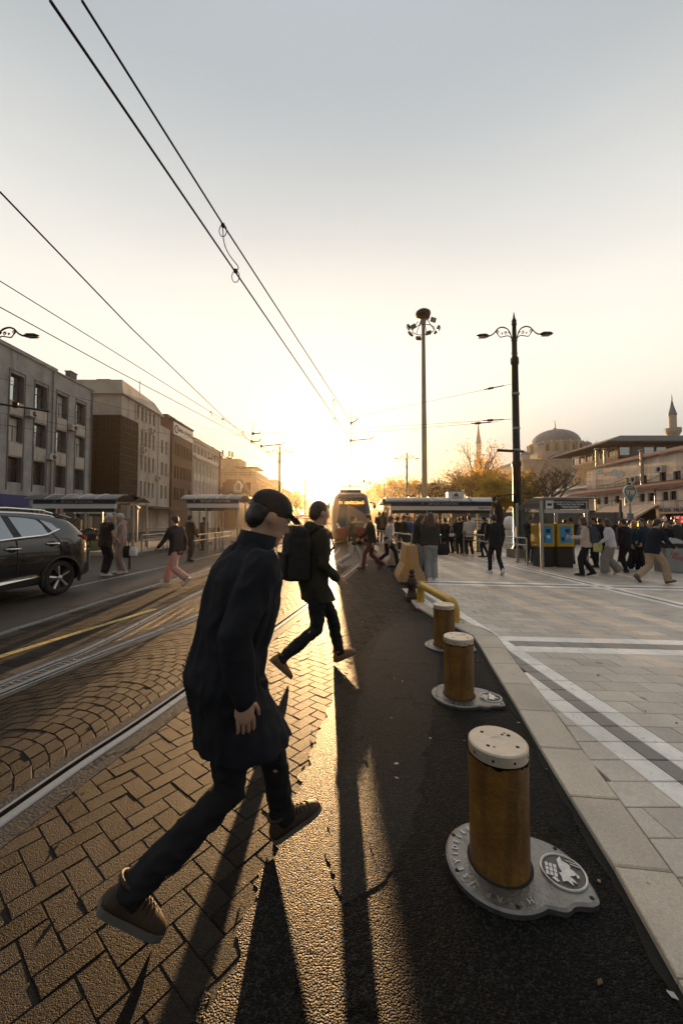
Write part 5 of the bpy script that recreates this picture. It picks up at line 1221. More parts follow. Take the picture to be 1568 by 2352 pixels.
for yw in (0, -2.70):
    for sx in (0, 1):
        T = Tr(-.005 if not sx else 2*CX+.005, yw, .36) @ Ry(PI/2 if not sx else -PI/2)
        b = MB(); b.lathe([(.245, -.19), (.33, -.19), (.352, -.16), (.357, -.12), (.357, -.07), (.350, -.035), (.325, -.012), (.265, -.004), (.245, -.02)], 48, 0, T=T, cap=False); w_ = b.build('wheel', M_tyre, car)
        b = MB(); b.lathe([(.262, -.006), (.248, .0), (.236, -.03), (.20, -.10), (0.0, -.10)], 40, 0, T=T, cap=False)
        b.lathe([(.05, -.04), (.05, -.006), (.0, -.002)], 16, 1, T=T); rb = b.build('rim', [M_plast, M_rim], w_)
        for k in range(10):
            a = k*PI/5+(.12 if k % 2 else -.12)
            b = MB(); b.shell([[(r_*cos(a+o1), r_*sin(a+o1), z0), (r_*cos(a-o1), r_*sin(a-o1), z0-.012), (r_*cos(a-o1), r_*sin(a-o1), z0-.05), (r_*cos(a+o1), r_*sin(a+o1), z0-.05)] for r_, o1, z0 in ((.045, .30, -.022), (.13, .13, -.02), (.248, .085 if k % 2 else .13, -.012))], 0, False, T); b.build('spoke', M_rim if k % 2 else M_plast, w_, fix=True)

# ================================================================ TRAM
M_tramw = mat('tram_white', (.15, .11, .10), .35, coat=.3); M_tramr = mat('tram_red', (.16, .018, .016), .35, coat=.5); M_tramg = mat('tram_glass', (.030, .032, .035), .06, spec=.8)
E_led = mat('orange_led', (1, .36, .05), .5, emit=1.1); E_head = mat('headlamp', (.7, .68, .6), .1, .3)
yt = 23.8; c0 = V(((at_y(RA, yt)+at_y(RB, yt))/2, yt, 0)); c1 = V(((at_y(RA, yt+9)+at_y(RB, yt+9))/2, yt+9, 0)); dtm = (c1-c0).normalized()
tr = thing('tram', 'white and red tram facing the camera with raised pantograph and orange destination display', 'tram', c0, -math.atan2(dtm.x, dtm.y))
def tsec(y, wf, z0, z1, lean): return [(-1.2*wf, y, z0), (1.2*wf, y, z0), (1.22*wf, y, .95), (1.2*wf, y+lean*.4, 2.3), (1.05*wf, y+lean, z1-.25), (.8*wf, y+lean, z1), (-.8*wf, y+lean, z1), (-1.05*wf, y+lean, z1-.25), (-1.2*wf, y+lean*.4, 2.3), (-1.22*wf, y, .95)]
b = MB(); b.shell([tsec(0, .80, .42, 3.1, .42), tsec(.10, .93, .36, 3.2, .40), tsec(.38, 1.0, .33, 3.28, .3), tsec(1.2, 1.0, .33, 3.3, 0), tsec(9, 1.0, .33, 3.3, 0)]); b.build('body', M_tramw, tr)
d9 = V((0, 9.05, 0)); b = MB()
for k in range(2): b.bx(-1.2-.0, 1.2, 9.5+k*9.4, 18.4+k*9.4, .33, 3.3); b.bx(-1.05, 1.05, 9.0+k*9.4, 9.5+k*9.4, .4, 3.2)
b.build('trailer_body', M_tramw, tr)
b = MB(); b.prism([(-.86, .98), (.86, .98), (.94, 1.5), (.92, 2.35), (.80, 3.0), (-.80, 3.0), (-.92, 2.35), (-.94, 1.5)], 0, .03, 0, Tr(0, .12, 0) @ Rx(PI/2) @ Tr(0, 0, .13) @ Rx(R(-9)) @ Tr(0, 0, .05)); ws = b.build('windscreen', M_tramg, tr)
b = MB(); b.shell([[(-1.0*s, y, .36), (1.0*s, y, .36), (1.02*s, y, .98), (.5*s, y, 1.12), (-.5*s, y, 1.12), (-1.02*s, y, .98)] for y, s in ((-.05, .82), (.0, .95), (.3, 1.18))], 0, False); b.build('front_apron', M_tramr, tr, .03, fix=True)
for s in (-1, 1):
    b = MB(); b.shell([[(s*.55, -.03, .98), (s*.92, .02, 1.02), (s*.98, .04, 1.42), (s*.86, .0, 1.40)], [(s*.55, -.09, .98), (s*.90, -.05, 1.02), (s*.95, -.02, 1.42), (s*.84, -.04, 1.40)]], 0, False); hc = b.build('headlight_pod', M_tramr, tr, fix=True)
    for q, z in ((.80, 1.12), (.88, 1.27)): b = MB(); b.lathe([(.085, 0), (.085, .03), (.06, .035), (0, .025)], 16, 0, T=Tr(s*q, -.05, z) @ Rx(PI/2)); b.build('headlight', E_head, hc)
    b = MB(); b.bx(s*1.205, s*1.23, 1.3, 8.6, 1.25, 2.6); b.build('side_window', M_tramg, tr)
    b = MB(); b.tube([(s*1.15, .35, 2.65), (s*1.42, .15, 2.6)], .03, 6); b.box((s*1.42, .12, 2.42), (.14, .08, .34)); b.build('mirror', M_plast, tr)
b = MB(); b.text('T1  CEVİZLİBAĞ', .21, Tr(0, -.03, 2.60) @ Rx(R(81)), 0, .004, bold=.006); b.build('destination_display', E_led, tr)
b = MB(); b.text('EMİNÖNÜ', .13, Tr(.45, -.185, 1.42) @ Rx(R(81)), 0, .003); b.build('route_plate', M_signw, tr)
b = MB(); b.tube([(-.6, -.24, 1.15), (.1, -.22, 1.32)], .015, 5); b.build('wiper', M_plast, tr)
b = MB(); zc = P(815, 1116, 25.5).z; b.tube([(0, 2.4, 3.3), (0, 3.2, 3.75), (0, 2.6, 3.95)], .05, 6)
for s in (-1, 1): b.tube([(0, 2.6, 3.9), (s*.45, 1.9, 4.55)], .025, 5); b.tube([(s*.45, 1.9, 4.55), (s*.42, 1.8, zc-.1)], .015, 5)
b.tube([(-.75, 1.8, zc-.05), (-.6, 1.8, zc), (.6, 1.8, zc), (.75, 1.8, zc-.05)], .04, 6); b.build('pantograph', M_lamp, tr)
b = MB(); b.bx(-.7, .7, 1.5, 7.5, 3.3, 3.55); b.build('roof_unit', M_roofd, tr)
b = MB(); b.bx(-1.1, 1.1, .5, 27, .12, .36); b.build('underframe', M_plast, tr)
for yy in (1.9, 3.7, 13, 14.8):
    for s in (-1, 1): b = MB(); b.lathe([(0, -.07), (.3, -.07), (.3, .07), (0, .07)], 24, 0, T=Tr(s*.72, yy, .30) @ Ry(PI/2)); b.build('wheel', M_rust, tr)

# ================================================================ STATION SHELTERS
M_clear = mat('shelter_glass', (.06, .075, .07), .02, 0, alpha=.16, spec=.8)
M_roofg = mat('shelter_roof', (.16, .16, .155), .35, .5)
M_navy = mat('sign_navy', (.028, .042, .15), .4)
M_txt = mat('sign_lettering', (.80, .80, .78), .5)
M_green = mat('validator_green', (.02, .075, .03), .35)
E_green = mat('green_arrow_light', (.1, 1, .15), .5, emit=3)
M_post_ = mat('poster_red', (.38, .06, .05), .6, var=.6, vs=9); M_postw = mat('poster_white', (.60, .57, .52), .6, var=.2, vs=20)
def shelter(label, x0, x1, Y, dp, zt_, extra=None, z0=0.0):
    t = thing('station_shelter', label, 'shelter', (0, 0, 0), 0, 'tram station shelters')
    Ls = x1-x0
    def arc(c, w, h, n=9): return [(c-w+2*w*i/n, h*sin(PI*i/n)) for i in range(n+1)]
    prof = arc(dp*.27, dp*.30, .26)+arc(dp*.78, dp*.26, .22)
    b = MB(); b.shell([[(x, Y-.25+p, zt_-.30+q) for p, q in prof]+[(x, Y-.25+p, zt_-.34+q) for p, q in reversed(prof)] for x in (x0-.25, x1+.15)], 0, True); b.build('roof', M_roofg, t, fix=True)
    for i in range(1, 5):
        xx = x0+Ls*i/5; b = MB(); b.tube([(xx, Y-.25+p, zt_-.285+q) for p, q in prof], .022, 5); b.build('roof_rib', M_metal, t)
    b = MB(); b.bx(x0, x1, Y-.04, Y+.04, zt_-.50, zt_-.27); s_ = b.build('name_board', M_navy, t)
    b = MB(); b.bx(x0, x1, Y-.06, Y+.02, zt_-.70, zt_-.503); b.build('white_board', M_signw, t)
    b = MB(); b.bx(x0, x1, Y+.0, Y+.25, zt_-.86, zt_-.704); b.build('beam', M_plast, t)
    b = MB(); b.text('BEYAZIT İSTASYONU', .15, Tr((x0+x1)/2+.12, Y-.042, zt_-.385) @ Rx(PI/2), 0, .003, bold=.0025); b.build('lettering', M_txt, s_); b = MB(); b.text('T1', .115, Tr((x0+x1)/2-.90, Y-.042, zt_-.385) @ Rx(PI/2), 0, .003); b.build('line_number', M_txt, s_)
    if extra: b = MB(); b.text(extra, .155, Tr(x1-.12, Y-.062, zt_-.60) @ Rx(PI/2), 0, .003, 'RIGHT', bold=.003); b.tube([(x1-.07, Y-.066, zt_-.54), (x1-.07, Y-.066, zt_-.66)], .008, 4); b.tube([(x1-.11, Y-.066, zt_-.62), (x1-.07, Y-.066, zt_-.665), (x1-.03, Y-.066, zt_-.62)], .008, 4); b.build('direction_lettering', M_navy, t)
    for xx in (x0+.05, x0+Ls*.36, x1-.05):
        for yy in (Y+.05, Y+dp*.53, Y+dp-.1): b = MB(); b.lathe([(.055, z0), (.055, zt_-.4)], 10, 0, (xx, yy, 0)); b.build('post', M_metal, t)
    for xx, a, c in ((x1-.05, Y+.12, Y+dp*.50), (x1-.05, Y+dp*.56, Y+dp-.15), (x0+.05, Y+.12, Y+dp*.5)):
        b = MB(); b.bx(xx-.006, xx+.006, a, c, z0+.12, zt_-.45); b.build('end_glass', M_clear, t)
    b = MB(); b.bx(x0+.15, x0+Ls*.36-.1, Y+.06, Y+.072, z0+.15, zt_-.9); b.build('front_glass', M_clear, t)
    b = MB(); b.bx(x0+.2, x1-.2, Y+dp-.1, Y+dp-.088, z0+.15, zt_-.5); b.build('back_glass', M_clear, t)
    return t
zr = P(1010, 1139, 18.8).z
shR = shelter('station shelter right of the tram, its white band reading Bağcılar', P(897, 1194, 18.8).x, P(1128, 1194, 18.8).x, 18.8, 3.2, zr, 'Bağcılar')
xq = P(1049, 1194, 19.5).x; b = MB(); b.bx(xq-.42, xq+.42, 19.6, 20.0, zr-.05, zr+.26); sg = b.build('roof_sign', M_signw, shR); b = MB(); b.prism([(-.14, 0), (.14, 0), (.09, .1), (0, .2), (-.09, .1)], 0, .01, 0, Tr(xq, 19.595, zr+.02) @ Rx(PI/2)); b.build('roof_emblem', M_navy, sg)
zr1 = P(150, 1132, 17.2).z
shL = shelter('tram station shelter behind the parked SUV with posters, nearest on the left', P(76, 1194, 17.2).x, P(266, 1194, 17.2).x, 17.2, 2.9, zr1)
zr2 = P(480, 1133, 18.6).z
shM = shelter('tram station shelter left of the walking man, second on the left', P(430, 1194, 18.6).x, P(548, 1194, 18.6).x, 18.6, 2.8, zr2)
for pxa, pxb, ya, yb, m in ((90, 104, 1164, 1184, M_post_), (129, 144, 1158, 1186, M_post_), (278, 300, 1160, 1190, M_postw)):
    Yp = 17.18 if pxa < 200 else 18.2
    A = P(pxa, yb, Yp); C = P(pxb, ya, Yp); b = MB()
    b.bx(A.x, C.x, Yp-.03, Yp-.012, A.z, C.z, 0); b.bx(A.x+.06, C.x-.06, Yp-.036, Yp-.031, A.z+.10, C.z-.10, 1); b.build('poster', [M_postw, m], shL)
# more shelters and platforms farther back
zr3 = P(640, 1165, 40).z; shelter('dark low shelter on the far platform beside the slim lamp', P(570, 1194, 40).x, P(664, 1194, 40).x, 40, 3, zr3, None, .3)
zr4 = P(700, 1186, 64).z+.4; shelter('small far shelter at the street end under the glowing tree', P(683, 1194, 64).x, P(719, 1194, 64).x, 64, 3, zr4, None, .3)
shelter('shelter behind the first left one, its curved roof lower', P(170, 1194, 21.5).x, P(262, 1194, 21.5).x, 21.5, 2.6, P(200, 1151, 21.5).z)
M_plat = mat('platform_concrete', (.30, .26, .22), .8, bump=.4, bs=20, var=.25)
b = MB(); b.prism([(-6.6, 23), (-4.15, 23), (-4.05, 30), (-4.4, 45), (-6.2, 75), (-9.5, 75)], 0, .30); tag(b.build('platform', M_plat), 'long raised far platform under the slim lamp', 'platform')
b = MB(); b.prism([(-15.5, 16.6), (-8.6, 16.6), (-8.4, 25), (-15.5, 25)], -.05, .16); tag(b.build('platform', M_plat), 'low kerbed platform of the left station behind the couple', 'platform')
b = MB(); b.prism([(2.1, 20.5), (4.2, 20.5), (4.6, 60), (2.6, 60)], -.05, .28); tag(b.build('platform', M_plat), 'raised platform of the right station beside the tram', 'platform')
def railing(label, pts, h, bars, z0=0, glass=False, r=.026):
    t = thing('railing', label, 'railing', (0, 0, 0), 0, 'steel railings of the stations'); pts = [V(p) for p in pts]
    for p in pts: b = MB(); b.tube([p+V((0, 0, z0)), p+V((0, 0, z0+h))], r*1.1, 8); b.lathe([(.07, z0), (.07, z0+.015)], 10, 0, (p.x, p.y, 0)); b.build('post', M_metal, t)
    for z in bars:
        b = MB(); b.tube([p+V((0, 0, z0+z)) for p in pts], r, 8); b.build('bar', M_metal, t)
    if glass:
        for p, q in zip(pts, pts[1:]):
            b = MB(); d = (q-p).normalized()*.12; n = V((d.y, -d.x, 0)).normalized()*.006
            b.add([p+d+n+V((0, 0, .15)), q-d+n+V((0, 0, .15)), q-d+n+V((0, 0, h-.2)), p+d+n+V((0, 0, h-.2))], [(0, 1, 2, 3)]); b.build('glass_panel', M_clear, t)
    return t
A = G(325, 1281); railing('steel handrail beside the couple, end nearest the camera looped', [(A.x, A.y, 0), (A.x, A.y+1.9, 0), (A.x+.02, A.y+3.8, 0), (A.x+.04, A.y+5.6, 0)], .92, (.92, .70), 0, True)
A = G(439, 1286); railing('steel handrail in front of the second left shelter', [(A.x, A.y, 0), (A.x, A.y+1.7, 0), (A.x+.02, A.y+3.4, 0), (A.x+.02, A.y+5.2, 0)], .95, (.95, .72), 0, False)
railing('glass panelled railing between the two left shelters', [(P(340, 1194, 18.8).x, 18.8, 0), (P(385, 1194, 18.8).x, 18.8, 0), (P(430, 1194, 18.8).x, 18.8, 0)], 1.05, (1.05, .6), .1, True)
A = GP(945, 1292); railing('sloping dark railing at the left side of the right station', [(A.x, A.y, 0), (A.x-.25, A.y+2, 0), (A.x-.55, A.y+5, 0), (A.x-.7, A.y+8, 0)], 1.0, (1.0, .65, .3))
A = GP(1050+113, 1300); A = V((5.05, 11.9, -.05)); A = GP(1232, 1296)
railing('handrail running back from the ticket kiosk beside the man with the phone', [(6.55, 13.6, -.1), (6.0, 15.2, -.08), (5.4, 17.0, -.06), (5.0, 18.6, -.05)], 1.0, (1.0, .75), 0)
railing('railing on the platform edge lit bright by the sun', [(P(662, 1194, 32).x, 32, .3), (P(662, 1194, 35).x, 35, .3), (-5.0, 41, .3)], 1.0, (1.0, .55))
# folding lattice gate
t = thing('folding_gate', 'grey folding lattice gate standing between the tracks and the left platform', 'gate')
ga = G(600, 1272); gb = G(636, 1274); b = MB()
for i in range(6): p = ga.lerp(gb, i/5); b = MB(); b.box((p.x, p.y, .55), (.05, .05, 1.05)); b.build('upright', M_frw, t)
b = MB()
for i in range(5):
    p, q = ga.lerp(gb, i/5), ga.lerp(gb, (i+1)/5)
    for z in (.1, .4, .7): b.tube([p+V((0, -.03, z)), q+V((0, -.03, z+.3))], .012, 4); b.tube([p+V((0, -.035, z+.3)), q+V((0, -.035, z))], .012, 4)
b.build('lattice', M_frw, t)
# turnstiles
def turnstile(px, Y, label, wrap=False):
    x = P(px, 1194, Y).x; t = thing('turnstile', label, 'turnstile', (x, Y, 0), 0, 'green turnstiles of the station')
    b = MB(); b.box((0, .55, .50), (.22, 1.1, 1.0)); b.build('cabinet', M_green, t, .03)
    b = MB(); b.box((0, .2, 1.03), (.2, .5, .08)); b.build('reader', M_plast, t, .01)
    b = MB(); b.lathe([(.035, 0), (.035, .006), (0, .006)], 14, 0, T=Tr(0, -.004, .82) @ Rx(PI/2)); b.build('arrow_light', E_green, t)
    b = MB(); b.text('EMİNEVİM', .13, Tr(.0, -.004, .36) @ Rx(PI/2) @ Rz(-PI/2), 0, .002); b.build('lettering', M_txt, t)
    for k in range(3): a = R(90+k*120); b = MB(); b.tube([(.11, .5, .85), (.55, .5+.15*cos(a), .85+.28*sin(a))], .018, 6); b.build('arm', M_metal, t)
    if wrap:
        b = MB(); rnd = random.Random(int(px)); vs = []; n = 18
        rg = []
        for k, (s, z) in enumerate(((.9, .62), (1.15, .72), (1.2, .9), (1.1, 1.05), (.7, 1.14), (.2, 1.16))): rg.append([(.26*s*cos(2*PI*j/n)*(1+rnd.uniform(-.18, .18)), .25+.42*s*sin(2*PI*j/n)*(1+rnd.uniform(-.15, .15)), z+rnd.uniform(-.03, .03)) for j in range(n)])
        b.shell(rg, 0, False); b.build('plastic_cover', mat('black_plastic_bag', (.025, .025, .025), .18, bump=.4, bs=20), t)
turnstile(1010, 18.7, 'green turnstile left of the queue, partly hidden by the women'); turnstile(1046, 18.7, 'green turnstile in the middle of the queue'); turnstile(1099, 18.5, 'green turnstile with green light and white vertical lettering right of the queue')
turnstile(172, 16.9, 'turnstile under black plastic, left of a wrapped pair behind the SUV', True); turnstile(203, 16.9, 'turnstile under black plastic, beside the white haired man', True); turnstile(415, 18.4, 'turnstile beside the left station railing')

# closed parasol, globe, hoarding right of the station
x = P(1145, 1194, 20.5).x; t = thing('closed_parasol', 'closed dark brown parasol right of the station shelter', 'parasol', (x, 20.5, 0)); M_par = mat('brown_canvas', (.035, .02, .016), .9)
b = MB(); b.tube([(0, 0, -.2), (0, 0, 2.7)], .03, 6); b.build('pole', M_lamp, t)
b = MB(); n = 16; b.shell([[(r_*(1+.14*(j % 2))*cos(2*PI*j/n), r_*(1+.14*(j % 2))*sin(2*PI*j/n), z) for j in range(n)] for r_, z in ((.20, .75), (.16, 1.0), (.20, 1.45), (.26, 1.62), (.19, 2.1), (.10, 2.4), (.03, 2.62))]); b.build('canopy', M_par, t)
x = P(1170, 1200, 24).x; t = thing('globe_sculpture', 'pale round stone globe on a low base behind the plaza lamp', 'globe', (x, 24, 0)); b = MB(); b.ell((0, 0, 1.35), (.42, .42, .42), 0, 20, 12); b.build('globe', M_signw, t); b = MB(); b.lathe([(.45, -.25), (.35, .85), (.2, .95)], 14); b.build('pedestal', M_kerb, t)
M_hoard = mat('hoarding_panel', (.10, .085, .075), .7, var=.2, vs=2)
b = MB(); b.bx(8.0, 20.5, 27.9, 28.1, -.25, 2.1)
for i in range(8): b.bx(8.0+i*1.7, 8.06+i*1.7, 27.86, 27.9, -.25, 2.15)
tag(b.build('hoarding', M_hoard), 'dark panel hoarding running behind the plaza lamp', 'hoarding')
b = MB(); b.bx(8.75, 10.9, 26.0, 26.06, .4, 1.7); sg = b.build('board', M_signw); tag(sg, 'white notice board with blurred print right of the plaza lamp', 'notice board'); sg.name = 'notice_board'
b = MB()
for i in range(5): b.bx(9.0, 10.4+.3*(i % 2), 25.985, 25.998, 1.45-i*.2, 1.53-i*.2)
b.build('print', M_navy, sg)
b = MB(); b.tube([(9.0, 26.03, -.25), (9.0, 26.03, .4)], .03, 6); b.tube([(10.6, 26.03, -.25), (10.6, 26.03, .4)], .03, 6); b.build('leg_frame', M_lamp, sg)
b = MB()
for i in range(14): b.bx(6.2+i*.22, 6.36+i*.22, 26.9, 27.0, 2.0+.02*i, 2.8+.03*i)
tag(b.build('slat_screen', mat('slat_wood', (.30, .20, .12), .8)), 'brown slatted screen between shelter roof and yellow green tree', 'screen')

# ================================================================ TICKET KIOSK
M_wine = mat('sign_wine', (.035, .012, .022), .4); M_mach = mat('machine_yellow', (.50, .30, .01), .4, coat=.2); M_screen = mat('machine_blue', (.02, .16, .30), .25, emit=.05); M_skin0 = None
kz = -.12; Yk = 12.9; kx0 = P(1250, 1194, Yk).x; kx1 = P(1349, 1194, Yk).x
K = thing('ticket_kiosk', 'glass ticket kiosk with dark sign and curved roof beside the man with the phone', 'kiosk')
b = MB(); zt_ = P(1300, 1147, Yk).z; b.shell([[(x, Yk-.15+2.0*q, zt_-.0+.16*sin(PI*min(1, q+.12))-.22*q) for q in [i/8 for i in range(9)]]+[(x, Yk-.15+2.0*q, zt_-.06+.16*sin(PI*min(1, q+.12))-.22*q) for q in [i/8 for i in range(8, -1, -1)]] for x in (kx0-.12, kx1+.35)], 0, False); b.build('roof', M_roofg, K, fix=True)
A = P(1250, 1169, Yk); C = P(1349, 1149, Yk); b = MB(); b.bx(A.x, C.x, Yk-.05, Yk+.02, A.z, C.z); sg = b.build('sign_board', M_wine, K)
b = MB(); b.bx(A.x+.01, A.x+.27, Yk-.056, Yk-.051, A.z+.01, C.z-.01); b.build('sign_symbol_panel', M_signw, sg)
b = MB(); b.box((A.x+.14, Yk-.06, (A.z+C.z)/2), (.15, .006, .08)); b.build('card_symbol', M_wine, sg)
b = MB(); cx = (A.x+C.x)/2+.12; hh = C.z-A.z
for i, (tx, s_, q) in enumerate((('İstanbulkart Dolum ve Satış Noktası', .078, .80), ('Kullan-At Kart Satış Noktası', .078, .55), ('Istanbulkart Recharge & Sales Point', .045, .32), ('Disposable Ticket Sales Point', .045, .17))): b.text(tx, s_, Tr(cx, Yk-.052, A.z+hh*q) @ Rx(PI/2), 0, .002, bold=.001)
b.build('lettering', M_txt, sg)
b = MB(); b.bx(A.x, C.x, Yk-.03, Yk+.05, A.z-.14, A.z-.02); b.build('lower_panel', M_frw, K)
for x, yy in ((P(1243, 1194, Yk).x, Yk), (kx1-.05, Yk), (P(1243, 1194, Yk).x, Yk+1.8), (kx1-.05, Yk+1.8)): b = MB(); b.lathe([(.055, kz-.1), (.055, zt_-.05)], 10, 0, (x, yy, 0)); b.build('post', M_metal, K)
xk = P(1243, 1194, Yk).x
b = MB(); b.bx(xk-.006, xk+.006, Yk+.1, Yk+1.7, kz+.1, zt_-.12); b.build('side_glass', M_clear, K); b = MB(); b.bx(xk+.1, kx1-.1, Yk+1.8, Yk+1.812, kz+.1, zt_-.12); b.build('back_glass', M_clear, K)
def machine(pa, pb, Y, label):
    A = P(pa, 1256, Y); C = P(pb, 1203, Y); w = C.x-A.x; t = thing('ticket_machine', label, 'ticket machine', (A.x+w/2, Y, 0), 0, 'yellow ticket machines')
    b = MB(); b.bx(-w/2, w/2, 0, .55, A.z, C.z); b.build('cabinet', M_mach, t, .02)
    b = MB(); b.bx(-w*.38, w*.38, -.012, .02, A.z+.13, C.z-.08); sc_ = b.build('screen_panel', M_screen, t)
    b = MB(); b.bx(-w*.05, w*.22, -.02, -.013, C.z-.32, C.z-.18, 0); b.bx(w*.02, w*.2, -.02, -.013, C.z-.5, C.z-.40, 1); b.bx(-w*.3, -w*.1, -.02, -.013, A.z+.2, A.z+.34, 0); b.build('slot', [M_wine, M_signw], sc_)
    b = MB(); b.bx(-w*.44, w*.44, .06, .5, -.25, A.z); b.build('pedestal', M_plast, t)
machine(1236.5, 1272.7, 13.3, 'yellow ticket machine with blue screen, left of the pair'); machine(1281, 1318, 13.3, 'yellow ticket machine in use by a man in a checked jacket')
A = P(1227, 1206, 13.4); b = MB(); b.bx(A.x-.22, A.x+.22, 13.35, 13.5, -.2, A.z+.9-.75); tag(b.build('card_terminal', mat('terminal_grey', (.30, .31, .31), .5), bevel=.02), 'grey terminal post left of the ticket machines', 'terminal') if 0 else None
# teardrop sign, small lamp, bin
Ys = 22; xs = P(1447.5, 1194, Ys).x; t = thing('stop_sign_post', 'teardrop shaped pale sign on a slim post above the crowd', 'sign', (xs, Ys, -.26))
zc_ = P(1447, 1129, Ys).z+.26; rr_ = (P(1463, 1129, Ys).x-P(1433, 1129, Ys).x)/2; zb_ = P(1447, 1156, Ys).z+.26
dro = [(rr_*sin(a), zc_+rr_*cos(a)) for a in [R(-110+i*11) for i in range(21)]]+[(.05, zb_), (-.05, zb_)]
b = MB(); b.prism([(x, z) for x, z in dro], -.05, .05, 0, Rx(PI/2)); hd = b.build('sign_head', M_signw, t)
b = MB(); b.prism([(x*.92, zc_+(z-zc_)*.92) for x, z in dro], 0, .004, 0, Tr(0, -.051, 0) @ Rx(PI/2)); b.build('sign_rim', mat('sign_teal', (.08, .20, .19), .5), hd)
b = MB(); b.lathe([(rr_*.68, 0), (0, .001)], 24, 0, T=Tr(0, -.057, zc_) @ Rx(PI/2)); b.build('sign_disc', mat('sign_sand', (.50, .42, .32), .5), hd)
b = MB(); b.tube([(-.18, -.062, zc_+.12), (-.06, -.062, zc_+.19), (.12, -.062, zc_+.19), (.2, -.062, zc_+.12), (-.18, -.062, zc_+.12)], .02, 4); b.tube([(-.06, -.062, zc_), (-.06, -.062, zc_-.2), (.1, -.062, zc_-.2)], .02, 4); b.text('P', .22, Tr(0, -.06, zc_-rr_*1.25) @ Rx(PI/2), 0, .004); b.build('sign_print', M_lamp, hd)
b = MB(); b.tube([(0, 0, 0), (0, 0, zb_+.05)], .06, 8); b.build('post', M_metal, t)
A = P(1447, 1212, Ys); C = P(1447, 1179, Ys); b = MB(); b.bx(-.11, .11, -.1, .1, .3, C.z+.26); b.build('blue_panel', mat('panel_blue', (.10, .17, .27), .5), t)
b = MB()
for q_, w_ in ((.05, .12), (-.15, .10), (-.32, .12)): b.bx(-w_/2, w_/2, -.106, -.101, C.z-.1+q_, C.z+.0+q_)
b.build('red_print', M_red, t)
Ys = 20; xs = P(1425, 1194, Ys).x; t = thing('path_lamp', 'small black angular lamp post left of the teardrop sign', 'lamp post', (xs, Ys, -.26)); zt_ = P(1425, 1149, Ys).z+.26
b = MB(); b.box((0, 0, zt_/2), (.09, .09, zt_)); b.build('post', M_lamp, t); b = MB(); b.box((-.17, 0, zt_), (.43, .09, .05)); b.build('arm', M_lamp, t)
bp_ = GP(1536, 1319); t = thing('litter_bin', 'grey metal litter bin with black lid and red graffiti at the right edge', 'bin', (bp_.x+.36, bp_.y+.3, pz(bp_.x)+.035), R(-8))
b = MB(); b.box((0, 0, .40), (.72, .6, .80)); b.build('body', mat('bin_grey', (.25, .255, .26), .5, .5, bump=.1, bs=20, var=.2), t, .015)
b = MB(); b.shell([[(-.37, -.31, .80), (.37, -.31, .80), (.37, .31, .80), (-.37, .31, .80)], [(-.37, -.31, .95), (.37, -.31, .95), (.37, .31, 1.10), (-.37, .31, 1.10)]], 0, False); b.build('lid', M_blackm, t, .015)
b = MB()
for tx, q, z, s_ in (('Lab', -.10, .62, .16), ('HaZE', -.02, .48, .15), ('1', .17, .55, .14)): b.text(tx, s_, Tr(q, -.302, z) @ Rx(PI/2) @ Rz(R(-12)), 0, .001, bold=.004)
b.build('graffiti', M_red, t)
# little black street posts on the left
def lpost(px, py, h, label, r=.06):
    p = G(px, py); t = thing('street_post', label, 'bollard', (p.x, p.y, 0), 0, 'small black street posts'); b = MB(); b.lathe([(r*1.3, 0), (r*1.3, .02), (r, .03), (r, h-.03), (r*.8, h), (0, h+.005)], 14); b.build('shaft', M_lamp, t)
    b = MB(); b.lathe([(r*1.06, h-.14), (r*1.06, h-.11)], 14); b.build('band', M_metal, t)
lpost(199.5, 1308, .78, 'small black post just behind the SUV rear bumper'); lpost(297, 1307, .72, 'small black post half hidden behind the man with the carrier bag', .045)
b = MB(); p = P(1338, 1194, 16); 
# ================================================================ PEOPLE
M_skin = mat('skin', (.42, .25, .17), .55, bump=.08, bs=60, var=.12, vs=8); M_eye = mat('eye_dark', (.02, .015, .012), .2); M_lip = mat('lip', (.30, .12, .10), .5); M_eyew = mat('eye_white', (.6, .58, .55), .3)
HAIR = {'black': mat('hair_black', (.018, .014, .012), .5, bump=.5, bs=70), 'brown': mat('hair_brown', (.07, .035, .018), .5, bump=.5, bs=70), 'grey': mat('hair_grey', (.42, .40, .38), .6, bump=.5, bs=70), 'blond': mat('hair_blond', (.38, .22, .09), .5, bump=.5, bs=70)}
CL = {}
def cloth(c, rough=.85):
    k = tuple(c)
    if k not in CL: CL[k] = mat('cloth_%d' % len(CL), c, rough, bump=.25, bs=45, var=.18, vs=6, spec=.25)
    return CL[k]
M_sole = mat('shoe_sole', (.10, .09, .08), .8)
def remesh(b, vox, sm=3, fold=0.0, seed=0, fr=9, zf=1.15):
    me = b.mesh('r'); o = bpy.data.objects.new('r', me); COL.objects.link(o)
    m = o.modifiers.new('r', 'REMESH'); m.mode = 'VOXEL'; m.voxel_size = vox; m.use_smooth_shade = True
    if sm: s = o.modifiers.new('s', 'SMOOTH'); s.iterations = sm; s.factor = .5
    dg = bpy.context.evaluated_depsgraph_get(); dg.update(); r = bpy.data.meshes.new_from_object(o.evaluated_get(dg)); bpy.data.objects.remove(o); bpy.data.meshes.remove(me)
    if fold:
        vn = [v.normal.copy() for v in r.vertices]
        for v, nn_ in zip(r.vertices, vn):
            p = v.co; q = V((p.x*fr+seed*7, p.y*fr, p.z*fr*zf+sin(p.x*6+seed)*.8))
            f = NZ.noise(q)*.6+(.5-abs(NZ.noise(V((q.x*1.3+q.z*.7, q.y*1.3-q.z*.5, q.z*1.6)))*2))*.8; v.co = p+nn_*(f*fold)
    for p in r.polygons: p.use_smooth = True
    return r
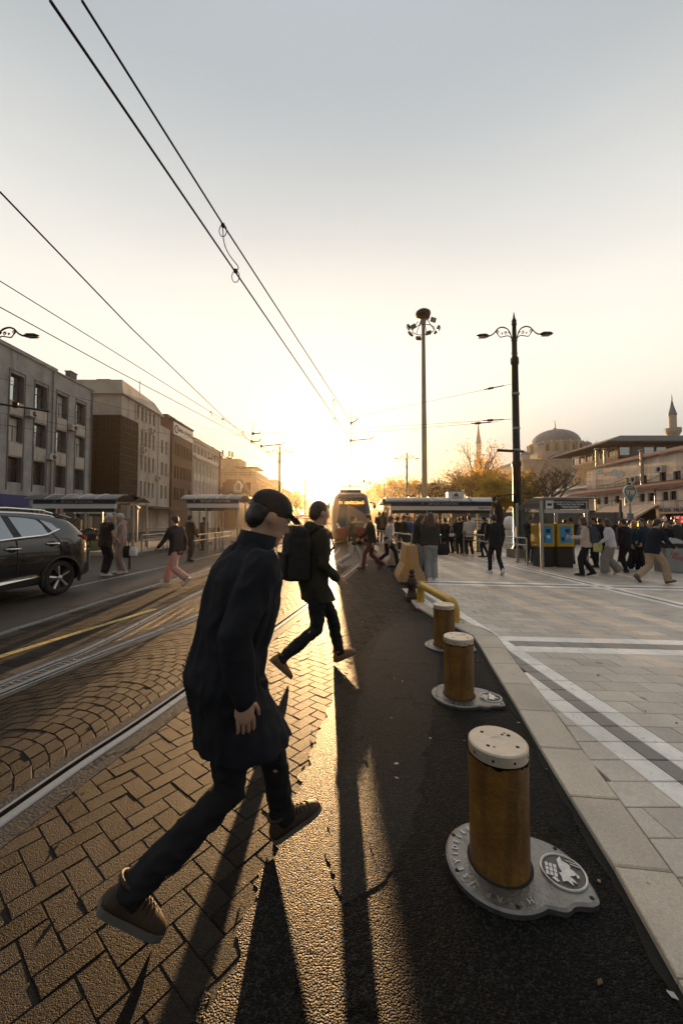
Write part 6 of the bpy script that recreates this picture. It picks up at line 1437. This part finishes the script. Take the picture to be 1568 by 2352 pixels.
def ellring(c, rx, ry, n=18, M=None):
    o = []
    for i in range(n):
        a = 2*PI*i/n; p = V((c[0]+rx*cos(a), c[1]+ry*sin(a), c[2])); o.append(M @ p if M is not None else p)
    return o
def ik(a, c, l1, l2, pole):
    d = c-a; L_ = min(d.length, (l1+l2)*.999); dn = d.normalized(); x = (l1*l1-l2*l2+L_*L_)/(2*L_); h = math.sqrt(max(0, l1*l1-x*x))
    pl_ = (pole-dn*pole.dot(dn)).normalized(); return a+dn*x+pl_*h, a+dn*L_
PCOUNT = [0]
def person(label, pos, face, H=1.72, stride=0.0, lead='L', lean=3, nod=5, turn=0, arms=((0, 12, 8), (0, 12, 8)), top=(.02, .02, .02), legs=(.03, .03, .035), shoe=(.05, .045, .04), hair='black', hstyle='short',
           coat=.82, wide=1.0, puff=1.0, hem=1.0, skin=None, cap=None, sleeve=True, fine=False, hood=False, group=None, inner=None, female=False, fold=.007, shoulders=1.0):
    PCOUNT[0] += 1; sd_ = PCOUNT[0]; vox = .011 if fine else .017
    t = thing('person', label, 'person', pos, -R(face), group); t.scale = (H/1.75,)*3
    hz_ = .935-.055*stride**2; hip = V((0, 0, hz_))
    LM = M4.Translation(hip) @ Rx(-R(lean)) @ M4.Translation(-V((0, 0, .935)))
    sw = .085 if not female else .08; sh = (.185 if not female else .160)*shoulders
    ank, kn, hj, pit = {}, {}, {}, {}
    for s, k in ((-1, 'L'), (1, 'R')):
        ld = 1 if k == lead else -1
        y = ld*.37*stride; up = (.13*stride if ld < 0 else .02*stride)
        ank[k] = V((s*(sw+.005), y-(.02 if ld < 0 else 0), .085+up)); pit[k] = (R(-48)*stride if ld < 0 else R(12)*stride)
        hj[k] = V((s*sw, 0, hz_-.02)); kn[k], ank[k] = ik(hj[k], ank[k], .43, .425, V((s*.05, 1, .1)))
    shd, elb, wri = {}, {}, {}
    for (s, k), (swg, flex, out) in zip(((-1, 'L'), (1, 'R')), arms):
        shd[k] = LM @ V((s*sh, -.005, 1.415))
        d = V((s*sin(R(out)), sin(R(swg))*cos(R(out)), -cos(R(swg))*cos(R(out)))); elb[k] = shd[k]+d*.285
        a2 = swg+flex; inn = out-flex*.35; d2 = V((s*sin(R(inn)), sin(R(a2))*cos(R(inn)), -cos(R(a2))*cos(R(inn)))); wri[k] = elb[k]+d2*.25
    HM = LM @ M4.Translation(V((0, .01, 1.53))) @ Rz(-R(turn)) @ Rx(-R(nod)) @ M4.Translation(-V((0, .01, 1.53)))
    # one continuous body
    b = MB(); fm_ = .94 if female else 1.0
    b.shell([ellring((0, 0, z), rx*fm_, ry, 16, LM) for z, rx, ry in ((.84, .10, .08), (.88, .155, .105), (.95, .165, .112), (1.08, .135, .098), (1.25, .155, .112), (1.36, .165, .105), (1.43, .12, .08), (1.47, .065, .062))])
    b.tube([LM @ V((0, -.005, 1.42)), LM @ V((0, .0, 1.50)), HM @ V((0, .015, 1.575))], [.062, .054, .054], 12)
    for k in 'LR':
        b.tube([hj[k], hj[k].lerp(kn[k], .5), kn[k], kn[k].lerp(ank[k], .35), ank[k]], [.088, .074, .056, .054, .038], 12, round_=True)
        b.tube([shd[k], shd[k].lerp(elb[k], .5), elb[k], elb[k].lerp(wri[k], .4), wri[k]], [.050, .044, .037, .035, .026], 10, round_=True)
    b.ell((0, .012, 1.65), (.072, .092, .098), T=HM); b.ell((0, .045, 1.585), (.054, .058, .058), T=HM); b.ell((0, .085, 1.545), (.028, .022, .020), T=HM)
    b.ell((0, .106, 1.625), (.013, .022, .024), T=HM); b.ell((0, .085, 1.668), (.05, .018, .012), T=HM); b.ell((0, .097, 1.583), (.022, .012, .012), T=HM)
    for s in (-1, 1): b.ell((s*.074, .0, 1.635), (.010, .020, .032), T=HM, n=8, k=6)
    me = remesh(b, vox, 2)
    # hands, eyes, lips join the same mesh
    e = MB()
    for s, k in ((-1, 'L'), (1, 'R')):
        d = (wri[k]-elb[k]).normalized(); sd2 = V((0, 1, 0)); sd2 = (sd2-d*sd2.dot(d)); sd2 = sd2.normalized() if sd2.length > .2 else V((1, 0, 0)); pn = d.cross(sd2).normalized()
        if pn.x*s > 0: pn = -pn      # palm side: inward
        w0 = wri[k]; rot = M4((( *sd2, 0), (*d, 0), (*pn, 0), (0, 0, 0, 1))).transposed()
        e.ell(w0+d*.045, (.040, .055, .016), 0, 10, 7, rot=rot)
        for i, (o_, ln, r_) in enumerate(((.030, .072, .0085), (.010, .080, .009), (-.010, .074, .0085), (-.029, .058, .0075))):
            p = w0+d*.088+sd2*o_; q1 = p+d*ln*.45+pn*.010; q2 = q1+d*ln*.30+pn*.020; q3 = q2+d*ln*.12+pn*.020
            e.tube([p-d*.02, p, q1, q2, q3], [r_, r_, r_*.95, r_*.85, r_*.6], 6)
        p = w0+d*.025+sd2*.034; e.tube([p-sd2*.015, p+sd2*.012+d*.012+pn*.006, p+sd2*.022+d*.036+pn*.014, p+sd2*.024+d*.060+pn*.018], [.012, .011, .0095, .006], 6)
    for s in (-1, 1):
        e.ell((s*.031, .087, 1.645), (.014, .010, .007), 3, 8, 5, T=HM); e.ell((s*.031, .0945, 1.645), (.0065, .004, .0065), 1, 8, 5, T=HM)
        e.tube([HM @ V((s*.016, .098, 1.664)), HM @ V((s*.032, .099, 1.668)), HM @ V((s*.048, .088, 1.664))], .0038, 5, 1)
    e.tube([HM @ V((-.020, .100, 1.588)), HM @ V((0, .110, 1.587)), HM @ V((.020, .100, 1.588))], .0042, 5, 2)
    o0 = len(me.vertices); bm = bmesh.new(); bm.from_mesh(me); em = e.mesh('e'); bm.from_mesh(em); bm.to_mesh(me); bm.free(); bpy.data.meshes.remove(em)
    link('body', me, [skin or M_skin, M_eye, M_lip, M_eyew], t)
    # trousers
    b = MB(); w = wide; b.shell([ellring((0, -.003, z), rx*fm_, ry, 16, M4.Translation(hip-V((0, 0, .935)))) for z, rx, ry in ((.80, .10, .09), (.86, .168, .122), (.95, .176, .126), (1.06, .160, .112))])
    for k in 'LR':
        ae = ank[k]-(kn[k]-ank[k]).normalized()*.025; b.tube([hj[k], hj[k].lerp(kn[k], .5), kn[k], kn[k].lerp(ae, .5), ae], [.100, .088*(1+.5*(w-1)), .068*w, .062*w*w**.3, .057*w*w**.6], 14, round_=False)
    me = remesh(b, vox, 2, fold, sd_, 10); link('trousers', me, cloth(legs), t)
    # top / coat
    b = MB(); pf = puff; by, bh = 0, .13
    if coat < .80:
        f_ = max(0, min(1, (hz_-coat)/.43)); ys_ = [hj[k].lerp(kn[k], f_).y for k in 'LR']; by = sum(ys_)/2; bh = .12*hem+abs(ys_[0]-ys_[1])/2*.85
    rg = []
    if coat < .80: rg.append(ellring((0, by, coat), .185*pf*hem, bh, 20)); rg.append(ellring((0, by*.5, (coat+.9)/2), .182*pf*(1+hem)/2, (bh+.13)/2, 20)); rg.append(ellring((0, 0, .93), .178*pf, .130*pf, 20, M4.Translation(hip-V((0, 0, .935)))))
    else: rg.append(ellring((0, 0, coat), .174*pf*hem, .126*pf*hem, 20, LM)); rg.append(ellring((0, 0, .95), .176*pf, .128*pf, 20, LM))
    rg += [ellring((0, 0, z), rx*pf*fm_*(1 if z < 1.2 else shoulders), ry*pf, 20, LM) for z, rx, ry in ((1.08, .160, .120), (1.25, .178, .130), (1.36, .190, .120), (1.425, .150, .095), (1.475, .082, .078), (1.505, .066, .066))]
    b.shell(rg)
    for k in 'LR':
        if sleeve: b.tube([shd[k], shd[k].lerp(elb[k], .5), elb[k], elb[k].lerp(wri[k], .5), wri[k].lerp(elb[k], .06)], [.066*pf, .058*pf, .050*pf, .046*pf, .042*pf], 12, round_=True)
        else: b.tube([shd[k], shd[k].lerp(elb[k], .35)], [.064*pf, .055*pf], 12, round_=True)
    if hood: b.ell((0, -.075, 1.47), (.105, .07, .07), T=LM)
    me = remesh(b, vox, 2, fold*1.1, sd_+.5, 10 if coat < .8 else 9, .42 if coat < .8 else 1.15); link('jacket' if coat > .72 else 'coat', me, cloth(top), t)
    if inner is not None:
        b = MB(); b.shell([[LM @ V((x_, (.135*pf)*math.sqrt(max(.05, 1-(x_/(.178*pf))**2))+d_, z_)) for x_, d_ in ((-q, -.02), (q, -.02), (q, .008), (-q, .008))] for z_, q in ((.95, .06), (1.2, .065), (1.38, .05))], 0, False); link('shirt', b.mesh('shirt'), cloth(inner), t)
    # shoes
    for k in 'LR':
        T = M4.Translation(ank[k]) @ Rx(pit[k]) @ Rz(R(-6 if k == 'R' else 6)) @ M4.Translation(V((0, 0, -.085)))
        b = MB(); prf = ((-.075, .028, .06), (-.06, .038, .10), (-.01, .042, .115), (.05, .043, .088), (.11, .047, .068), (.16, .044, .056), (.195, .028, .040))
        def sec(y, hw, h, z0): return [(hw*cos(a), y, z0+(h-z0)*max(0, sin(a))) for a in [R(i*20) for i in range(10)]]
        b.shell([[q for q in sec(y, hw, h, .018)] for y, hw, h in prf], 0, True, T)
        b.shell([[(-hw*1.06, y, 0.0), (hw*1.06, y, 0.0), (hw*1.06, y, .024), (-hw*1.06, y, .024)] for y, hw, h in prf], 1, False, T)
        if fine:
            for y_, z_, w_ in ((.045, .094, .034), (.065, .086, .033), (.085, .079, .032), (.105, .072, .031)): b.tube([(-w_, y_, z_-.018), (-w_*.5, y_+.004, z_-.002), (0, y_+.006, z_+.001), (w_*.5, y_+.004, z_-.002), (w_, y_, z_-.018)], .0042, 5, 0, T=T)
            b.tube([(.043*cos(a), -.025+.048*sin(a), .108) for a in [i*PI/8 for i in range(17)]], .008, 6, 0, T=T); b.tube([(-.046, .12, .03), (-.03, .135, .055), (0, .14, .064), (.03, .135, .055), (.046, .12, .03)], .004, 5, 0, T=T)
        b.build('shoe', [cloth(shoe, .6), M_sole if sum(shoe) < .9 else M_signw], t, fix=True)
    # hair / headgear
    if hstyle != 'none':
        b = MB(); b.ell((0, -.012, 1.668), (.083, .100, .098) if cap is None else (.079, .094, .08), T=HM); b.ell((0, -.05, 1.62), (.074, .058, .075) if cap is None else (.070, .052, .06), T=HM)
        if hstyle == 'long':
            b.ell((0, -.062, 1.54), (.092, .055, .15), T=HM); b.ell((0, -.07, 1.42), (.11, .045, .14), T=HM)
            for s in (-1, 1): b.ell((s*.072, .0, 1.56), (.026, .05, .13), T=HM)
        if hstyle == 'bob':
            b.ell((0, -.04, 1.58), (.092, .075, .10), T=HM)
            for s in (-1, 1): b.ell((s*.074, .0, 1.58), (.024, .05, .08), T=HM)
        if hstyle == 'scarf': b.ell((0, -.03, 1.58), (.094, .085, .13), T=HM)
        me = remesh(b, .012, 2, .004, sd_+.3, 24)
        link('hair', me, HAIR[hair] if hair in HAIR else cloth(hair), t)
    if cap is not None:
        b = MB(); b.ell((0, -.004, 1.695), (.088, .106, .078), T=HM); b.shell([[HM @ V((x_*sc, y_, z_+dz)) for x_, dz in ((-.06, 0), (.06, 0), (.055, .012), (-.055, .012))] for y_, z_, sc in ((.07, 1.690, 1.15), (.11, 1.686, 1.1), (.155, 1.676, .7))], 0, False)
        me = remesh(b, .009, 1); link('cap', me, cloth(cap), t)
    t['joints'] = 0; del t['joints']
    return t, LM, HM, {k: t for k in ()}, wri
def at(px, py): p = GP(px, py); return (p.x, p.y, pz(p.x)+.035 if p.x > 1.7 and p.y < 17.5 else 0.0)
BLK = (.014, .014, .016); NAVY = (.016, .020, .034); CHAR = (.04, .04, .042); OLV = (.035, .038, .022); WHT = (.62, .59, .57); BEI = (.50, .40, .33); JEAN = (.13, .155, .20); GRY = (.22, .20, .185)
# the two big walkers
w1 = person('man in long dark coat striding right across the setts, largest figure, nearest the camera', (-.515, 1.70, .0), 60, 1.74, .86, 'L', 14, 14, 4, ((-18, 30, 10), (-27, 34, 13)), (.012, .013, .018), (.012, .012, .014), (.045, .028, .018), 'black', 'short', coat=.59, puff=1.27, hem=1.10, cap=(.03, .028, .03), fine=True, fold=.014)
wk = G(719, 1540); w2 = person('man in dark olive parka with backpack stepping over the nearest tram rail', (wk.x, wk.y, 0), 62, 1.79, .93, 'L', 4, 8, 0, ((10, 40, 6), (-6, 55, 8)), (.030, .028, .018), (.016, .016, .018), (.20, .105, .045), 'brown', 'short', coat=.70, puff=1.1, hood=True, fine=True, fold=.012)
def backpack(pt, col, label, h=.46, wd=.30, dp=.18, dz=0):
    o, LM, HM, _, wr = pt; b = MB(); T = o.matrix_basis @ LM @ Tr(0, -.13-dp/2, 1.22+dz)
    b.shell([[(x*s*wd, y*s2*dp, z*h) for x, y in ((-.5, .5), (-.3, -.42), (.3, -.42), (.5, .5), (.42, .62), (-.42, .62))] for z, s, s2 in ((-.5, .8, .85), (-.44, 1, 1), (.2, .98, .95), (.42, .84, .75), (.5, .5, .5))])
    me = remesh(b, .016, 3, .006, 3, 12); me.transform(T); bp_ = link('backpack', me, cloth(col)); tag(bp_, label, 'backpack')
    b = MB(); b.shell([[(x*wd, -dp*.46-.03*q, z*h) for x, z in ((-.3, -.42), (.3, -.42), (.28, 0), (-.28, 0))] for q in (0, 1)], 0, False, T); b.build('front_pocket', cloth(col), bp_, .01, fix=True)
    for s in (-1, 1):
        b = MB(); b.tube([T @ V(q) for q in ((s*.10, dp*.5, .2), (s*.12, dp*.62+.04, .26), (s*.13, dp*.6+.20, .22), (s*.13, dp*.6+.25, .08), (s*.13, dp*.5+.1, -.12))], .018, 6, flat=.4); b.build('strap', cloth(col), bp_)
backpack(w2, (.022, .021, .020), 'dark backpack on the man stepping over the nearest tram rail', .54, .36, .22)
def bag(pos, col, label, w=.30, h=.26, d=.10, handle=.22, shape='bag', rough=.6):
    b = MB(); t = thing('shoulder_bag' if shape == 'bag' else 'carrier_bag', label, 'bag', pos)
    b.shell([[(x*s, y*s2, z) for x, y in ((-w/2, -d/2), (0, -d*.62), (w/2, -d/2), (w/2, d/2), (0, d*.62), (-w/2, d/2))] for z, s, s2 in ((0, .86, .7), (.03, 1, 1), (h*.6, 1.02, 1.0), (h, .86, .45))])
    me = remesh(b, .014, 2, .010 if shape != 'bag' else .004, w*9, 11); link('pouch', me, cloth(col, rough), t)
    b = MB(); b.tube(spline([(-w*.32, 0, h*.9), (-w*.2, 0, h+handle*.7), (0, 0, h+handle), (w*.2, 0, h+handle*.7), (w*.32, 0, h*.9)], 5), .009, 6); b.build('strap', cloth(col, rough), t); return t
# left couple and walkers
P1 = at(240, 1322); person('white haired man in black padded waistcoat, back to camera, left of the couple', P1, 25, 1.73, .08, 'L', 6, 14, 30, ((6, 45, 14), (4, 40, 10)), (.013, .014, .014), (.012, .012, .013), (.50, .46, .42), 'grey', 'short', coat=.80, puff=1.22, sleeve=False, wide=1.25, group='couple talking beside the rails')
P2 = at(279, 1316); p2 = person('man in pale pink tracksuit talking to the white haired man', P2, -128, 1.74, .1, 'R', 3, 16, 0, ((6, 22, 8), (2, 10, 10)), (.40, .29, .26), (.42, .31, .26), (.55, .48, .42), 'grey', 'short', coat=.84, hood=True, wide=1.12, group='couple talking beside the rails')
bag((P2[0]+.36, P2[1]-.10, .50), (.66, .64, .62), 'white plastic carrier bag in the hand of the man in pink', .26, .26, .14, .2, 'carrier', .35); bag((P2[0]+.22, P2[1]-.14, .46), (.016, .016, .018), 'dark carrier bag beside the white one', .18, .34, .10, .2, 'carrier', .4)
person('walker in wide pink trousers and dark jacket crossing the far track', at(404, 1345), -72, 1.70, .95, 'R', 5, 5, 0, ((26, 20, 8), (-22, 25, 8)), NAVY, (.55, .29, .24), (.55, .48, .40), 'black', 'short', coat=.74, wide=1.3, puff=1.1)
person('figure in black padded jacket behind the walker in pink trousers', at(434, 1290), 35, 1.72, .1, 'L', 3, 4, 20, ((8, 30, 8), (8, 30, 8)), BLK, CHAR, BLK, 'black', 'short', puff=1.2)
person('figure in brown coat waiting inside the second left shelter', (P(470, 1194, 19.8).x, 19.8, 0), -60, 1.70, 0, top=(.10, .07, .05), legs=CHAR, coat=.7)
person('figure in grey jacket waiting in the shelter behind the SUV', (P(180, 1194, 19.0).x, 19.0, .16), -80, 1.70, 0, top=GRY, legs=CHAR)
# crossing in front of the tram
person('walker in white trousers crossing in front of the tram', at(806, 1304), 85, 1.74, .95, 'L', 5, 6, 0, ((24, 22, 7), (-22, 16, 7)), (.06, .04, .03), (.50, .46, .42), (.50, .46, .42), 'brown', 'short', coat=.74, wide=1.15)
person('walker in dark jacket and red brown trousers beside the tram front', at(855, 1309), -95, 1.76, .8, 'L', 8, 12, 0, ((-16, 20, 8), (22, 30, 8)), (.022, .02, .018), (.10, .04, .028), (.06, .03, .02), 'black', 'short', coat=.76, puff=1.08)
person('walker in pale jacket passing the low concrete barrier', at(890, 1303), 80, 1.72, .85, 'R', 10, 8, 0, ((20, 25, 8), (-18, 18, 8)), (.46, .40, .38), NAVY, (.05, .05, .06), 'brown', 'short')
# women at the barrier
pw = at(957, 1322); person('woman with long brown hair looking at her phone beside the yellow barrier', pw, 115, 1.68, .05, 'L', 8, 22, 0, ((26, 88, 4), (24, 92, 4)), (.030, .032, .020), (.17, .17, .16), (.4, .36, .33), 'brown', 'long', coat=.80, wide=1.3, female=True, puff=1.08, group='women beside the barrier')
pw2 = at(990, 1336); person('woman in dark leather jacket and pale jeans, back to camera by the barrier', pw2, 8, 1.70, .12, 'R', 2, 3, -10, ((4, 10, 6), (6, 14, 8)), (.045, .042, .032), (.27, .275, .28), (.55, .45, .42), 'brown', 'long', coat=.90, wide=1.32, female=True, puff=1.1, group='women beside the barrier')
bag((pw2[0]+.30, pw2[1]+.0, .66), (.015, .014, .015), 'black shoulder bag on the woman in the leather jacket', .27, .30, .11, .42)
person('woman in white top half hidden between the two women', at(978, 1318), -30, 1.66, 0, top=WHT, legs=CHAR, hair='brown', hstyle='bob', female=True)
# station queue
Q = 'queue at the right hand station'
for lb, px, Y, fc, kw in (
    ('man in dark jacket at the left end of the right hand station', 912, 17.6, 60, dict(top=BLK, legs=CHAR, H=1.80)),
    ('man in olive jacket and dark cap at the left of the station', 926, 16.6, 75, dict(top=OLV, legs=CHAR, H=1.72, cap=BLK)),
    ('man in blue jacket inside the station, third from its left post', 940, 18.4, 160, dict(top=(.04, .08, .24), legs=CHAR, H=1.78)),
    ('dark figure bending at the left turnstile', 1021, 18.2, 10, dict(top=BLK, legs=BLK, H=1.72, stride=.2)),
    ('woman with long fair hair in black in the station queue', 1034, 17.4, -8, dict(top=BLK, legs=BLK, hair='blond', hstyle='long', female=True, H=1.70, shoe=WHT, coat=.78)),
    ('man in black jacket with pale hem in the station queue', 1055, 17.2, 5, dict(top=BLK, legs=BLK, H=1.74, shoe=WHT, puff=1.1)),
    ('taller dark man behind the man with pale hem in the queue', 1063, 18.3, 0, dict(top=(.022, .022, .03), legs=CHAR, H=1.82)),
    ('man in cream jacket and black trousers in the station queue', 1078, 16.9, -6, dict(top=(.48, .42, .36), legs=BLK, H=1.80, shoe=WHT, stride=.15, puff=1.1)),
    ('man in black hooded jacket and cap right of the green turnstile', 1113, 16.6, -50, dict(top=BLK, legs=NAVY, H=1.74, cap=BLK, hood=True, stride=.2, puff=1.15)),
    ('dark figure inside the station behind the queue', 1008, 20.4, 170, dict(top=CHAR, legs=BLK)),
    ('figure in red scarf and dark coat inside the station', 958, 20.6, 190, dict(top=(.14, .05, .04), legs=BLK)),
    ('dark figure in the far group left of the station, nearest the tram', 871, 21.4, 20, dict(top=BLK, legs=BLK)),
    ('brown coated figure in the far group left of the station', 879, 20.6, 30, dict(top=(.10, .06, .04), legs=BLK, hair='brown', hstyle='long', female=True)),
    ('grey coated figure in the far group, nearest the station post', 889, 21.0, -30, dict(top=GRY, legs=BLK, hair='brown', hstyle='bob', female=True))):
    X = P(px, 1194, Y).x; person(lb, (X, Y, .28 if Y > 20.5 and X < 4 else (pz(X)+.03 if Y < 17.5 else -.08)), fc, group=Q, **{'arms': ((10, 45, 6), (12, 40, 6)), **kw})
bag((P(1036, 1194, 17.3).x, 17.25, .80), (.55, .50, .45), 'small pale handbag on the fair haired woman', .22, .14, .08, .3)
# plaza
person('man in black jacket walking away across the plaza below the station', at(1139, 1322), 2, 1.76, .62, 'L', 8, 12, 0, ((14, 40, 7), (-10, 35, 9)), (.017, .017, .018), (.018, .02, .028), WHT, 'black', 'short', puff=1.16)
pm = at(1216, 1297); person('man in black hoodie reading his phone with one hand at his chin', pm, 176, 1.75, .05, 'L', 4, 26, 0, ((16, 95, 4), (30, 128, 2)), BLK, BLK, WHT, 'black', 'short', hood=True, wide=1.12)
ph = MB(); ph.box((0, 0, 0), (.075, .15, .009)); tag(ph.build('phone', M_plast, None, .003), 'phone held by the man in the black hoodie', 'phone').matrix_world = Tr(pm[0]+.12, pm[1]-.36, pm[2]+1.14) @ Rx(R(35))
mk = at(1313, 1297); person('man in dark jacket with white cross stripes using the ticket machine', mk, 4, 1.80, .1, 'R', 3, 8, 0, ((20, 60, 6), (22, 70, 6)), (.018, .02, .028), (.15, .17, .20), BLK, 'black', 'short', coat=.92, puff=1.08)
b = MB(); zz = mk[2]
for x_ in (-.06, -.02, .02): b.bx(x_, x_+.012, -.152, -.146, .98, 1.38)
for z_ in (1.10, 1.14, 1.18): b.bx(-.14, .14, -.152, -.147, z_, z_+.012)
wv = at(1348, 1326); p16 = person('woman in beige fleece and black trousers with grey backpack walking left', wv, -62, 1.72, .35, 'L', 6, 6, 0, ((16, 75, 6), (16, 80, 6)), BEI, BLK, BLK, 'brown', 'bob', coat=.86, wide=1.15, female=True, puff=1.16, shoulders=1.1)
backpack(p16, (.05, .058, .075), 'grey blue backpack on the woman in beige fleece', .50, .34, .22)
ww_ = at(1405, 1323); person('woman in white sweater and wide grey trousers walking left', ww_, -55, 1.70, .45, 'L', 8, 4, 0, ((12, 40, 7), (-4, 20, 8)), (.60, .57, .62), (.24, .215, .20), (.55, .48, .40), 'brown', 'bob', coat=.86, wide=1.7, female=True, puff=1.14)
bag((ww_[0]-.34, ww_[1]+.1, pz(ww_[0])+.72), (.55, .50, .20), 'yellow bag carried left of the woman in the white sweater', .22, .30, .12, .3)
person('figure all in black standing left of the blonde woman', at(1437, 1318), -25, 1.72, .12, 'R', 3, 6, 0, top=BLK, legs=BLK, shoe=(.03, .03, .03), puff=1.1)
person('blonde woman in denim jacket and cream top facing the camera', at(1457, 1314), 176, 1.68, .1, 'L', 2, 3, 0, ((5, 20, 8), (5, 20, 8)), (.045, .075, .11), (.016, .017, .022), WHT, 'blond', 'long', inner=(.50, .45, .36), female=True, wide=1.2)
person('figure in dark denim jacket right of the blonde woman', at(1479, 1318), -100, 1.74, .25, 'L', 3, 8, 0, ((10, 35, 8), (5, 20, 8)), (.030, .048, .07), BLK, WHT, 'black', 'short', hood=True)
person('man in dark jacket and beige trousers striding right at the front of the crowd', at(1500, 1343), 84, 1.74, .9, 'R', 12, 12, 0, ((-20, 20, 8), (24, 28, 8)), (.016, .018, .026), (.40, .29, .20), (.12, .11, .10), 'black', 'short', wide=1.3, puff=1.12)
person('woman with long black hair and white trousers behind the litter bin', at(1531, 1306), -150, 1.68, .1, 'L', 2, 8, 0, ((12, 80, 5), (10, 60, 6)), BLK, (.52, .52, .54), WHT, 'black', 'long', female=True, wide=1.15)
person('brown haired woman in dark coat at the right edge behind the bin', at(1561, 1298), -160, 1.66, 0, top=CHAR, legs=BLK, hair='brown', hstyle='long', female=True, coat=.7)
for lb, px, Y, fc, kw in (('dark man behind the woman in beige fleece', 1366, 13.6, -70, dict(top=BLK, legs=BLK, H=1.78)), ('dark haired figure behind the white sweater', 1392, 14.4, 200, dict(top=NAVY, legs=BLK, H=1.76)), ('figure in brown jacket between white sweater and blonde woman, farther off', 1424, 16.0, 170, dict(top=(.10, .06, .04), legs=CHAR, hair='blond', hstyle='bob', female=True)),
    ('figure in grey hood behind the denim jacket', 1491, 15.5, 190, dict(top=GRY, legs=CHAR, H=1.76, hood=True)), ('dark figure in the back of the right crowd, near the shops', 1517, 17.0, 185, dict(top=CHAR, legs=BLK)), ('pale pink topped figure far back near the shops', 1470, 19.0, 160, dict(top=(.45, .30, .30), legs=CHAR, hair='brown', hstyle='long', female=True)),
    ('small dark figure before the lit shop under the awning', 1400, 24.0, 20, dict(top=BLK, legs=BLK)), ('small figure in tan coat before the shops', 1540, 22.0, -40, dict(top=(.30, .20, .12), legs=CHAR, coat=.7)), ('small dark couple half before the neon shop', 1381, 23.0, -90, dict(top=CHAR, legs=BLK, hair='brown', hstyle='long', female=True)), ('small black coated figure beside the teardrop sign', 1459, 21.0, 60, dict(top=BLK, legs=BLK, coat=.7))):
    X = P(px, 1194, Y).x; person(lb, (X, Y, pz(X)+.03), fc, group='crowd before the shops', **kw)
# coat details on the nearest walker
o1, LM1, HM1, _, _ = w1
b = MB(); rg = []
for z, rx, ry, dy in ((1.455, .105, .098, -.005), (1.50, .088, .088, .0), (1.555, .082, .086, .006)): rg.append(ellring((0, dy, z), rx, ry, 20, LM1))
for z, rx, ry, dy in ((1.555, .076, .080, .006), (1.50, .080, .080, .0)): rg.append(ellring((0, dy, z), rx, ry, 20, LM1))
b.shell(rg); link('collar', b.mesh('collar'), cloth((.012, .013, .018)), o1)
b = MB()
for z in (1.34, 1.22, 1.10, .98): b.ell((.012, .160 if z > 1.0 else .165, z), (.013, .007, .013), 0, 8, 5, T=LM1)
for s in (-1, 1):
    b = MB(); b.box((s*.165, .085, .93), (.03, .15, .055), 0, s*R(28), LM1); b.build('pocket_flap', cloth((.010, .011, .015)), o1, .006)
# extra figures thicken the crowd
for lb, px, Y, fc, kw in (('dark figure between the beige fleece and the white sweater, farther back', 1376, 15.2, 30, dict(top=BLK, legs=BLK, H=1.8)),
    ('figure in dark blue coat behind the all black figure', 1443, 14.2, 150, dict(top=NAVY, legs=BLK, coat=.7)),
    ('man in grey shirt far behind the denim jacket', 1484, 18.0, 190, dict(top=GRY, legs=CHAR)),
    ('dark haired woman in black between bin and beige trousers', 1520, 14.6, -170, dict(top=BLK, legs=CHAR, hstyle='long', female=True)),
    ('tall dark man at the right edge above the bin', 1552, 15.5, 200, dict(top=CHAR, legs=BLK, H=1.85)),
    ('dark figure just left of the ticket machine user, farther off', 1296, 15.6, 60, dict(top=BLK, legs=BLK)),
    ('brown coated figure right of the ticket kiosk post', 1357, 17.5, 120, dict(top=(.10, .06, .04), legs=BLK, coat=.7)),
    ('small dark figure under the grey awning, left one', 1416, 27.0, 10, dict(top=BLK, legs=BLK)), ('small dark figure under the grey awning, right one', 1433, 26.0, 100, dict(top=CHAR, legs=BLK)),
    ('small figure in light shirt before the red sign', 1548, 26.0, 30, dict(top=(.4, .38, .36), legs=CHAR))):
    X = P(px, 1194, Y).x; person(lb, (X, Y, pz(X)+.03), fc, group='crowd before the shops', **kw)
# ================================================================ AIR
b = MB(); b.bx(-140, 175, -8, 265, -1.2, 66)
hz = b.build('haze', [], None); hm = bpy.data.materials.new('haze'); hm.use_nodes = True; n = hm.node_tree.nodes
n.remove(n['Principled BSDF']); pv = n.new('ShaderNodeVolumePrincipled')
pv.inputs['Color'].default_value = (1, .84, .62, 1); pv.inputs['Density'].default_value = HAZE; pv.inputs['Anisotropy'].default_value = .85
hm.node_tree.links.new(pv.outputs[0], n['Material Output'].inputs['Volume']); hz.data.materials.append(hm)
hz['kind'] = 'stuff'
